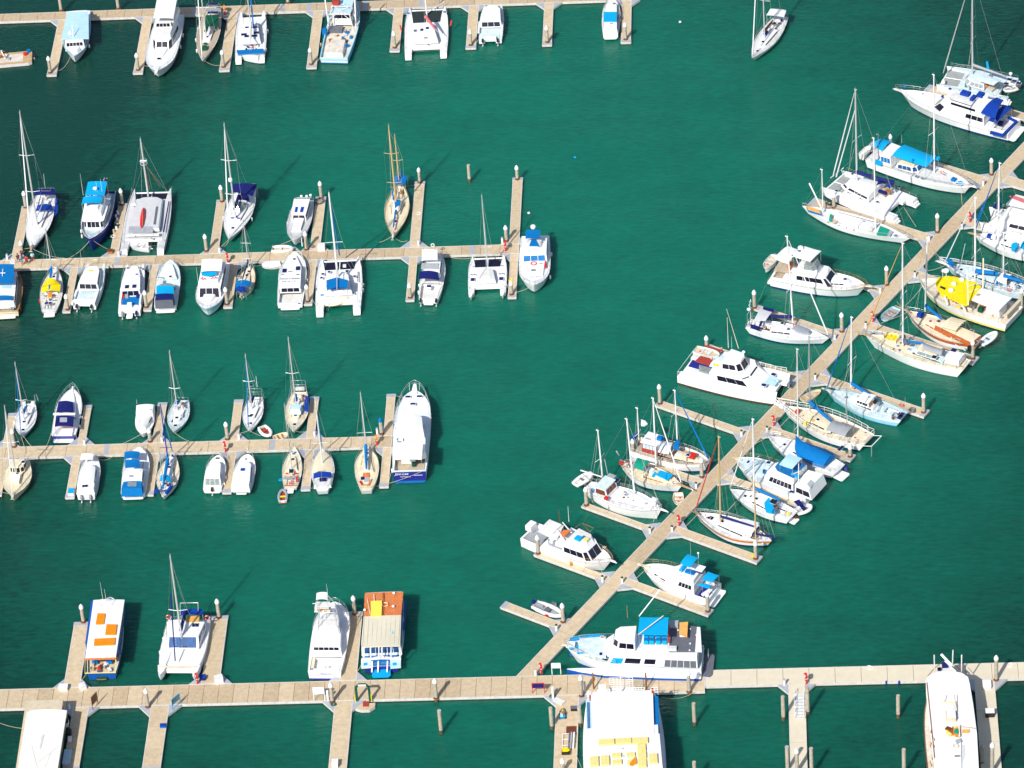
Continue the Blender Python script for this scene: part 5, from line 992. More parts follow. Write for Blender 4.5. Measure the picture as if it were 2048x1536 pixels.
b.block('coach_roof',(955,1235),(957,1150),1.2,1.9,2.8,2.0,sf=.5,nose=.4,col='white2',fw=(.2,.8,3)); b.mast((950,1128),(911,605),1.4,'alu',.1,(.27,),.9,aft=1.0,fore=b.L-.2); b.spar('boom',(948,1140),2.0,(890,1225),2.0,.13,'white2'); b.slab('cockpit_hatch',(955,1220),1.95,.9,.9,.06,'white')
for p in ((845,1235),(1058,1228)): b.hatch(p,1.2,.8,.6,'navy')
for p in ((835,1197),(858,1197),(1047,1190),(1070,1190),(852,1137),(1062,1130)): b.hatch(p,1.2,.25,.25,'dgrey')
for sd in (1,-1): m=MB(); m.prism([(.1,sd*b.yo-b.hwc*.6),(-1.3,sd*b.yo),(.1,sd*b.yo+b.hwc*.6)],.3,.9,'white'); m.build('stern_point',b.root)
b.rails(.1,.9,.45,5,pul=False); b.fender(.2,-1); b.fender(.15,1) if False else None; b.rope((.95,2),(630,1055),sag=.4)
b = motor('H','white cruiser bow down with a blue stern canopy and a red lifebuoy on its foredeck',(1302,1272),(1315,905),4.9,2.3,1.5,'full',col='white',deck='white',bul=.08)
b.block('deckhouse',(1310,925),(1303,1048),1.6,3.1,4.1,4.0,sf=.85,fw=(.06,.94,3),sw=(.35,.8,3),glass='tint'); b.block('fore_cabin',(1303,1095),(1298,1205),1.9,2.3,3.5,2.9,sf=.25,col='white',fw=(.1,.9,5),glass='grey'); b.canopy([(1240,926),(1348,924),(1350,862),(1243,862)],4.7,'blue',.05,zd=3.1,n=2); b.block('flybridge',(1308,930),(1300,985),3.1,3.7,2.6,2.2,sf=.3,nose=.5,col='white',top='white2'); b.poly('blue_cover',[(1268,978),(1285,935),(1315,930),(1340,978)],3.95,.2,'blue'); b.dome((1298,845),5.0,.42,.5,post=1.2)
b.ring((1302,1112),2.42,'red','z',.42,'pink'); b.slab('red_kayak',(1385,1118),2.0,2.2,.45,.3,'red'); b.hatch((1300,1165),2.36,.4,.7,'dgrey'); b.hatch((1355,1118),2.36,.2,.5,'dgrey'); b.rails(.45,.9,.55,5,push=False,ext=0); b.rope((.96,.4),(1165,1330),sag=.3); b.fender(.3,1); b.fender(.75,1); b.sprit(.3,.25)
# ================================================================== THIRD ROW, upper side
b = sail('I','small white sloop with blue furled headsail, leftmost on the upper side of the third walkway',(192,870),(262,575),3.2,((212,725),(140,215)),(.35,),1.2,.95,jib='blue',boom=((250,592),'blue'),deck='white',cu=(.34,.68),jr=.07,sl_=.85)
b.ant((320,560),1.0,1.4); b.ant((345,545),1.0,1.6,.06,.4); b.fender(.5,-1); b.fender(.35,-1); b.slab('stern_box',(215,580),1.1,.4,.6,.4,'white2'); b.slab('stern_box',(300,578),1.1,.4,.6,.4,'white2'); b.rope((.97,.2),(290,965),sag=.2); b.rope((.97,-.1),(240,1030),sag=0)
b = motor('I','white sports cruiser with two navy covers and a navy hull, bow pointing away',(655,435),(572,860),4.0,1.9,1.1,col='navyhull',stripe='white',sf=(.45,.99),deck='white',rail='white',tcol='navyhull',boot='navyhull',bul=.06)
b.block('coach_roof',(590,665),(630,480),1.5,1.95,2.9,1.5,sf=.5,nose=1.0,col='white'); b.canopy([(508,655),(665,660),(660,562),(528,558)],2.5,'navy',.25,.06,False,n=4); b.canopy([(494,780),(660,782),(668,690),(505,688)],2.9,'navy',.15,.06,True,zd=1.2); b.poly('cover_window',[(540,700),(605,700),(605,740),(540,740)],3.08,.04,'plate'); b.block('wind_screen',(575,676),(577,664),1.6,2.4,3.1,2.8,sf=.3,nose=.3,col='clear',glass='clear'); b.slab('targa_bar',(580,672),2.55,.35,3.3,.15,'white'); b.spar('red_piping',(497,783),2.8,(658,785),2.8,.03,'red'); b.platform(.8,.4); b.slab('stern_locker',(570,838),1.15,1.6,3.0,.25,'white'); b.rails(.45,.86,.6,6,push=False,ext=.5); b.sprit(.5,.25); b.fender(.45,-1); b.fender(.25,-1); b.rope((.05,1.9),(410,965),sag=.3); b.rope((.1,-1.8),(690,885),sag=0)
b = motor('I','small launch under a fitted white cover, bow down, third row',(1292,845),(1325,590),2.9,1.3,1.0,'round',col='white',deck='white',boot='navyhull')
b.block('boat_cover',(1325,585),(1312,660),1.0,2.3,2.8,2.7,sf=.35,sa=-.1,nose=.3,col='white',top='white',camb=.15); b.block('fore_cover',(1315,660),(1300,790),1.0,1.75,2.5,1.5,sf=.3,nose=.7,col='white',top='white2',camb=.2); b.spar('cover_ridge',(1260,760),1.8,(1255,720),2.1,.04,'white2'); b.poly('side_gap',[(1372,700),(1382,696),(1352,745),(1342,742)],1.7,.04,'glass'); b.hatch((1360,630),2.4,.15,.15,'glass'); b.rope((.95,.3),(1095,942),sag=.1); b.ant((1237,575),1.5,.8); b.slab('red_panel',(1388,672),1.2,.8,.1,.5,'brown')
b = sail('I','pale blue and white sloop with a blue boom cover, bow down, third row upper side',(1566,830),(1648,545),3.2,((1577,640),(1516,112)),(.38,),1.2,1.0,col='white',deck='ltdeck',cab='white',boom=((1632,545),'blue'),cu=(.34,.68),rake=False,sl_=.85)
b.hatch((1572,735),None,.7,.7,'glass'); b.spar('stern_arch',(1590,520),1.1,(1580,440),2.6,.035,'steel'); b.ring((1655,515),1.6,'dgrey','y',.2); b.slab('orange_bag',(1650,582),1.2,.4,.4,.3,'peach'); b.clutter(.1,.3,7,.8,1.1,('blue','white2','dgrey')); b.rope((.95,-.3),(1720,918),sag=.3); b.hatch((1640,685),b.ctop,.6,.3,'plate')
b = sail('J','white sloop with a steel arch over its stern and a blue furled headsail',(515,842),(582,545),3.0,((525,655),(460,180)),(.52,),1.2,1.0,jib='blue',boom=((564,535),'navy'),deck='white',cu=(.32,.66),jr=.08,sl_=.9)
m=MB()
for x in (.2,1.0): m.tube([(x,-1.2,1.1),(x+.2,-1.1,2.9),(x+.2,1.1,2.9),(x,1.2,1.1)],.045,'steel',5)
m.tube([(.4,-1.1,2.9),(1.2,-1.1,2.9)],.04,'steel',5); m.tube([(.4,1.1,2.9),(1.2,1.1,2.9)],.04,'steel',5); m.build('stern_arch',b.root); b.solar((537,440),3.3,.5,.7); b.ant((590,455),3.0,2.0,.05)
for p in ((515,713),(535,713)): b.hatch(p,b.ctop+.04,.4,.3,'glass')
b.hatch((515,783),None,.4,.4,'grey'); b.rope((.95,.3),(442,862),sag=.1); b.rope((.95,-.3),(620,885),sag=.1)
b = sail('J','white sloop with a cream foredeck, blue boom cover and blue side cloth',(905,850),(965,500),3.5,((922,640),(853,35)),(.5,),1.3,1.0,boom=((925,520),'blue'),deck='cream',cab='cream',cu=(.30,.70),sl_=1.0)
b.poly('side_cloth',[(1012,530),(1042,540),(1035,665),(1000,650)],1.9,.3,'royal'); b.block('cockpit_tent',(960,610),(945,650),1.5,2.2,2.0,1.6,sf=.4,col='ltblue')
m=MB(); 
for z in (2.6,3.4): m.tube([(.2,-1.1,1.0),(.3,-1.0,z),(.3,1.0,z),(.2,1.1,1.0)],.045,'steel',5)
m.tube([(1.1,-1.2,1.0),(.3,-1.0,2.6)],.03,'steel',4); m.tube([(1.1,1.2,1.0),(.3,1.0,2.6)],.03,'steel',4); m.build('stern_arch',b.root); b.slab('stern_seat',(960,480),1.1,.4,1.6,.4,'white2'); b.clutter(.06,.3,8,.8,1.1,('brown','white2','palewood','red')); b.rope((.95,-.3),(1010,850),sag=.2); b.spar('furled_sail',(870,850),1.5,(835,620),6,.03,'wire')
rib('J','small white inflatable with a dark red floor, tied at the bow of the steel-arch sloop',(700,890),(630,805),1.9,0,'white','redbrown','redbrown',None)
skiff('J','little tan rowing dinghy with oars beside the white inflatable on the third row',(865,862),(735,905),1.5,0,'cream','beige',thw='wood')
b = motor('K','very large white cruiser with white script on its navy transom',(998,235),(935,1203),5.5,2.9,1.9,'full',col='white',deck='ltwhite',stripe='white2',tcol='navyhull',boot='tint',bul=.12,cock=(.02,.25,4.4),cfl='teak',cd=.7)
b.block('deckhouse',(935,965),(965,560),1.9,3.3,4.9,4.3,sf=1.1,nose=1.0,col='white',sw=(.4,.85,5),fw=(.2,.85,4),glass='ltdeck'); b.canopy([(785,1058),(1085,1055),(1098,858),(800,858)],5.2,'white',.1,.12,True,'hardtop',zd=3.2); b.block('enclosed_bridge',(930,700),(940,520),3.3,5.1,4.2,3.6,sf=.7,nose=.8,col='white',top='white',camb=.25); b.poly('bridge_deck',[(785,860),(1090,855),(1075,710),(780,710)],3.4,.08,'ltdeck'); b.ring((830,825),3.5,'dgrey','z',.5,'white'); b.slab('blue_cushion',(935,735),3.45,.5,.9,.3,'blue'); b.slab('blue_cushion',(1015,712),3.45,.5,1.0,.3,'bright'); b.slab('red_can',(1100,705),3.0,.9,.3,.5,'redbrown'); b.slab('red_can',(783,715),3.0,.5,.2,.5,'peach')
for p in ((922,318),(1056,313),(980,402)): b.hatch(p,2.95,.45,.75,'navy')
b.slab('bait_table',(930,1085),1.3,.9,2.0,.7,'white'); b.slab('green_bin',(990,1130),1.3,.5,.5,.5,'dgreen'); b.sprit(1.6,.6); b.rails(.58,.9,.8,7,'steel',push=False,ext=1.3,r=.03); b.fender(.08,1); b.rope((0,2.6),(690,1338),sag=.0); b.rope((0,-1.9),(690,1340),sag=.15); b.rope((.93,.6),(775,300),sag=.3); b.platform(.3,.15,.9,'tint')
b.text('Jani-Lee',(-.03,1.15,1.55),.62,AFT,'white',shear=.3); b.text('TOWNSVILLE',(-.03,.6,1.0),.26,AFT,'white'); m=MB(); m.box(-.04,-.0,-1.9,-.6,1.22,1.27,'white'); m.build('lettering_underline',b.root)
# ================================================================== THIRD ROW, lower side
b = sail('I','cream double-masted pilothouse sailboat, bow down, at the left edge of the third row',(113,1412),(178,1085),4.4,((140,1225),(35,605)),(.48,),1.6,1.2,'sail',col='cream',deck='cream',cab='cream',boot='cream',stripe='brown',sf=(.82,.87),jib='white2',cu=(.25,.50),ch=.4,mr=.11,sl_=1.2)
b.block('pilothouse',(195,1075),(170,1145),1.5,2.5,2.7,2.3,sf=.3,nose=.3,col='cream',fw=(.2,.8,4),sw=(.3,.8,2)); b.poly('raised_hatch',[(80,1215),(185,1210),(170,1290),(95,1285)],1.9,.15,'white'); b.hatch((210,1103),2.6,.5,.5,'navy')
for p in ((97,1218),(205,1212),(100,1255),(205,1255)): b.hatch(p,None,.3,.45,'glass')
b.sprit(.5,.3,'cream'); b.rope((.97,.3),(0,1372),sag=0,z1=.6)
b = motor('I','white twin-outboard launch with a low canopy and two small solar panels',(835,1040),(775,1400),3.2,1.6,1.1,'round',col='white',deck='white')
b.block('cabin',(780,1290),(810,1130),1.2,2.3,2.6,2.2,sf=.5,nose=.5,col='white',sw=(.3,.75,2),camb=.2); b.block('rear_canopy',(770,1350),(785,1230),1.2,2.0,2.7,2.6,sf=.1,sa=.2,col='white',camb=.15); b.canopy([(722,1085),(838,1085),(845,1030),(735,1030)],3.0,'white',.15)
for p in ((755,1320),(780,1318)): b.solar(p,2.25,.55,.35)
b.outboard(.65,col='grey'); b.outboard(-.65,col='grey'); b.hatch((838,1385),1.3,.2,.2,'glass'); b.rails(.55,.92,.5,4,push=False); b.rope((.9,-1),(1030,1040),sag=.5)
b = motor('I','white cruiser with royal blue cockpit covers and side curtains, third row lower side',(1255,965),(1200,1380),3.9,1.8,1.2,'motor',col='white',deck='white',boot='navyhull',bh=.3,bul=.08)
b.block('deckhouse',(1190,1265),(1215,1165),1.3,2.7,3.0,2.8,sf=.4,col='white',top='white',sw=(.35,.85,2),fw=(.2,.85,3)); b.canopy([(1130,1158),(1265,1156),(1262,1085),(1130,1085)],3.4,'blue',.12,zd=1.8); b.canopy([(1118,1075),(1252,1072),(1262,1010),(1125,1010)],3.3,'blue',.15,zd=1.8); b.block('camper_enclosure',(1200,1340),(1195,1270),1.2,2.45,3.2,2.9,sf=0,sa=.35,col='blue',top='blue',camb=.1); b.poly('clear_window',[(1155,1280),(1235,1278),(1232,1322),(1150,1320)],2.58,.03,'clear'); b.hatch((1185,1232),2.8,.25,.6,'glass'); b.slab('side_windows',(1290,1150),2.1,2.2,.05,.15,'glass'); b.platform(.5,.45,.85); b.rails(.4,.9,.5,5,push=False,ext=.3); b.rope((.9,1),(1090,1040),sag=.2)
b = sail('I','double-ended white sailboat with bright blue hood and sail cover beside the blue-covered cruiser',(1560,1020),(1475,1418),3.3,((1510,1135),(1448,585)),(.30,),1.3,1.1,'canoe',col='white',deck='cream',boot='navy',stripe='navy',sf=(.8,.87),jib='blue',boom=((1472,1345),'blue'),cu=(.44,.72),rail=True,jr=.1,mcol='royal',sl_=.9)
b.canopy([(1440,1280),(1548,1285),(1540,1232),(1450,1225)],2.4,'bright',.3,n=2); b.poly('side_cloth',[(1545,1300),(1562,1310),(1510,1385),(1490,1375)],1.7,.3,'royal'); b.slab('blue_crate',(1415,1375),1.3,.6,.6,.4,'royal'); b.slab('white_drum',(1550,1100),1.4,1.2,.7,.35,'white'); b.hatch((1515,1315),1.5,.4,.4,'brown'); b.clutter(.1,.4,9,.8,1.2,('blue','white2','palewood','royal')); b.poly('bow_cover',[(1545,1035),(1565,1030),(1570,1055),(1558,1050)],1.75,.2,'royal'); b.mast((1465,1320),(1432,900),1.6,'wire',.05,(),.9,fore=False,aft=False,nm='mizzen_mast',stays=False)
b = motor('J','small white cabin boat with clear stern windows and one black outboard',(248,1052),(195,1345),3.0,1.6,1.0,'motor',col='white',deck='white')
b.block('cabin',(185,1245),(225,1110),1.1,2.3,2.5,1.9,sf=.3,nose=.5,col='white',sw=(.3,.85,2,.02,.5),glass='clear'); b.block('stern_cabin',(180,1250),(185,1235),1.0,2.25,2.55,2.5,sf=0,sa=.55,col='white2',aw=(.15,.85,3),glass='clear'); b.hatch((242,1083),None,.35,.6,'glass'); b.outboard(0,col='black'); b.rails(.6,.92,.5,4,push=False,ext=.1); b.fender(.2,-1); b.fender(.4,-1); b.platform(.4,.5)
b = motor('J','small white cabin boat with a square blue hatch on its roof',(505,1045),(450,1345),3.2,1.6,1.1,'round',col='white',deck='white')
b.block('cabin',(455,1270),(490,1110),1.1,2.2,2.8,2.2,sf=.4,nose=.6,col='white',camb=.12,sw=(.3,.7,1)); b.block('stern_canopy',(450,1318),(458,1265),1.0,2.15,2.8,2.8,sf=0,sa=.2,col='white',camb=.1); b.hatch((464,1183),2.3,.65,.65,'royal'); b.hatch((492,1092),None,.25,.35,'glass'); b.platform(.55,.45,.6); b.slab('small_motor',(515,1345),.9,.4,.4,.4,'cream'); b.rails(.5,.9,.55,5,push=False,ext=.4)
b = sail('J','cream-decked sailboat with a red stripe across its stern, an inflatable tied behind it',(917,980),(880,1345),2.9,((900,1180),(833,615)),(),1.2,.95,deck='cream',cab='cream',cu=(.42,.74),hull='sail',mcol='wire',mr=.06,cfl='white2',tcol='white')
b.hatch((890,1195),b.ctop+.02,1.0,.7,'black'); b.slab('grating',(862,1255),1.2,.5,1.3,.05,'grey'); b.slab('grating',(925,1245),1.2,.5,.5,.05,'grey')
for p in ((855,1218),(928,1218),(885,1303)): b.slab('red_cushion',p,1.2,.2,.5,.12,'red')
b.slab('red_stripe',(880,1322),1.02,.12,2.0,.03,'red'); b.slab('red_can',(940,1280),1.1,.7,.25,.5,'red'); b.ring((795,1272),.6,'bright','z',.22,'bright'); b.hatch((898,1030),None,.4,.3,'steel'); b.hatch((925,1035),None,.3,.35,'navy'); b.clutter(.1,.35,7,.7,1.0,('red','white2','dgrey')); b.platform(.5,.5,.5)
rib('J','grey inflatable with a yellow seat tied behind the red-striped sailboat',(815,1360),(815,1465),1.6,0,'rubber','redbrown','yellow',None)
b = sail('J','broad white sailboat with a cream deck cover and a navy cockpit canopy',(1162,1000),(1165,1370),3.5,((1165,1130),(1095,555)),(.32,),1.3,1.1,'egg',col='white',deck='white',cab=None,cock=None,jib='blue',mcol='white2',mz0=1.5)
m=MB(); rows=[]
for u in (.42,.55,.7,.82,.93): w_=b.hw(u*b.L)*.88; z=b.sheer(u); rows.append([(u*b.L,-w_,z+.05),(u*b.L,-w_*.3,z+.55*(1-(u-.42))),(u*b.L,w_*.3,z+.55*(1-(u-.42))),(u*b.L,w_,z+.05)])
m.grid(rows,'cream',True); m.build('deck_cover',b.root); b.canopy([(1082,1262),(1245,1250),(1240,1205),(1085,1215)],2.6,'royal',.25,zd=1.2); b.slab('navy_seat',(1168,1275),1.5,.6,1.0,.2,'navy'); b.block('cockpit_coaming',(1165,1330),(1165,1265),1.1,1.4,2.6,2.6,sf=.05,col='white',top='white2'); b.rope((.1,1.4),(1055,1335),sag=.2); b.rope((.95,-.4),(1290,1000),sag=.3)
b = sail('K','cream and white sloop with a bright blue boom cover and orange cockpit cushions',(437,895),(430,1425),3.6,((420,955),(340,272)),(.32,),1.3,1.0,hull='egg',col='white',deck='cream',cab='cream',boot='white',boom=((433,1170),'blue',.7),cock=None,cu=(.40,.74),ch=.35,n_w=2,railc='cream')
b.slab('orange_locker',(428,1248),1.05,1.0,1.0,.15,'orangedeck'); b.slab('grating',(435,1295),1.02,1.1,.75,.08,'plate'); b.slab('navy_box',(385,1285),1.05,.5,.5,.2,'navy'); b.poly('cushion',[(345,1315),(365,1305),(388,1345),(372,1360)],1.2,.1,'red'); b.poly('cushion',[(480,1290),(500,1285),(462,1365),(445,1355)],1.2,.1,'orangedeck'); b.poly('cushion',[(388,1345),(445,1350),(440,1365),(390,1362)],1.2,.1,'palewood'); b.rope((.97,-.4),(605,1140),sag=.1) if False else None; b.rope((.1,-1.2),(590,1355),sag=.2); b.spar('toe_track',(365,1120),1.4,(385,1010),1.4,.03,'palewood'); b.spar('toe_track',(515,1200),1.4,(495,1040),1.4,.03,'palewood'); b.hatch((440,985),None,.3,.4,'navy')
# ================================================================== FOURTH ROW (bottom left)
b = motor('L','white passenger ferry with three orange roof rafts and an orange-edged stern',(645,515),(560,1270),4.9,2.0,1.1,'round',nm='ferry',cat='ferry',col='white',stripe='hullblue',sf=(.25,.95),deck='beige',rail='white',bul=.5,boot='hullblue',tcol='hullblue')
b.block('saloon',.24,(642,545),1.2,3.6,4.7,4.7,sf=.05,ss=.06,col='hullblue',sw=(.35,.8,8),glass='clear',fw=(.4,.8,4)); b.canopy([(398,1118),(702,1108),(788,542),(480,545)],3.8,'white',.08,.16,False,'roof',n=5)
b.poly('roof_raft',[(520,675),(600,678),(583,780),(502,782)],4.0,.15,'orange'); b.poly('roof_raft',[(610,783),(714,786),(700,885),(596,885)],4.0,.15,'orange'); b.poly('roof_raft',[(490,928),(696,918),(690,985),(484,995)],4.0,.15,'orange')
m=MB(); P=[b.px(p,z) for p,z in (((400,1125),3.7),((395,1270),1.6),((700,1265),1.6),((702,1112),3.7))]; m.tube(P,.07,'paleyel',5); m.build('stern_frame',b.root); b.poly('roof_edge',[(398,1118),(702,1106),(702,1128),(398,1136)],3.72,.12,'orangedeck'); b.clutter(.03,.2,16,.85,.9,('palewood','white2','dgrey','brown'),(.3,.7)); b.slab('blue_seats',(500,1160),1.0,.8,.8,1.0,'blue'); b.slab('blue_seats',(640,1160),1.0,.8,.8,1.0,'blue'); b.slab('red_bucket',(537,1240),.9,.4,.4,.5,'red'); b.platform(.6,.5,.35,'orangedeck','dgreen')
m=MB(); P=[b.px(p,3.9) for p in ((557,605),(655,600))]; m.tube([P[0],P[0]+Vector((0,0,1.2)),P[1]+Vector((0,0,1.2)),P[1]],.05,'cream',5); m.build('roof_gantry',b.root); b.ant((573,540),4.0,3.2); b.ant((605,545),4.0,2.0); b.rails(.85,.92,.6,2,'dgreen',push=False,ext=.1); b.rope((.03,2),(340,1360),sag=.2)
b = catam('L','white catamaran bow down with two wide blue windscreens and a navy boom cover',(1312,1262),(1430,740),6.4,1.9,1.3,hwf=.26,u=(.02,.92),net=None,xbeam=False,deck='white',steps=False,boot='navyhull')
b.block('saloon',(1440,760),(1365,905),1.8,3.0,5.6,4.6,sf=1.2,col='white',fw=(.05,.95,2),sw=(.35,.85,3),glass='blueglass',aw=(.3,.8,2)); b.mast((1335,950),(1222,112),2.3,'alu',.14,(.36,),1.3,aft=.5,fore=b.L-.3); b.boom((1393,650),'navy',3.9,.28,.2); b.canopy([(1345,640),(1562,635),(1565,690),(1350,690)],3.6,'royal',.08,zd=1.5)
m=MB(); P=[b.px(p,z) for p,z in (((1340,690),3.0),((1340,575),5),((1515,572),5),((1520,690),3.0))]; m.tube(P,.06,'alu',5); m.build('stern_arch',b.root); b.poly('sun_cushion',[(1408,705),(1530,698),(1525,762),(1395,765)],3.12,.08,'peach'); b.solar((1490,795),3.1,.7,.9); b.hatch((1330,732),3.08,.4,.5,'blueglass')
for p in ((1300,1010),(1393,1012)): b.hatch(p,1.95,.35,.7,'navy')
b.slab('crossbeam_pad',(1310,1207),1.95,.3,5.2,.05,'cream'); b.ring((1225,715),2.5,'red','x',.35); b.ring((1608,720),2.5,'red','x',.35); b.spar('furled_sail',(1290,1150),2.3,(1243,480),9,.09,'navy'); b.rope((.95,-2.2),(1530,1270),sag=.2); b.fender(.3,-1); b.fender(.55,-1); b.rails(.05,.3,.6,2,pul=False)
for sd in (1,-1):
    m=MB(); m.prism([(b.L-1.6,sd*b.yo-.6),(b.L-.3,sd*b.yo-.4),(b.L+.45,sd*b.yo),(b.L-.3,sd*b.yo+.4),(b.L-1.6,sd*b.yo+.6)],.9,1.86,'white'); m.build('bow_nose',b.root)
b = motor('M','white game fishing boat with a tall tuna tower, bow pointing away, beside the wide finger',(492,325),(360,1185),5.2,2.7,1.5,'full',col='white',deck='white',stripe='white2',boot='navyhull',bul=.1,cock=(.02,.22,4.1),cfl='white',cd=.6)
b.block('deckhouse',(355,880),(395,590),1.6,3.2,4.2,3.4,sf=1.2,nose=.8,col='white',top='white',aw=(.62,.92,5)); b.block('flybridge',(350,640),(375,470),3.2,4.3,3.3,2.6,sf=.8,nose=.6,col='white',top='white2'); b.poly('rear_overhang',[(225,850),(500,845),(515,800),(230,800)],3.3,.1,'white')
m=MB(); 
for sd in (1,-1):
    for x in (.44,.56): m.tube([(x*b.L,sd*1.5,3.2),(x*b.L+.1,sd*1.0,7.6)],.06,'alu',5)
    for z in (5.0,6.2,7.4): m.tube([(.44*b.L,sd*1.2,z),(.565*b.L,sd*1.2,z)],.04,'alu',4)
for z in (5.2,6.4,7.5): m.tube([(.5*b.L,-1.2,z),(.5*b.L,1.2,z)],.05,'alu',4)
m.build('tuna_tower',b.root); b.canopy([(258,298),(400,298),(400,215),(265,222)],8.6,'white',.15,.12,True,'tower_top',zd=6.4); b.slab('tower_floor',(335,375),7.0,1.4,2.0,.1,'white2'); b.slab('tower_floor',(340,425),5.6,1.2,2.2,.1,'white2')
for p in ((305,430),(385,422)): b.slab('rusty_seat',p,5.7,.4,.7,.2,'peach')
b.ant((398,215),8.4,1.6); b.spar('outrigger',(215,350),6.5,(270,350),6.5,.05,'alu'); b.spar('outrigger',(400,250),3.5,(620,480),3.0,.05,'wire'); b.spar('outrigger',(450,440),4.5,(540,620),3.2,.03,'wire'); b.hatch((510,540),2.75,.6,.6,'plate'); b.clutter(.03,.2,5,.6,1.0,('white2','cream')); b.slab('side_locker',(230,1050),1.4,3.2,.4,.1,'cream'); b.rails(.62,.92,.6,5,push=False,ext=.1); b.text('REELBORN',(-.04,-.2,1.05),.34,AFT,'tint'); b.platform(.2,.25,.9,'navyhull'); b.rope((.9,-1),(740,480),sag=.2)
b = motor('M','wide ferry with an orange front roof, ribbed beige roof and bright blue stern decks',(1105,230),(1060,1120),5.9,2.0,1.2,'round',nm='ferry',cat='ferry',col='skyhull',stripe='white',sf=(.6,.98),deck='tint',rail='white',bul=.15,boot='navyhull',tcol='navyhull')
b.block('saloon',.16,.9,1.2,3.5,5.6,5.3,sf=.2,col='white',sw=(.35,.8,9),aw=(.2,.85,6),glass='blueglass'); b.canopy([(815,885),(1290,868),(1303,492),(842,510)],4.1,'roofbeige',.05,.18,True,'rear_roof',n=4,zd=1.3); b.canopy([(842,508),(1303,490),(1330,205),(858,222)],4.1,'orangedeck',.05,.2,False,'front_roof',n=3)
m=MB(); 
for i in range(9):
    A=b.px((850+i*55,505-i*2),4.15); B_=b.px((828+i*55,880-i*2),4.15); m.tube([A-Vector((0,0,.03)),B_-Vector((0,0,.03))],.028,'roofbeige',4)
m.build('roof_rib',b.root); b.poly('yellow_panel',[(932,320),(1068,312),(1062,500),(930,505)],4.3,.08,'lemon'); b.ring((1110,362),4.3,'peach','z',.38,'white')
for p in ((1215,225),(1208,388),(857,432)): b.dome(p,4.3,.2,.2,nm='roof_vent')
b.spar('roof_pipe',(968,240),4.4,(975,320),4.4,.05,'white'); b.spar('roof_pipe',(1085,220),4.4,(1075,490),4.4,.06,'brown'); b.spar('roof_pipe',(885,290),4.4,(925,490),4.4,.03,'white'); b.poly('blue_dye_patch',[(1155,700),(1185,690),(1205,705),(1180,728)],4.26,.02,'ltblue')
for x0,x1 in ((812,935),(1170,1300)): b.poly('stern_deck',[(x0,1035),(x1,1025),(x1,1130),(x0,1140)],1.35,.2,'ltdeck' if x0<900 else 'ltblue'); b.poly('deck_hatch',[(x0+30,1078),(x0+75,1074),(x0+75,1105),(x0+30,1110)],1.42,.04,'bright')
b.platform(1.6,.6,.55,'bright'); 
for p in ((950,1120),(1025,1120),(1138,1118)): b.spar('stair_rail',(p[0],p[1]-60),1.5,(p[0]-5,p[1]+75),.8,.12,'white')
for x in (850,930,1030,1070,1180,1290): b.spar('stern_post',(x,890),4.0,(x,1010),2.2,.09,'white')
b.poly('white_coaming',[(815,1020),(935,1015),(1060,990),(1180,1010),(1300,1000),(1300,1020),(1060,1015),(820,1035)],1.75,.3,'white'); b.slab('side_fender',(1350,500),1.3,6.5,.25,.2,'hullblue'); b.rope((.05,2.7),(745,1205),sag=.2)
# ================================================================== BOTTOM
hb = Boat('a','houseboat','houseboat','flat-roofed white houseboat cut off by the bottom left corner of the photo',(480,462),(372,1200),5.6,1.0,1.0); hb.kind='round'; hb.bul=0; hb.hw=lambda x:2.8
m=MB(); m.prism([(-6,-2.8),(hb.L-.2,-2.8),(hb.L-.2,2.8),(-6,2.8)],-.4,.9,'white2','cream'); m.build('hull',hb.root); 
m=MB(); m.box(-6,hb.L-.4,-2.55,2.55,.9,3.2,'beige'); m.build('wall',hb.root)
Q=[hb.px(p,3.5) for p in ((275,478),(480,448),(685,462),(590,1062),(180,1062))]; m=MB(); dx=(Q[3]-Q[2])*.5
m.prism([(q.x,q.y) for q in (Q[0],hb.px((340,455),3.5),Q[1],hb.px((620,452),3.5),Q[2],Q[3]+dx,Q[4]+(Q[4]-Q[0])*.5)],3.25,3.45,'roofwhite','cream'); m.build('roof',hb.root)
for i in range(7): hb.slab('window',(hb.L*0+0,0) if False else (max(0,min(1,.1+i*.13)),-2.56),1.7,1.2,.06,.9,'black')
hb.poly('roof_mark',[(425,722),(455,710),(415,862),(402,852)],3.5,.03,'whaler'); 
for p,q in (((322,815),(380,1050)),((620,815),(385,1000)),((520,900),(460,1050))): hb.spar('roof_wire',p,3.5,q,3.5,.012,'wire')
hb.rope((.75,2.7),(-60,570),sag=.3,z1=.3)
hb.slab('black_motor',(715,720),.6,1.0,.5,.8,'black'); hb.slab('white_can',(718,775),.6,.6,.5,.6,'white'); hb.slab('side_window_frame',(690,615),.9,.9,.4,.7,'dgreen','white')
fb = catam('O','large white passenger catamaran with rows of yellow raft boxes, cut off by the bottom edge',(1035,215),(1100,1500),11.0,3.0,2.6,hwf=.2,u=(0,.97),net=None,xbeam=False,deck='white',steps=False,boot='hullblue',nm='passenger_catamaran')
fb.block('saloon',0.0,(1035,250),2.6,4.8,9.6,9.4,sf=.2,col='white',sw=(.3,.75,10)); 
Q=lambda pts,z:[(q.x,q.y) for q in (fb.px(p,z) for p in pts)]
m=MB(); m.prism(Q([(722,225),(1360,205),(1378,760),(748,780)],5.4),5.2,5.4,'white'); m.build('front_roof',fb.root)
m=MB(); m.prism(Q([(688,680),(1428,650),(1470,1100),(700,1120)],5.9),5.25,5.9,'white'); m.build('rear_roof',fb.root)
m=MB(); m.box(0,fb.L*.6,-4.7,4.7,4.7,5.3,'white'); m.build('upper_wall',fb.root)
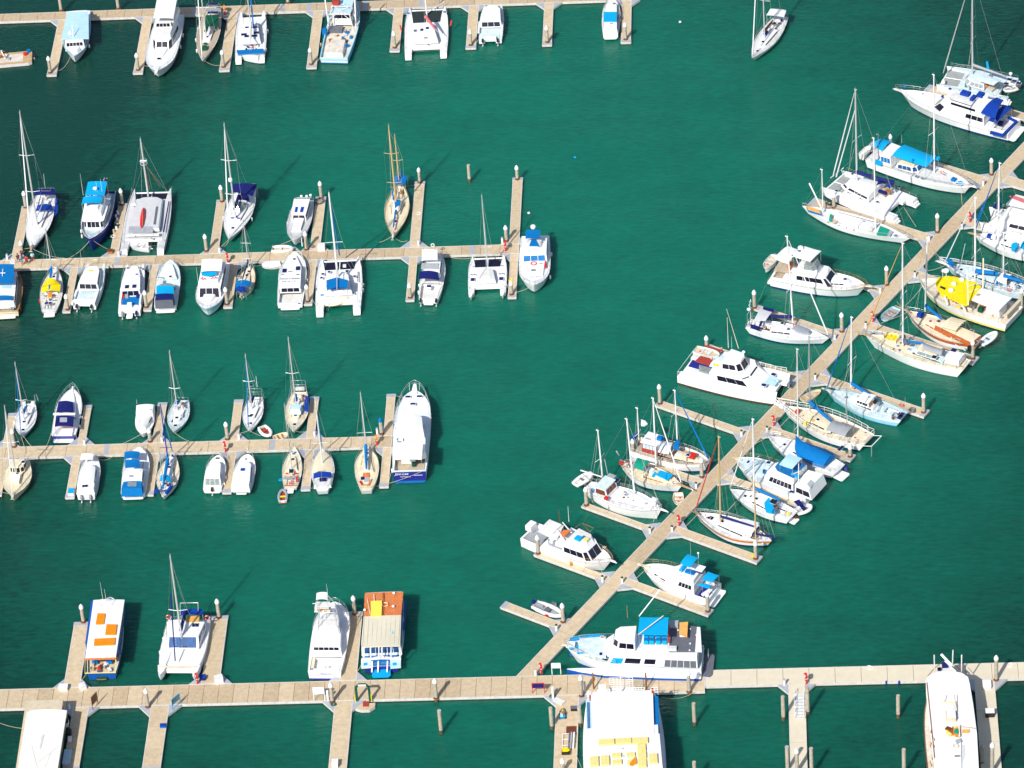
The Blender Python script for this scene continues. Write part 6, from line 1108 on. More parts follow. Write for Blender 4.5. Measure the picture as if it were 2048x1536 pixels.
for x,w_ in ((725,None),):
    fb.poly('blue_side_deck',[(672,300),(735,300),(748,682),(682,690)],4.95,.1,'ltblue'); fb.poly('blue_side_deck',[(1345,270),(1415,265),(1432,645),(1365,650)],4.95,.1,'blue')
m=MB()
for x in (690,705): m.tube([fb.px((x,330),5.1),fb.px((x+8,680),5.1)],.05,'hullblue',4)
m.build('side_pipe',fb.root)
def raft(p,l,w_,name='raft_box'):
    c=fb.px(p,6.0); m=MB(); m.box(c.x-l/2,c.x+l/2,c.y-w_/2,c.y+w_/2,5.9,6.25,'paleyel'); m.box(c.x-l/2-.06,c.x+l/2+.06,c.y-.04,c.y+.04,6.2,6.28,'cream'); m.build(name,fb.root)
for p,l,w_ in (((885,745),1.0,2.1),((1060,735),1.0,2.1),((1230,730),1.0,2.1),((1245,800),1.3,1.1),((1250,880),1.3,1.1),((1252,965),1.5,1.1),((990,880),.7,1.2),((1135,875),.7,1.1),((995,950),.8,1.2),((1145,950),.8,1.2),((762,945),1.8,1.1),((872,935),1.8,1.1),((1365,915),1.8,1.1)): raft(p,l,w_)
fb.poly('orange_stain',[(1120,960),(1180,880),(1190,960),(1130,985)],6.3,.02,'orange'); fb.hatch((1052,805),5.95,.25,.2,'grey'); fb.hatch((1058,885),5.95,.25,.2,'grey')
def railgrid(pa,pb,z,h,n,k_=4):
    A,B_=fb.px(pa,z),fb.px(pb,z); m=MB()
    for i in range(k_): m.tube([A+Vector((0,0,h*(i+1)/k_)),B_+Vector((0,0,h*(i+1)/k_))],.045,'white',4)
    for i in range(n+1): p=A.lerp(B_,i/n); m.tube([p,p+Vector((0,0,h))],.045,'white',4)
    m.build('guard_rail',fb.root)
railgrid((920,190),(1160,185),4.6,1.9,6,5); railgrid((690,290),(725,290),4.9,1.3,2,3); railgrid((800,270),(925,265),4.9,1.2,4,3); railgrid((1160,250),(1275,245),4.9,1.2,4,3); railgrid((1345,255),(1415,250),4.9,1.3,2,3)
fb.poly('bow_ramp',[(925,230),(1165,222),(1170,175),(920,182)],4.7,.15,'white'); fb.slab('blue_locker',(1210,255),5.0,.5,2.0,.3,'bright'); fb.slab('red_bottle',(1358,240),5.0,.9,.3,.6,'redbrown'); fb.slab('red_bottle',(718,300),5.0,.6,.2,.5,'redbrown'); fb.slab('white_locker',(845,230),5.2,1.0,1.0,1.0,'white')
fb.spar('stub_mast',(1035,215),5.0,(1030,55),7.8,.12,'white',.06); m=MB()
for i in range(30): m.box(fb.L*.3+i*.35,fb.L*.3+i*.35+.12,-.03,.03,5.4,5.42,'grey')
m.build('roof_seam',fb.root); fb.rope((.93,-5.4),(1820,205),sag=.8); fb.rope((.75,5.4),(620,365),sag=.1); fb.rope((.35,5.4),(575,870),sag=.1)
for x in (755,1295):
    c=G('O',(x,195),DZ); m=MB(); m.tube([(0,0,0),(0,0,2.9)],.11,'rust',8); o=m.build('timber_post'); o.location=c; tag(o,('left' if x<1000 else 'right')+' brown timber post behind the bow of the big passenger catamaran','post','brown timber posts')
sh = motor('c','big white rust-streaked ship with a pointed bow crane, cut off by the bottom right edge',(560,268),(690,2000),6.9,3.6,3.0,'fish',nm='work_ship',cat='ship',col='white',deck='grime',rail='brown',railw=.10,bul=.25,boot='bootred')
sh.hw=lambda x: 3.4; sh.kind='fish'
def spoly(nm,pts,z,th,col,side=None): return sh.poly(nm,pts,z,th,col,side)
spoly('deckhouse_roof',[(440,345),(350,390),(322,445),(325,600),(365,1020),(430,1560),(985,1560),(960,1100),(915,750),(870,480),(850,400),(770,345),(600,320)],5.2,.25,'white','cream')
m=MB(); pts=[sh.px(p,5.0) for p in ((455,365),(340,450),(380,1020),(445,1550),(960,1550),(925,1050),(850,470),(760,365))]; m.prism([(q.x,q.y) for q in pts],3.2,4.98,'white2'); m.build('deckhouse_wall',sh.root)
sh.poly('roof_box',[(592,815),(690,815),(700,908),(590,912)],6.0,.8,'white','beige'); sh.poly('box_rim',[(565,825),(712,820),(712,945),(575,945)],5.32,.12,'beige'); sh.poly('roof_plank',[(515,700),(700,705),(698,730),(512,725)],5.5,.15,'cream'); sh.poly('small_box',[(650,740),(715,738),(715,815),(650,815)],5.5,.25,'white2')
sh.spar('davit',(555,620),6.0,(555,730),5.4,.05,'beige'); sh.spar('davit',(675,615),6.2,(715,830),5.4,.05,'palewood'); sh.spar('roof_beam',(750,1018),5.5,(935,1040),5.5,.07,'palewood'); sh.spar('roof_beam',(740,1000),5.6,(745,1140),5.6,.09,'white'); sh.spar('roof_edge_pipe',(335,470),5.3,(430,1400),5.3,.06,'rust')
for i in range(14): sh.slab('rusty_gear',(sh.rnd.uniform(605,730),sh.rnd.uniform(1030,1180)),5.22,sh.rnd.uniform(.3,.8),sh.rnd.uniform(.3,.8),sh.rnd.uniform(.1,.4),sh.rnd.choice(['orange','yellow','rust','paleyel','brown']),rot=i)
sh.poly('green_tarp',[(672,1060),(705,1040),(735,1070),(722,1105),(690,1090)],5.75,.3,'green'); sh.poly('orange_frame',[(775,1055),(860,1050),(872,1075),(850,1098),(775,1095)],5.4,.08,'peach'); sh.poly('grey_patch',[(755,1240),(800,1245),(815,1370),(775,1460),(765,1330)],5.26,.03,'greydeck'); sh.poly('trunk_roof',[(605,1170),(760,1160),(770,1560),(600,1560)],5.45,.2,'white')
sh.hatch((715,1390),5.5,.3,.7,'dgrey'); sh.ring((698,1262),5.55,'beige','z',.35,'beige'); sh.poly('tool_rack',[(690,1185),(740,1165),(765,1195),(710,1225)],5.75,.2,'plate')
sh.spar('bow_crane',(515,115),5.6,(655,262),4.6,.2,'white'); sh.spar('bow_crane_strut',(560,200),5.0,(700,330),4.9,.1,'white2'); sh.poly('anchor_platform',[(540,240),(640,235),(700,320),(450,345)],4.2,.3,'white2'); sh.slab('windlass',(560,270),4.3,.6,.8,.5,'navy'); sh.slab('windlass',(490,312),4.3,.4,.5,.3,'glass')
for p,q in (((432,320),(427,125)),((770,330),(770,125)),((655,260),(662,65))): sh.spar('bow_post',p,4.3,q,7.4,.09,'white2')
for t in range(2): m=MB(); S_=(1,-1)[t]; m.tube([sh.px((700,255),4.4),sh.px((790,350),4.2)] if S_<0 else [sh.px((540,200),4.4),sh.px((430,290),4.2),sh.px((345,390),4.0)],.05,'brown',4); m.build('bow_rail',sh.root)
for i in range(10): sh.slab('rust_streak',(sh.rnd.uniform(370,440),sh.rnd.uniform(1050,1500)),5.22,.5,.12,.03,'rust',rot=.1)
# ================================================================== DIAGONAL WALKWAY, left side (bows towards the walkway on the right)
b = catam('Q','pale blue and white sailing catamaran partly hidden behind the large motor yacht, top right',(665,700),(1330,830),7.0,1.6,1.2,hwf=.21,u=(.14,.72),net='netw',deck='ltdeck')
b.block('coach_roof',(1090,735),(930,690),1.6,2.6,4.4,3.4,sf=.8,nose=.7,col='white',top='ltdeck',fw=(.2,.85,4),sw=(.2,.85,3),glass='grey'); b.mast((960,690),(985,-250),2.4,'alu',.15,(.35,.55),1.3,aft=1.2,fore=b.L-.3,jib='alu',jr=.11); b.boom((1260,730),'grey',4.2); b.canopy([(1225,745),(1150,795),(1000,745),(1060,690)],4.0,'ltdeck',.1)
b.poly('cockpit_well',[(1060,790),(1170,760),(1210,790),(1130,850)],1.75,.05,'beige'); b.slab('red_cushion',(1085,800),1.8,.6,.8,.2,'orangedeck')
for p in ((1300,740),(1270,780),(1345,755),(1385,775)): b.solar(p,2.5,.7,.6)
b.poly('blue_flag',[(1080,570),(1098,570),(1112,638),(1085,635)],4.5,.05,'bright'); b.poly('green_flag',[(885,770),(895,770),(905,812),(882,812)],3.0,.05,'green'); b.dome((1310,690),2.6,.3,.3,post=1); b.rails(.1,.95,.6,6,pul=False)
rib('Q','pale inflatable tender hung at the stern of the pale blue catamaran',(1245,845),(1370,815),1.6,.6,'white2','plate','white2','dgrey')
b = motor('Q','large white flybridge motor yacht with royal blue canopies, bow to the left, top right',(285,842),(1345,1180),5.2,2.7,1.5,col='white',deck='white',stripe='black',sf=(.70,.73),boot='navyhull',bul=.1,cock=(.02,.14,3.6),cfl='white2')
b.kind='motor'; b.block('deckhouse',(1130,1010),(700,905),1.8,3.3,4.4,3.9,sf=1.6,nose=1.2,col='white',sw=(.35,.85,3,.02,.45),fw=(.1,.85,3)); b.block('flybridge',(1090,985),(740,855),3.3,4.2,4.0,3.2,sf=.5,nose=1.2,col='white',sw=(.5,.95,1,.2,.95),top='white'); b.block('fly_well',(1010,905),(790,850),4.1,4.32,2.9,2.3,sf=.1,nose=.5,col='glass',top='white2'); b.slab('blue_seat',(890,880),4.35,1.5,1.1,.45,'royal'); b.slab('blue_seat',(960,925),4.35,.6,1.3,.5,'royal'); b.slab('blue_seat',(1030,890),4.35,1.0,1.2,.4,'royal')
b.canopy([(1165,1105),(1245,930),(1180,905),(1030,1050)],5.0,'royal',.45,.05,True,n=4,zd=3.3); b.canopy([(1175,1145),(1325,1005),(1245,975),(1100,1120)],3.7,'royal',.15,zd=1.6)
b.poly('aft_coaming',[(1115,1235),(1240,1265),(1375,1125),(1290,1080),(1280,1092),(1350,1128),(1232,1245),(1125,1215)],1.95,.3,'royal'); b.slab('stern_box',(1215,1160),1.3,.7,.8,.5,'navy'); b.platform(1.1,.35,.95); b.sprit(1.3,.45); b.rails(.6,.87,.7,5,push=False,ext=1.0)
for p in ((483,872),(745,830)): b.hatch(p,None if p[0]<500 else 3.6,.5,.5,'navy')
b.slab('anchor_cover',(328,842),None,.5,.5,.25,'blue'); b.slab('horn_cover',(675,905),3.9,.3,.4,.3,'royal'); b.fender(.42,1,'navy') if False else None; b.fender(.42,-1,'navy'); b.fender(.18,-1,'navy'); b.text('Endeavour',(-.6,-.6,1.2),.4,AFT,'plate',shear=.3); b.rope((.8,-2),(320,1320),sag=.1,z1=.1) if False else None
b = sail('R','white pilothouse ketch with a long bright blue awning over its deck',(1685,935),(760,640),4.4,((1385,775),(1365,-95)),(.42,),2.1,1.6,'fish',col='white',deck='white2',cab=None,cock=None,jib=None,mcol='white',mr=.13,bul=.35,boot='boot',rake=False,sl_=1.4)
b.block('pilothouse',(900,590),(1010,600),1.6,3.5,3.6,3.4,sf=.3,col='white',sw=(.35,.8,3),over=.1,glass='tint'); b.block('coach_roof',(1030,700),(1200,735),1.6,2.6,3.0,2.3,sf=.5,nose=.6,col='white',top='cream',sw=(.2,.85,3),fw=(.2,.85,3),glass='blueglass')
b.canopy([(950,655),(1070,555),(1390,680),(1270,765)],3.9,'bright',.35,n=5,zd=1.6); b.canopy([(765,555),(850,500),(955,520),(855,615)],3.9,'bright',.3,zd=1.6); b.poly('side_cloth',[(795,690),(860,710),(850,735),(795,715)],2.3,.5,'bright'); b.slab('boom_tip_cover',(1365,690),3.8,1.0,.6,.4,'bright'); b.mast((790,700),(775,495) if False else (778,610),1.8,'alu',.08,(),.8,stays=False,nm='mizzen_mast',h=6); b.spar('mizzen_mast_top',(785,600),6,(785,590),6.4,.05,'alu')
b.ring((1418,812),2.4,'red','z',.3); b.slab('blue_drum',(1525,885),None,.7,.7,.5,'blue'); b.poly('blue_bow_cover',[(1545,905),(1590,890),(1618,915),(1590,935)],2.15,.15,'bright'); b.hatch((1437,855),None,.5,.5,'glass'); b.clutter(.7,.85,10,.7,None,('white2','steel','cream','red')); b.sprit(.9,.4); b.rails(.25,.88,.55,7,pul=True,push=False,ext=.6)
for p in ((1175,853),(1230,870)): b.hatch(p,1.95,.3,.5,'blueglass')
m=MB(); 
for i in range(5): z=1.9+i*.5; m.tube([(b.mb.x+.5,1.9-i*.13,z),(b.mb.x+1.2,1.9-i*.13,z)],.03,'palewood',4)
m.build('rope_ladder',b.root); b.rope((.93,-.9),(1610,1140),sag=1.0); b.ant((1040,540),3.5,1.6)
skiff('R','white hard dinghy hanging at the stern of the blue-awning ketch',(745,565),(665,645),1.3,1.1,col='white2',inner='white2')
b = catam('R','white sailing catamaran with navy cockpit canvas, bows to the left',(385,870),(1075,1150),7.2,1.7,1.2,hwf=.24,u=(.13,.76),net='netw')
b.block('coach_roof',(830,950),(590,860),1.7,2.7,4.4,3.0,sf=1.3,nose=.8,col='white',sw=(.3,.7,3),fw=(.3,.6,2),camb=.2); b.mast((640,885),(675,40),2.7,'alu',.16,(.47,),1.3,aft=1.5,fore=b.L-.3,jib='white',jr=.11); P0=b.px((430,855),1.9); m=MB(); m.tube([P0,b.mb.lerp(b.mt,.8)],[.11,.07],'white',6); m.build('furled_sail',b.root); b.boom((985,900),'navy',4.3,.33,.25); b.canopy([(800,935),(945,905),(980,890),(830,880)],4.0,'navy',.15,zd=1.7); b.poly('bimini_side',[(905,935),(935,910),(960,925),(925,965)],3.9,.08,'royal')
b.poly('cockpit_well',[(820,1000),(905,920),(960,960),(880,1040)],1.8,.06,'teak'); b.slab('navy_seat',(860,1005),1.9,1.5,.5,.35,'navy'); b.slab('wood_table',(915,1000),1.9,.9,.7,.4,'wood'); 
for p in ((1018,950),(812,1090),(430,985),(545,998),(580,830),(658,1055)): b.hatch(p,1.62,.35,.45,'navy')
b.slab('engine_pod',(1040,1090),.7,1.3,1.3,.5,'white'); b.rails(.1,.95,.6,6,pul=False); b.spar('bow_triangle',(375,865),1.8,(500,770),3.2,.04,'alu'); b.rope((.02,0),(1175,1320),sag=0)
b = sail('R','long white flush-deck ketch with a green hatch cover, a dinghy-like orange cover at its stern',(1115,1430),(115,1125),3.9,((797,1330),(780,495)),(),1.5,1.3,'canoe',col='white',deck='white',cab=None,cock=None,mcol='white',mr=.13,jib=None,railc='white',bul=.12,rake=True,mz0=1.5)
b.mast((300,1185),(290,790),1.5,'white',.09,(),.8,fore=False,aft=.2,nm='mizzen_mast'); b.spar('mizzen_boom',(300,1160),2.4,(180,915),5.2,.10,'white',.13); b.spar('main_boom',(790,1265),2.6,(420,1165),2.6,.11,'white'); b.poly('green_hatch_cover',[(840,1310),(930,1345),(905,1400),(805,1390)],1.75,.15,'green'); b.poly('blue_hatch_edge',[(930,1345),(960,1365),(930,1405),(905,1400)],1.72,.12,'plate'); b.slab('deck_sheet',(745,1325),1.5,1.5,1.6,.35,'white2'); b.clutter(.55,.68,8,.8,None,('white2','cream','steel','grey')); b.block('deck_cabin',(455,1215),(640,1280),1.35,1.65,2.1,1.9,sf=.2,col='white')
b.poly('orange_cover',[(150,1120),(270,1160),(290,1200),(170,1165)],1.9,.35,'peach','blue'); b.poly('green_box',[(372,1200),(395,1205),(390,1265),(362,1255)],1.8,.3,'green'); b.poly('cockpit_floor',[(395,1240),(460,1255),(415,1290),(360,1272)],1.55,.05,'beige'); b.slab('bow_patch',(985,1405),None,.5,.6,.08,'tint'); b.hatch((488,1215),1.6,.35,.6,'green'); b.rails(.1,.9,.55,8,pul=False,r=.012); b.rope((.97,0),(1250,1450),sag=.1)
for u in (.3,.4,.47,.54): b.slab('porthole',(u,-1.9),1.25,.12,.12,.12,'glass')
b = motor('S','white motor yacht with a black side stripe and a flat bridge roof',(1435,690),(395,520),4.6,2.3,1.7,col='white',deck='white',stripe='black',sf=(.80,.84),rail='cream',railw=.10,bul=.15,boot='navyhull',cock=(.02,.12,3.2),cfl='teak')
b.block('deckhouse',(620,560),(1010,520),1.7,3.3,4.0,3.4,sf=1.5,nose=.3,col='white',sw=(.40,.85,4),fw=(.1,.9,3),nt=.8); b.block('flybridge',(700,400),(900,440),3.3,4.2,3.4,2.9,sf=.6,nose=.5,col='white',top='white2'); b.block('bridge_screen',(800,340),(900,365),4.2,5.0,3.0,2.8,sf=.4,nose=.3,col='clear',glass='clear'); b.canopy([(800,415),(925,295),(735,240),(600,350)],5.9,'white',.1,.1,True,'hardtop',zd=4.0); b.canopy([(545,440),(680,285),(545,235),(390,380)],4.9,'white',.25,.08,True,'aft_canopy',zd=1.7,n=3); b.slab('aft_deck',(500,480),1.75,2.4,2.8,.05,'teak'); b.slab('aft_seat',(570,480),1.8,.6,1.5,.5,'orangedeck')
b.dome((690,272),6.0,.45,.5); b.poly('roof_panel',[(655,295),(685,265),(712,268),(685,305)],6.05,.04,'royal'); b.slab('roof_mark',(597,350),5.1,.25,.25,.08,'dgrey'); b.block('coach_roof',(1040,590),(1240,650),2.0,2.45,2.7,1.5,sf=.4,nose=.6,sw=(.3,.75,3)); b.hatch((1197,618),2.5,.5,.5,'navy'); b.hatch((1290,603),None,.25,.25,'glass'); b.sprit(.9,.3,'cream'); b.rails(.5,.88,.6,7,'wood',push=False,ext=.3); b.platform(.7,.4); b.slab('rail_beam',(500,530),2.0,2.4,.1,.1,'teak'); b.text('Canderel',(b.L*.45,-2.28,1.75),.3,((1,0,0),(0,0,1),(0,-1,0)),'grey')
skiff('S','white dinghy with a red tank hoisted behind the motor yacht with a black stripe',(280,480),(400,340),1.6,1.2,col='white2',inner='beige')
b = sail('S','white sloop with navy boom cover, wind generator and an upturned grey dinghy on its foredeck',(1015,1285),(92,1120),3.9,((600,1105),(533,130)),(.40,),1.5,1.2,'sail',col='white',deck='white',boot='navyhull',cu=(.30,.58),jib='white',mcol='white',mr=.13,jr=.11,rake=True,sl_=1.3,cfl='brown')
b.boom((350,1020),'navy',2.3,.30,.22); b.canopy([(160,1080),(235,950),(365,990),(290,1090)],2.9,'greydeck',.1,zd=1.5); b.poly('side_cloth',[(120,1125),(225,1155),(225,1185),(120,1150)],1.9,.4,'navy'); b.poly('side_cloth',[(262,930),(385,955),(385,970),(270,960)],2.0,.4,'navy'); b.poly('dodger_side',[(245,1075),(262,1080),(240,1145),(215,1140)],2.0,.15,'navy')
m=MB()
for y in (-1.0,1.0): m.tube([(.3,y,1.2),(.3,y,3.6)],.04,'steel',5)
m.tube([(.3,-1,3.6),(.3,1,3.6)],.05,'steel',5); m.build('stern_arch',b.root); c=b.px((115,890),4.6); m=MB(); m.tube([(c.x,c.y,1.3),(c.x,c.y,4.6)],.04,'white',5)
for i in range(6): a=i*pi/3; m.tube([c,c+Vector((0,.6*cos(a),.6*sin(a)))],.05,'white',4)
m.build('wind_generator',b.root); b.dome((100,965),3.7,.3,.3); b.ring((100,1115),1.9,'cream','x',.3); b.hatch((480,1118),b.ctop+.03,.5,.5,'glass'); b.ring((622,1140),1.9,'red','z',.22,'red'); b.solar((700,640),1,.01,.01) if False else None
for p in ((285,1165),(500,1220)): b.hatch(p,None,.2,.6,'dgrey')
b.rope((.95,-.3),(1060,1270),sag=.1)
skiff('S','upturned grey dinghy lashed on the foredeck of the wind-generator sloop',(800,1225),(615,1155),1.5,1.45,col='plate',inner='grey',cover='rubber',zb=.4,zs=.4)
b = catam('V','white power catamaran carrying a dinghy and red awnings aft, dark side windows',(1640,745),(480,525),6.4,2.6,1.5,hwf=.26,u=(.03,.95),net=None,xbeam=False,steps=False,nm='power_catamaran',cat='power catamaran',deck='white',boot='bootred')
b.kind='round'; b.block('saloon',(860,480),(1290,575),2.0,3.5,5.7,5.2,sf=2.4,nose=.8,col='white',sw=(.25,.78,3,.22,1.0),fw=(.9,.98,1)); b.block('wheelhouse',(1000,370),(1190,410),3.5,5.1,3.8,3.2,sf=.8,nose=.5,col='white',sw=(.35,.85,2),fw=(.25,.9,4),camb=.15); b.poly('bridge_deck',[(640,420),(760,545),(910,575),(960,440),(800,350)],3.7,.1,'ltdeck')
b.poly('red_awning',[(590,485),(655,422),(790,455),(755,538)],3.9,.1,'redbrown'); b.poly('red_awning',[(700,330),(745,300),(885,345),(870,370)],3.9,.1,'redbrown'); b.poly('cockpit_floor',[(510,545),(560,470),(900,560),(860,650)],b.bz+.06,.05,'navyhull'); b.poly('cockpit_bench',[(635,590),(640,530),(880,590),(860,660)],b.bz+.4,.3,'clear'); b.poly('white_roof_panel',[(765,530),(810,470),(960,500),(905,575)],3.95,.05,'white'); b.poly('yellow_name_board',[(810,512),(875,530),(868,548),(800,530)],4.0,.04,'yellow')
m=MB(); 
for i in range(4): z=1.7+i*.5; m.tube([b.px((552,580-0),z) ,b.px((578,585),z)],.05,'white',4)
m.build('stern_ladder',b.root)
for p in ((905,345),(788,470)): b.ring(p,4.2,'red','x',.32)
b.ant((985,330),5.1,5.6,.05); b.ant((1105,335),5.3,6.8,.06,-.25,'cream'); b.ant((1025,325),5.3,2); b.dome((1165,385),5.6,.25,.3,post=.5)
for p in ((1520,645),(1405,770)): b.hatch(p,2.45,.7,.6,'navy')
b.poly('blue_foredeck_pad',[(1405,745),(1480,655),(1600,700),(1530,780)],2.56,.03,'ltblue'); b.rails(.62,.95,.7,6,'white',pul=False,r=.045,both=(1,)); b.clutter(.88,.97,6,.4,2.5,('white2','ltblue','cream')); b.slab('pod',(1660,750),2.4,.9,1.2,.4,'white')
skiff('V','pale grey dinghy carried across the stern deck of the white power catamaran',(880,410),(590,335),1.9,3.6,col='white2',inner='beige')
b = sail('X','white-hulled wooden ketch with a varnished red pilothouse and white tent amidships',(1530,760),(745,570),4.2,((1192,590),(1160,8)),(.6,),2.0,1.5,'fish',col='white',deck='teak',cab='cream',cock=None,jib='blue',mcol='white',mr=.11,railc='cream',bul=.4,rake=True,cu=(.55,.86),ch=.45,boot='navyhull',jr=.13,cw=.5)
b.block('pilothouse',(840,520),(985,570),1.5,3.2,2.6,2.4,sf=.15,col='redbrown',top='white',sw=(.45,.85,4),fw=(.45,.85,3),over=.2,roofcol='white',glass='ltblue'); b.poly('roof_hatch',[(855,500),(910,515),(905,530),(850,515)],3.35,.06,'grey'); b.canopy([(975,655),(1020,530),(1145,560),(1100,680)],2.9,'white',.35,n=3,zd=1.6); b.slab('blue_bag',(1008,525),3.3,.8,.7,.5,'blue'); b.poly('blue_sail_bag',[(1145,585),(1185,520),(1215,545),(1205,600)],3.4,.7,'blue'); b.mast((805,500),(785,192),2.2,'white',.09,(.2,),.9,fore=False,aft=.2,nm='mizzen_mast'); c=b.mb.lerp(b.mt,.40); b.poly('mast_platform',[(805,310),(850,325),(875,355),(840,375),(805,370)],6.4,.2,'white'); b.slab('red_crate',(1350,705),2.05,.9,1.2,.35,'red'); b.hatch((1303,690),2.4,.5,.5,'navy'); b.poly('side_deck',[(975,680),(1090,715),(1180,745),(1160,760),(960,700)],2.0,.05,'brown'); b.slab('blue_fuel',(735,510),2.0,.5,.9,.5,'royal'); b.rails(.1,.9,.55,6,'white',ext=.2); b.clutter(.05,.2,6,.8,None,('brown','palewood','white2')); b.fender(.62,-1); b.rope((.97,-.3),(1620,735),sag=.05); b.hatch((1120,640),2.35,.7,.6,'clear')
b = sail('X','white sailboat with a green cockpit canopy and a bright blue foredeck sheet',(1240,1010),(580,770),4.0,((965,800),(930,92)),(.45,),1.7,1.3,'canoe',col='white',deck='cream',cab='cream',cock=(.08,.25),jib='white',mcol='white',mr=.13,railc='wood',rake=True,cu=(.42,.80),n_w=4,glass='wood',boot='navy',cfl='teak',jr=.11,sl_=1.2)
b.canopy([(722,815),(770,715),(900,752),(830,855)],3.0,'green',.2,zd=1.6); b.poly('blue_sheet',[(965,895),(1010,850),(1145,895),(1090,955)],b.ctop+.35,.15,'bright'); b.poly('blue_sheet',[(915,915),(950,860),(975,880),(945,925)],b.ctop+.1,.1,'bright'); b.slab('liferaft',(905,860),b.ctop,1.0,.8,.35,'white'); b.spar('boom',(960,790),3.0,(735,740),3.0,.09,'white2'); b.clutter(.02,.22,16,.9,1.5,('red','pink','dgrey','navy','palewood','white2')); b.clutter(.4,.5,6,.6,b.ctop,('dgrey','brown','grey')); b.spar('wind_vane',(570,690),2.0,(545,650),3.2,.12,'white2'); b.slab('buoy_red',(600,785),1.4,.5,.5,.4,'red'); b.sprit(1.8,.25,'palewood'); b.rope((.95,.5),(1340,985),sag=.1); b.rope((.05,1),(620,870),sag=.3,z1=.1) if False else None
b = sail('X','white two-masted pilothouse boat with a black hull stripe and a dinghy on stern davits',(1020,1262),(242,1005),4.3,((735,1085),(652,312)),(.32,),2.1,1.5,'egg',col='white',deck='white',cab='white',cock=None,jib='wire',jr=.03,mcol='white',mr=.14,stripe='black',sf=(.88,.92),rake=True,cu=(.45,.88),n_w=5,glass='plate',boot='white',cw=.66)
b.block('pilothouse',(370,975),(500,985),1.7,3.0,3.0,2.8,sf=.35,col='white',top='ltdeck',sw=(.25,.85,1),fw=(.25,.85,3),over=.1,glass='brown'); b.mast((398,935),(345,430),2.0,'white',.12,(.42,),1.2,fore=False,aft=.1,nm='mizzen_mast',rake=True); b.spar('mizzen_boom',(390,920),3.2,(165,850),3.4,.11,'white2'); b.solar((545,960),2.9,.7,1.0); b.slab('gear_rack',(490,920),2.9,1.2,.8,.2,'grey'); b.spar('derrick',(450,885),2.9,(420,735),5.5,.05,'alu'); b.spar('dinghy_davit',(270,960),2.3,(185,890),2.4,.05,'steel')
b.slab('red_liferaft',(438,1157),2.1,.5,.5,.4,'red'); b.ring((295,1060),1.9,'bright','y',.25,'bright'); b.hatch((655,1110),b.ctop+.03,.55,.6,'plate'); b.hatch((815,1210),None,.5,.6,'plate'); b.slab('windlass_cover',(945,1185),2.2,.9,.8,.5,'white'); b.clutter(.88,.98,7,.6,2.1,('white','white2','steel')); b.clutter(.45,.7,5,.4,b.ctop,('dgrey','brown')); b.rails(.08,.9,.75,9,'steel',ext=.2); b.sprit(1.1,.3); b.fender(.38,-1,'cream'); b.rope((.02,-1),(300,1195),sag=.1); b.rope((.5,-2.1),(520,1260),sag=.3) if False else None; b.rope((.95,-.6),(935,1400),sag=.3)
rib('X','white inflatable with a dark panel hanging on the davits of the black-striped ketch',(285,880),(105,1000),1.8,1.6,'white','white2','dgrey',None)
skiff('X','small cream rowing dinghy floating by the diagonal walkway below the green-canopy sailboat',(1200,1205),(1200,1085),1.6,0,col='cream',inner='white2',thw='palewood')
b = motor('Y','white motor yacht with orange and blue deck gear on its open bridge',(1385,1098),(255,690),4.6,2.4,1.6,col='white',deck='white',bul=.12,boot='white',cock=(.02,.24,3.8),cfl='grey',cd=.6,stripe='grey',sf=(.86,.89))
b.block('deckhouse',(660,810),(1120,900),1.9,3.5,4.1,3.5,sf=1.0,nose=.5,col='white',sw=(.30,.80,3,.30,.98),fw=(.12,.9,4),nt=.75); b.canopy([(380,700),(540,535),(735,620),(640,820)],3.8,'white2',.05,.12,True,'aft_roof',zd=1.6,n=2); b.block('flybridge',(800,790),(1080,820),3.5,4.3,3.4,3.0,sf=.5,nose=.5,col='white',top='white2'); b.slab('blue_box',(935,810),4.35,.9,.8,.35,'bright'); b.slab('yellow_box',(1040,825),4.35,.7,.7,.3,'paleyel'); b.slab('blue_pad',(1005,790),4.35,.4,.5,.2,'blue'); b.poly('orange_canoe',[(690,715),(735,680),(815,675),(820,695),(750,765),(715,755)],4.9,.3,'orangedeck'); b.spar('roof_strut',(650,690),3.9,(760,850),3.9,.16,'white'); b.spar('roof_strut',(720,580),3.9,(840,720),4.6,.1,'white'); b.slab('roof_locker',(590,660),3.9,1.4,2.2,.25,'white'); b.ant((680,575),3.9,2.2,.09,0,'brown'); b.ant((805,570),3.9,2.8,.05)
m=MB(); P=[b.px(p,z) for p,z in (((890,650),4.6),((985,590),5.4),((1090,710),4.6))]; m.tube(P,.05,'brown',5); m.tube([P[1],b.px((1140,655),5.2),P[2]],.04,'wood',5); m.build('folded_bimini_frame',b.root); b.slab('bait_freezer',(290,665),1.4,1.0,1.4,.9,'white'); b.poly('side_opening',[(510,800),(600,820),(740,880),(690,950),(530,885)],2.9,.04,'grey'); b.slab('white_chair',(575,850),2.9,.5,.5,.4,'white'); b.fender(.62,-1,'orange'); b.rails(.68,.9,.6,5,'palewood',push=False,ext=.3); b.sprit(.8,.3); b.clutter(.88,.97,6,.6,None,('steel','cream','white2')); b.hatch((1290,920),None,.3,.3,'peach'); b.rope((.9,-1),(1270,1270),sag=.6); b.rope((.75,-1.9),(1225,1260),sag=.4)
rb = rib('N','large white inflatable boat with a dark console and navy outboard beside the lowest finger',(600,625),(365,525),2.3,0,'white2','grey','dgrey','navy',nm='inflatable_boat')
rb.slab('console',(520,545),.3,.6,.7,.6,'dgrey','white2'); rb.slab('front_seat',(470,590),.3,.5,1.0,.25,'dgrey'); rb.slab('red_can',(462,628),.4,.4,.3,.3,'red'); rb.slab('spare_tube',(405,535),.35,1.4,.25,.3,'grey')
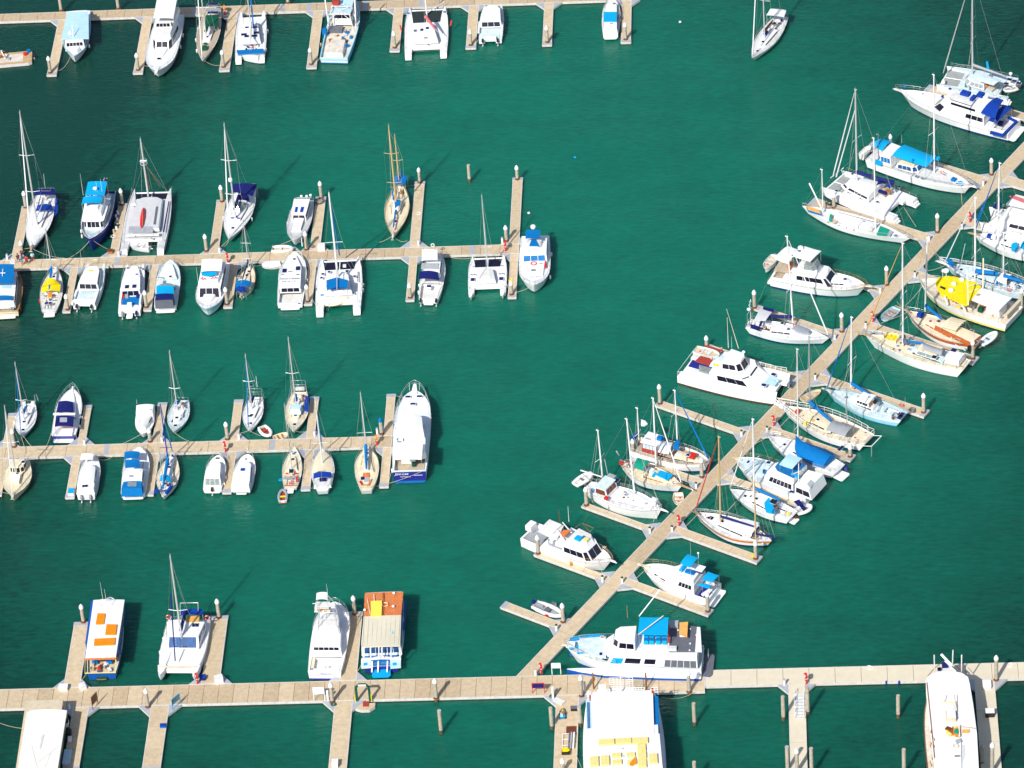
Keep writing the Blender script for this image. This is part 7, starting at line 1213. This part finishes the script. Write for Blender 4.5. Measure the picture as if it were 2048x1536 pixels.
# ================================================================== DIAGONAL WALKWAY, right side (bows towards the walkway on the left)
b = motor('N','white flybridge cruiser with three bright blue canopies, bow to the left, lowest right-hand berth',(1255,208),(1840,425),4.6,2.3,1.4,col='white',deck='white',bul=.1,boot='navyhull',cock=(.02,.20,3.6),cfl='navyhull',cd=.6)
b.block('deckhouse',(1680,360),(1470,270),1.7,3.1,3.8,3.3,sf=1.4,nose=.7,col='white',sw=(.35,.85,4,.1,.62)); b.block('flybridge',(1690,300),(1530,235),3.1,3.9,3.5,2.8,sf=.4,nose=.8,col='white',top='white'); b.slab('bridge_bench',(1700,240),3.95,2.0,1.4,.3,'white','navy'); b.slab('bridge_seat',(1640,270),3.95,1.4,.6,.35,'blue'); b.slab('bridge_seat',(1580,240),3.95,.6,1.2,.3,'bright')
b.canopy([(1640,225),(1708,145),(1620,115),(1558,190)],5.8,'bright',.12,zd=3.9); b.canopy([(1820,345),(1878,290),(1785,258),(1735,325)],3.8,'bright',.06,zd=1.5); b.canopy([(1790,398),(1820,370),(1745,355),(1695,365)],3.2,'bright',.05,post=False); b.block('fore_cabin',(1470,290),(1320,235),2.0,2.5,3.4,1.8,sf=.8,nose=.9,col='white',sw=(.2,.6,1)); b.sprit(1.1,.35,'cream'); b.rails(.6,.9,.7,6,'palewood',push=False,ext=.5); b.platform(.9,.4,.95); b.poly('transom_seat',[(1730,440),(1790,400),(1845,350),(1860,370),(1800,430),(1745,455)],1.9,.2,'white'); b.ring((1848,362),2.2,'dgrey','x',.25); b.ant((1648,190),3.9,4.4); b.dome((1706,110),6.0,.15,.2,post=1.0); b.fender(.45,-1); b.rope((.92,-.8),(1180,330),sag=.0); b.rope((.15,-2),(1755,545),sag=.1); b.hatch((1370,240),2.55,.4,.5,'white2')
b = motor('N','big two-deck dive boat with a bright blue bridge canopy and pale blue bow deck',(615,860),(1740,960),5.6,3.6,2.0,'motor',nm='dive_boat',cat='dive boat',col='white',deck='ltdeck',stripe='skyhull',sf=(.30,.36),bul=.35,boot='hullblue',bh=.55,railw=.12)
b.block('deckhouse',(1700,905),(960,820),2.2,4.1,5.0,4.4,sf=1.3,nose=.9,col='white',sw=((.02,.62,5,.01,.37,'dgrey'),(.18,.62,1,.47,.60),(.18,.62,1,.64,.82),(.12,.6,1,.84,.97,'bright')),fw=(.2,.6,3)); b.block('wheelhouse',(1200,700),(1040,665),4.1,6.0,3.4,2.9,sf=.5,nose=.6,col='white',sw=(.25,.70,2),fw=(.3,.8,4)); b.poly('sun_deck',[(1465,915),(1475,680),(1715,712),(1695,915)],4.3,.12,'dgrey'); b.poly('deck_edge',[(1680,912),(1695,712),(1722,712),(1735,915)],4.36,.12,'white'); b.canopy([(1455,775),(1462,632),(1225,632),(1212,770)],6.8,'bright',.04,.12,True,'bridge_canopy',zd=4.2)
for x in (1280,1325,1380,1430):
    for y in (800,845): b.slab('blue_chair',(x,y),4.3,.6,.6,.7,'blue','bright')
b.slab('engine_box',(1505,705),4.4,1.3,1.0,.6,'plate'); b.poly('orange_rack',[(1552,675),(1622,670),(1615,795),(1550,765)],5.1,.15,'peach','orange'); b.slab('rack_frame',(1582,785),4.4,.9,.5,.4,'white'); b.slab('grey_chest',(1490,900),4.3,1.3,.6,.5,'greydeck')
for p in ((1640,730),(1690,780),(1640,850),(1635,905),(1540,740)): b.slab('deck_vent',p,4.31,.2,.2,.1,'white')
b.spar('crane_boom',(1220,625),6.2,(1392,405),8.6,.08,'white'); b.spar('canopy_pole',(1215,775),6.9,(1420,620),7.4,.07,'cream'); b.ant((1128,637),6.0,2.2,.07,0,'palewood'); b.spar('red_pole',(1468,700),5.4,(1465,840),4.8,.10,'red')
for sd in (1,-1): m=MB(); rows=[]; 
b.poly('blue_deck_strip',[(640,890),(655,800),(800,770),(940,775),(940,790),(770,800),(690,830),(670,905)],3.5,.02,'bright'); b.poly('blue_deck_strip',[(700,862),(828,862),(820,885),(700,890)],3.5,.02,'bright'); b.slab('white_locker',(665,865),3.4,1.1,.9,.4,'white'); b.poly('fore_trunk',[(735,805),(950,790),(950,960),(720,930)],3.62,.3,'ltdeck'); b.hatch((918,798),3.65,.4,.5,'palewood'); b.hatch((908,935),3.65,.4,.6,'navy'); b.slab('blue_step',(740,930),3.5,.8,.4,.15,'bright')
b.sprit(.6,.3,'cream'); b.rails(.62,.9,.8,6,'steel',push=False,ext=.1,r=.03); b.platform(1.5,.6,.95,'navyhull','dgrey')
m=MB()
for s_ in (1,-1):
    pts=[(0,s_*3.0,.9),(.2,s_*3.0,.9)]
    rows=[[(x,s_*(2.5-max(0,x/b.L-.6)*1.6)+o*w_,z) for o,z in ((-1,-.3),(-1,.9),(1,.9),(1,-.3))] for x,w_ in [(0,.75),(b.L*.3,.8),(b.L*.7,.75),(b.L*.88,.45),(b.L*.985,.05)]]
    m.grid(rows,['hullblue','white','hullblue'],False)
m.build('sponson',b.root); 
for p in ((1745,960),(1790,900)):
    m=MB(); q=b.px((p[0],p[1]+60),.7); 
    for z in (.2,.6,1.0): m.tube([q+Vector((0,-.25,z)),q+Vector((0,.25,z))],.05,'white',4)
    for y in (-.25,.25): m.tube([q+Vector((0,y,-.2)),q+Vector((0,y,1.3))],.05,'white',4)
    m.build('stern_ladder',b.root)
b.text('VIDI NIJREEL',(b.L*.83,-2.35,2.75),.42,((.97,.24,0),(0,0,1),(.24,-.97,0)),'dgrey',sx=1.2); b.text('GREENFIN  419',(b.L*.14,-2.86,1.45),.3,((1,0,0),(0,0,1),(0,-1,0)),'tint'); b.ring((1005,785),4.6,'blueglass','x',.3) if False else None
b.poly('blue_window_panel',[(955,960),(1005,915),(1060,930),(1072,962)],3.35,.05,'bright')
b = sail('Z','wooden-masted white ketch with an orange hull stripe and navy sail covers',(530,262),(1440,600),4.3,((833,385),(814,-630)),(),1.7,1.3,'canoe',col='white',deck='white',cab='white',cock=(.09,.22),stripe='varnish',sf=(.48,.88),mcol='spar',mr=.14,jib='red',jr=.09,railc='wood',rake=True,cu=(.30,.72),ch=.4,n_w=2,cfl='wood',boot='navy',aft=5,fore=None)
b.boom((1230,430),'navy',2.6,.2,.13); b.mast((1250,590),(1234,-95),1.6,'spar',.11,(),.9,fore=False,aft=.1,nm='mizzen_mast',rake=True); b.boom((1475,570),'navy',2.5,.16,.2); b.block('doghouse',(1200,520),(1010,440),1.9,2.35,2.5,2.3,sf=.1,col='white',camb=.12,aw=(.1,.9,2)); b.spar('mizzen_sheet',(1475,560),2.7,(1400,330),6,.02,'wire'); b.hatch((722,335),None,.7,.7,'glass'); b.poly('dark_side_window',[(1185,560),(1235,500),(1228,520),(1200,570)],2.3,.04,'glass'); b.rails(.25,.88,.5,6,ext=.1); b.sprit(.7,.2,'wood'); b.rope((.95,-.6),(410,440),sag=0); b.fender(.2,-1); b.clutter(.8,.9,3,.4)
skiff('Z','white moulded dinghy stowed alongside the coachroof of the orange-striped ketch',(1045,350),(1280,410),1.2,1.5,col='white',inner='white',cover='white')
b = sail('W','white sloop with a bright blue dodger, stepped stern and a dinghy on its davits',(95,950),(705,1205),3.7,((328,985),(312,283)),(.44,),1.5,1.2,'sail',col='white',deck='white',jib='white',jr=.09,mcol='white',mr=.15,rake=True,cu=(.32,.66),n_w=4,sl_=1.2)
b.boom((600,1050),'blue',2.2,.27,.17); b.poly('dodger',[(425,1080),(470,1030),(510,1100),(525,1165),(440,1150)],2.4,.5,'bright'); b.poly('dodger_window',[(475,1080),(500,1040),(555,1060),(530,1100)],2.6,.05,'black','white'); b.slab('companionway',(530,1115),1.9,.5,.6,.1,'brown'); b.ring((653,1183),1.6,'yellow','z',.3,'yellow'); b.hatch((300,1025),None,.4,.4,'glass'); b.slab('tiller_cover',(590,1150),1.5,1.1,.12,.1,'navy'); b.platform(.6,.3,.6); b.slab('red_step',(722,1222),.4,.6,.5,.1,'brown'); b.spar('bow_line',(50,1185),.1,(165,1060),1.6,.03,'rope')
d=rib('W','white inflatable with navy seats at the stern of the blue-dodger sloop',(880,1115),(735,1170),1.9,.5,'white','greydeck','navy',None); d.slab('solar_panel',(755,1085),1.6,.9,1.3,.05,'navy'); d.slab('navy_seat',(795,1130),.7,.5,.9,.15,'navy')
b = motor('W','light blue flybridge cruiser with a turquoise bridge canopy and an enclosed white stern',(150,655),(895,960),5.0,2.5,1.6,col='white',deck='ltdeck',bul=.1,boot='navyhull',stripe='white2',tcol='white')
b.block('deckhouse',(745,850),(490,745),1.9,3.3,4.2,3.7,sf=1.0,nose=.7,col='white',sw=(.2,.8,6,.05,.95)); b.block('flybridge',(760,790),(570,690),3.3,4.2,3.9,3.2,sf=.4,nose=.8,col='white',top='tint'); b.canopy([(695,755),(790,655),(665,607),(570,712)],5.6,'ltblue',.1,.1,zd=4.0,name='turquoise_canopy'); b.block('stern_enclosure',(900,905),(785,835),1.6,3.3,4.3,3.9,sf=.1,sa=.5,col='white',sw=(.2,.7,2)); b.poly('clear_panel',[(835,900),(870,860),(905,885),(868,945)],3.45,.03,'plate')
for p in ((265,690),(467,698),(370,802)): b.hatch(p,None,.55,.6,'navy')
b.slab('blue_windscreen',(430,800),2.6,.5,.3,.6,'tint'); b.spar('deck_seam',(300,740),2.2,(420,690),2.2,.03,'tint'); b.spar('boat_hook',(690,810),4.4,(790,770),4.4,.08,'cream'); b.slab('bridge_seat',(720,830),3.9,1.2,.5,.4,'bright'); b.spar('outrigger',(750,985),2.0,(755,705),6.2,.05,'white'); b.sprit(.6,.3,'cream'); b.rails(.55,.9,.7,6,'palewood',push=False,ext=.6); b.slab('hull_vent',(690,980),1.9,.5,.2,.2,'navy'); b.ant((545,790),3.0,1.0); b.rope((.92,-1),(0,870),sag=.2)
b = sail('W','white sailboat wrapped in a huge bright blue cockpit tent',(455,440),(1150,760),4.2,((748,465),(740,-395)),(.14,),1.8,1.4,'sail',col='white',deck='white',cab='white',cock=None,jib=None,mcol='white2',mr=.12,rake=True,cu=(.25,.66),boot='navyhull',stripe='plate',sf=(.2,.35),n_w=4)
m=MB(); R0=[[(772,420),(790,410),(860,405)],[(750,545),(800,460),(900,425)],[(860,610),(900,510),(990,480)],[(940,640),(980,560),(1060,520)],[(1085,655),(1090,590),(1140,555)]]
xs=[b.X(u,2) for u in (.60,.50,.38,.27,.14)]; rows=[]
for x,(w_,h) in zip(xs,((.35,4.2),(1.5,3.6),(1.8,3.2),(1.8,3.1),(1.6,2.9))): rows.append([(x,-w_,1.75),(x,-w_*.9,2.3),(x,0,h),(x,w_*.9,2.3),(x,w_,1.75)])
m.grid(rows,'blue',True); m.face(rows[0],'blue'); m.face(rows[-1],'blue'); m.build('cockpit_tent',b.root)
b.solar((1160,560),3.1,.5,1.2); b.slab('stern_arch',(1165,560),3.0,.1,2.4,.06,'steel'); b.platform(1.1,.35,.8); b.slab('small_motor',(1215,765),.8,.5,.4,.5,'navyhull'); b.fender(.3,-1,'white'); b.text('Lady',(b.L*.42,-2.05,1.15),.5,((1,0,0),(0,0,1),(0,-1,0)),'tint'); b.rails(.08,.4,.9,4,pul=True,ext=.2); b.rope((.97,-.4),(330,520),sag=.0)
b = sail('W','broad cream-decked ketch with white pipe railings, blue boom cover and grey cockpit tent',(590,150),(1430,480),5.0,((862,188),(857,-510)),(.16,.3),2.0,1.5,'sail',col='white',deck='cream',cab='cream',cock=None,mcol='steel',mr=.12,jib=None,rake=True,cu=(.34,.66),boot='navyhull',bul=.2,railc='white',tcol='white')
b.boom((1060,310),'blue',2.9,.33,.16); b.mast((1218,400),(1220,-10) if False else (1213,-12),2.0,'steel',.09,(.2,),.9,fore=False,aft=.1,nm='mizzen_mast',rake=True); b.canopy([(1020,380),(1100,290),(1290,350),(1200,445)],3.3,'grey',.35,.05,True,n=4,zd=1.9); b.canopy([(985,400),(1050,330),(1130,340),(1060,410)],2.9,'cream',.15,post=False); b.block('companion_hood',(1130,440),(1070,410),1.8,2.5,1.4,1.3,sf=.1,col='brown')
m=MB()
b.rails(.08,.86,.95,9,'white',ext=1.2,r=.045); b.sprit(1.4,.5,'white'); b.slab('anchor_drum',(600,160),2.1,.6,.9,.5,'white'); b.slab('red_bag',(745,210),2.1,.5,.9,.3,'red'); b.slab('orange_bag',(895,298),b.ctop,.4,.4,.2,'peach'); b.slab('yellow_can',(828,330),2.0,.7,.4,.4,'yellow'); b.slab('red_cloth',(1305,462),1.75,.6,.2,.1,'red'); b.clutter(.25,.85,14,.8,None,('white2','palewood','cream','steel','dgrey'))
for p in ((1245,452),(1240,508),(1300,525),(1395,415)): b.hatch(p,None,.3,.4,'glass')
m=MB(); 
for y in (1.6,-1.2): m.tube([(-.0,y,1.5),(-1.4,y,2.0)],.06,'white',5)
m.tube([(-1.4,1.6,2.0),(-1.4,-1.2,2.0)],.06,'white',5); m.tube([(-1.4,1.6,2.0),(-1.4,1.6,.1)],.06,'steel',5); m.build('stern_davit',b.root); b.rope((.85,-1.2),(570,360),sag=.0)
skiff('U','old wooden rowing dinghy with a red tank moored by the diagonal walkway',(205,1085),(20,1180),1.5,0,col='beige',inner='palewood',thw='beige')
b = sail('U','pale sky-blue hulled sailboat with a blue boom cover and two stern solar panels',(262,1085),(1035,1355),3.9,((505,1065),(511,372)),(.38,),1.7,1.3,'sail',col='skyhull',deck='ltdeck',cab='white',stripe='white',sf=(.5,.98),jib='blue',jr=.10,mcol='white',mr=.15,rake=True,cu=(.36,.64),boot='skyhull',cock=(.06,.32),cfl='ltblue',tcol='skyhull',sl_=1.3)
b.boom((775,1185),'blue',2.3,.30,.15); b.block('pilot_cabin',(700,1200),(590,1150),1.8,2.6,2.5,2.3,sf=.2,col='white',sw=(.35,.8,4)); b.slab('companionway',(695,1240),1.9,.4,1.0,.6,'wood'); b.canopy([(745,1235),(780,1205),(760,1170),(720,1210)],2.9,'black',.2,n=2,zd=1.8); b.solar((1010,1335),2.0,.6,1.0); b.solar((990,1360),2.0,.6,1.0); b.slab('brown_fender',(925,1400),.8,.4,.3,.9,'brown'); b.fender(.12,-1,'white'); b.sprit(.8,.25,'white2'); b.hatch((543,1155),b.ctop+.03,.6,.6,'white2'); b.ant((1042,1290),1.4,2.4)
for p in ((830,1280),(905,1320)): b.hatch(p,1.75,.4,.9,'ltblue')
b.clutter(.02,.1,5,.7,1.3,('white2','dgrey','navy'))
b = sail('U','long white ketch with a yellow-bottomed dinghy on its foredeck and a grey sun cover',(640,535),(1655,845),4.4,((1020,645),(1017,-362)),(.24,.5),2.0,1.7,'sail',col='white',deck='cream',cab='ltdeck',cock=None,mcol='white',mr=.15,jib='peach',jr=.09,rake=True,cu=(.20,.55),bul=.15,boot='white',railc='white',n_w=3,cw=.62,fore=None)
b.boom((1250,620),'blue',2.7,.22,.16); b.poly('mast_wrap',[(1005,560),(1020,520),(1050,560),(1060,610),(1025,600)],3.2,.6,'dgrey'); b.canopy([(1210,680),(1225,620),(1420,690),(1400,745)],3.4,'grey',.25,zd=2.2,n=3); b.block('deckhouse',(1340,760),(1150,700),2.0,2.75,2.6,2.4,sf=.2,col='ltdeck',top='cream',sw=(.2,.85,2),glass='clear'); b.hatch((1330,765),2.8,.7,.7,'black'); b.block('aft_roof',(1640,720),(1500,690),2.0,2.9,2.4,2.2,sf=.1,col='white'); b.solar((1525,695),3.0,.8,.8); b.solar((1500,745),2.6,.5,.8); b.hatch((1115,650),b.ctop,.7,.8,'dgrey'); b.hatch((1085,690),b.ctop,.7,.6,'plate'); b.hatch((860,598),None,.5,.6,'plate'); b.clutter(.05,.2,14,.9,None,('palewood','white2','steel','orange','bright','dgrey')); b.clutter(.6,.7,9,.8,None,('dgrey','blue','brown','wood')); b.rails(.06,.85,.7,8,'steel'); b.sprit(1.6,.35,'palewood'); b.spar('wind_vane',(1640,700),2.4,(1540,640),3.8,.08,'white'); b.slab('outboard_bracket',(1680,700),2.2,.5,.5,.8,'black')
for u in (.35,.5,.62): b.slab('porthole',(u,-2.15),1.3,.2,.1,.12,'glass')
b.rope((.9,.6),(780,440),sag=.2)
skiff('U','small dinghy with a yellow inside lying on the foredeck of the long white ketch',(830,535),(970,575),1.9,2.1,col='cream',inner='yellow',zb=.5,zs=.45,thw='yellow')
skiff('U','small light blue rowing boat with a wooden thwart tied by the diagonal walkway',(815,390),(960,275),1.9,0,col='ltblue',inner='grey',thw='wood',eng=None)
b = sail('U','varnished brown and white ketch with a striped cream awning and dinghy on its stern',(1050,300),(1770,640),4.3,((1240,310),(1262,-420)),(),1.8,1.5,'canoe',col='white',deck='cream',cab='cream',stripe='mahogany',sf=(.42,.92),cock=(.08,.22),mcol='white',mr=.14,jib=None,railc='brown',rake=True,cu=(.30,.74),n_w=6,glass='redbrown',boot='white',cfl='redbrown',bul=.2)
b.boom((1415,380),'blue',2.6,.27,.2); b.canopy([(1540,505),(1650,400),(1500,365),(1390,460)],3.1,'cream',.2,n=4,zd=1.9)
m=MB()
for i in range(6): A=b.px((1400+i*2+i*18,465-i*17),3.35); B_=b.px((1545+i*20,505-i*18),3.35); m.tube([A,B_],.03,'beige',3)
m.build('awning_stripe',b.root); b.block('wood_trunk',(1740,590),(1350,440),1.6,2.35,2.7,2.2,sf=.1,ss=.2,col='mahogany',top='cream'); b.hatch((1375,410),2.45,.6,.6,'brown'); b.hatch((1285,415),None,.3,.4,'glass'); b.slab('blue_bag',(1195,360),1.9,.8,.8,.6,'royal'); b.hatch((1700,505),2.15,.6,.5,'brown'); b.hatch((1720,540),2.15,.6,.6,'plate'); b.clutter(.15,.3,8,.8,None,('brown','redbrown','palewood','dgrey')); b.sprit(2.0,.2,'palewood'); b.fender(.45,-1,'cream'); b.fender(.28,-1,'cream'); b.rope((.95,-.6),(800,430),sag=.1); b.rope((.9,.6),(960,215),sag=.1)
rib('U','white inflatable tender hung on the stern of the brown and white ketch',(1950,520),(1795,632),1.7,1.2,'white','ltdeck','dgrey','dgrey')
b = motor('T','white work trawler with a big bright yellow wheelhouse roof and a white aft awning',(310,965),(1275,1340),6.0,2.6,1.6,'fish',nm='trawler',cat='trawler',col='white',deck='grime',stripe='yellow',sf=(.04,.22),rail='cream',railw=.12,bul=.5,boot='black')
b.block('wheelhouse',(790,1100),(540,985),2.2,3.9,4.0,3.4,sf=.4,nose=.8,col='yellow',sw=(.3,.8,3),fw=(.3,.8,4),glass='paleyel'); m=MB()
P=[b.px(p,4.1) for p in ((468,985),(500,945),(590,930),(700,950),(785,965),(890,1010),(935,1040),(790,1235),(720,1215),(500,1085),(475,1035))]; m.prism([(p.x,p.y) for p in P],3.95,4.12,'yellow'); m.build('roof',b.root)
b.poly('ac_box',[(510,1045),(520,1032),(572,1052),(562,1070)],4.2,.1,'black'); 
for p in ((655,1020),(625,1085),(735,975)): b.dome(p,4.2,.42,.4,'white','roof_dome')
b.dome((575,885),5.2,.45,.45,post=1.2); b.dome((540,885),5.2,.28,.4,post=1.2); b.ring((648,1175),3.2,'red','y',.35,'yellow'); b.ring((752,1220),3.0,'red','y',.28,'yellow'); b.canopy([(1115,1285),(1248,1155),(940,1048),(820,1170)],4.0,'white',.06,.12,True,'aft_awning',n=3,zd=1.5); b.slab('white_cabin',(1090,1300),1.5,2.2,2.2,1.8,'white'); b.poly('awning_hatch',[(878,1130),(895,1108),(932,1115),(912,1138)],4.12,.03,'palewood'); b.slab('green_drum',(930,1290),1.6,.7,.8,.7,'dgreen'); b.slab('orange_crate',(945,1260),1.6,.8,.8,.5,'orangedeck'); b.slab('white_tub',(830,1260),1.7,.8,.8,.4,'white'); b.slab('stern_beam',(1265,1270),2.0,.5,4.8,.5,'beige')
for p,q in (((950,1060),(955,750)),((800,1230),(790,870))): b.spar('deck_post',p,4.2,q,8.5,.11,'cream'); 
m=MB(); 
for i in range(4): A=b.px((800,1100-i*60),4.2+i*.2); B_=b.px((900,1060-i*50),4.2+i*.2); m.tube([A,B_],.06,'white',4)
m.build('gantry_frame',b.root); b.rails(.55,.93,.5,6,'steel',push=False,ext=.2); b.spar('side_window_frame',(560,1130),3.0,(590,1230),2.3,.1,'white'); b.spar('side_window_frame',(720,1190),3.2,(770,1290),2.2,.12,'white'); b.text('VENTURE',(b.L*.62,-2.85,2.2),.3,((1,0,0),(0,0,1),(0,-1,0)),'dgrey'); b.poly('name_board',[(680,1230),(728,1240),(722,1255),(675,1245)],2.9,.05,'yellow'); b.clutter(.05,.3,10,.85,1.6,('palewood','white2','grey','orange')); b.rope((.95,-.8),(150,1240),sag=.4)
b = sail('T','white schooner with royal blue covers on both booms and a pipe bowsprit rail',(560,800),(1420,1075),4.2,((790,1040),(795,130)),(.30,),1.8,1.4,'sail',col='ltdeck',deck='ltdeck',cab='ltdeck',boot='navyhull',cock=(.10,.24),mcol='white',mr=.16,jib='white',jr=.1,rake=False,cu=(.30,.70),bul=.15,railc='white',n_w=4,fore=None,sl_=1.4)
b.boom((1110,910),'blue',2.7,.42,.34); b.mast((1150,985),(1152,490),2.0,'white',.13,(.28,),1.2,fore=False,aft=.1,nm='mizzen_mast'); b.boom((1365,990),'blue',2.5,.36,.22); b.poly('blue_staysail_bag',[(575,770),(600,740),(655,800),(645,825)],2.8,.5,'blue'); b.rails(.05,.86,.8,11,'white',ext=1.0,r=.035); b.sprit(1.5,.45,'white2'); b.block('cockpit_hood',(1160,1010),(1090,970),1.9,2.7,1.8,1.6,sf=.3,col='white',aw=(.1,.9,1)); b.poly('blue_diamond',[(1080,1010),(1095,970),(1115,1005),(1095,1025)],2.8,.05,'blue'); b.ring((1215,1070),1.8,'pink','z',.3,'red'); b.clutter(.05,.3,12,.85,1.7,('blue','brown','white2','dgrey','navy')); b.clutter(.35,.75,10,.7,None,('white2','palewood','steel')); b.spar('ratline_ladder',(720,830),2.0,(770,600),6.5,.04,'white'); b.rope((.9,1),(420,640),sag=.0); b.rope((.95,-.6),(370,880),sag=.3)
b = sail('T','white sloop with bright blue cockpit canvas, running off the right edge of the photo',(860,500),(1620,700),4.2,((1105,560),(1125,-225)),(.02+.3,.62),1.7,1.4,'sail',col='white',deck='white',jib='blue',jr=.11,mcol='white',mr=.15,rake=True,cu=(.36,.66),n_w=4,cfl='beige')
b.poly('dodger',[(1240,610),(1260,590),(1300,585),(1310,630),(1280,655),(1245,650)],2.6,.5,'bright'); b.canopy([(1330,640),(1370,570),(1460,600),(1420,690)],3.0,'bright',.2,zd=1.6); b.slab('blue_bag',(1020,532),1.8,.7,.7,.4,'royal'); b.slab('white_drum',(1065,545),1.8,.7,.7,.5,'white'); b.clutter(.05,.35,10,.8,1.4,('cream','palewood','navy','steel')); b.sprit(.9,.3,'palewood'); b.spar('genoa_furler',(880,390),1.9,(960,200),6,.12,'blue')
b = catam('T','white flybridge power catamaran with a pink canopy strip, cut off by the right edge',(968,302),(1823,505),6.0,2.3,1.6,hwf=.28,u=(.02,.92),net=None,xbeam=False,steps=False,nm='power_catamaran',cat='power catamaran',deck='white')
b.kind='round'; b.block('deckhouse',(1650,450),(1150,335),2.0,3.6,5.4,4.6,sf=1.2,nose=.9,col='white',sw=(.35,.75,4,.1,.9)); b.block('flybridge',(1600,310),(1240,250),3.6,4.5,4.2,3.4,sf=.6,nose=.9,col='white',top='white2'); b.canopy([(1430,250),(1450,130),(1290,95),(1190,195)],6.0,'white',.12,.08,zd=4.4,name='hardtop'); b.poly('pink_canopy',[(1222,112),(1290,112),(1420,160),(1440,205),(1340,170),(1235,128)],6.25,.06,'pink'); b.slab('navy_screen',(1100,215),3.0,1.0,1.6,.1,'navy'); b.spar('screen_leg',(1100,240),2.3,(1100,215),3.0,.06,'steel'); b.slab('bow_locker',(1110,290),2.3,1.0,1.2,.5,'white2')
for u in (.45,.55,.66): b.slab('hull_window',(u,-2.94),1.5,1.0,.1,.18,'glass')
b.rails(.5,.95,.7,5,pul=False)
b = motor('p','white cruiser berthed above the flybridge yacht, only its bow showing at the right edge',(2030,330),(2150,360),3.5,2.0,1.4,col='white',deck='white') if False else None
for a in [((37.0,524.5),-60,'person in a dark top and red shirt standing by the capped pile','brown','dgrey'),((44.5,519),200,'person in a navy shirt behind the child in orange shorts','navyhull','dgrey'),((54.5,529),-80,'tallest person, in a loose red shirt and red shorts, mid-stride','red','brown'),((66,522),-60,'person in a pale blue shirt wearing a green backpack','ltblue','redbrown')]:
    person('p', a[0], RAD(a[1]), a[2], a[3], a[4], pack='green' if 'backpack' in a[2] else None)
person('p', (44.5,531), RAD(-90), 'child in a blue shirt and orange shorts, smallest of the group', 'bright', 'orange', h=1.25)
# shorten nothing here: labels are written in full above; every thing keeps its own
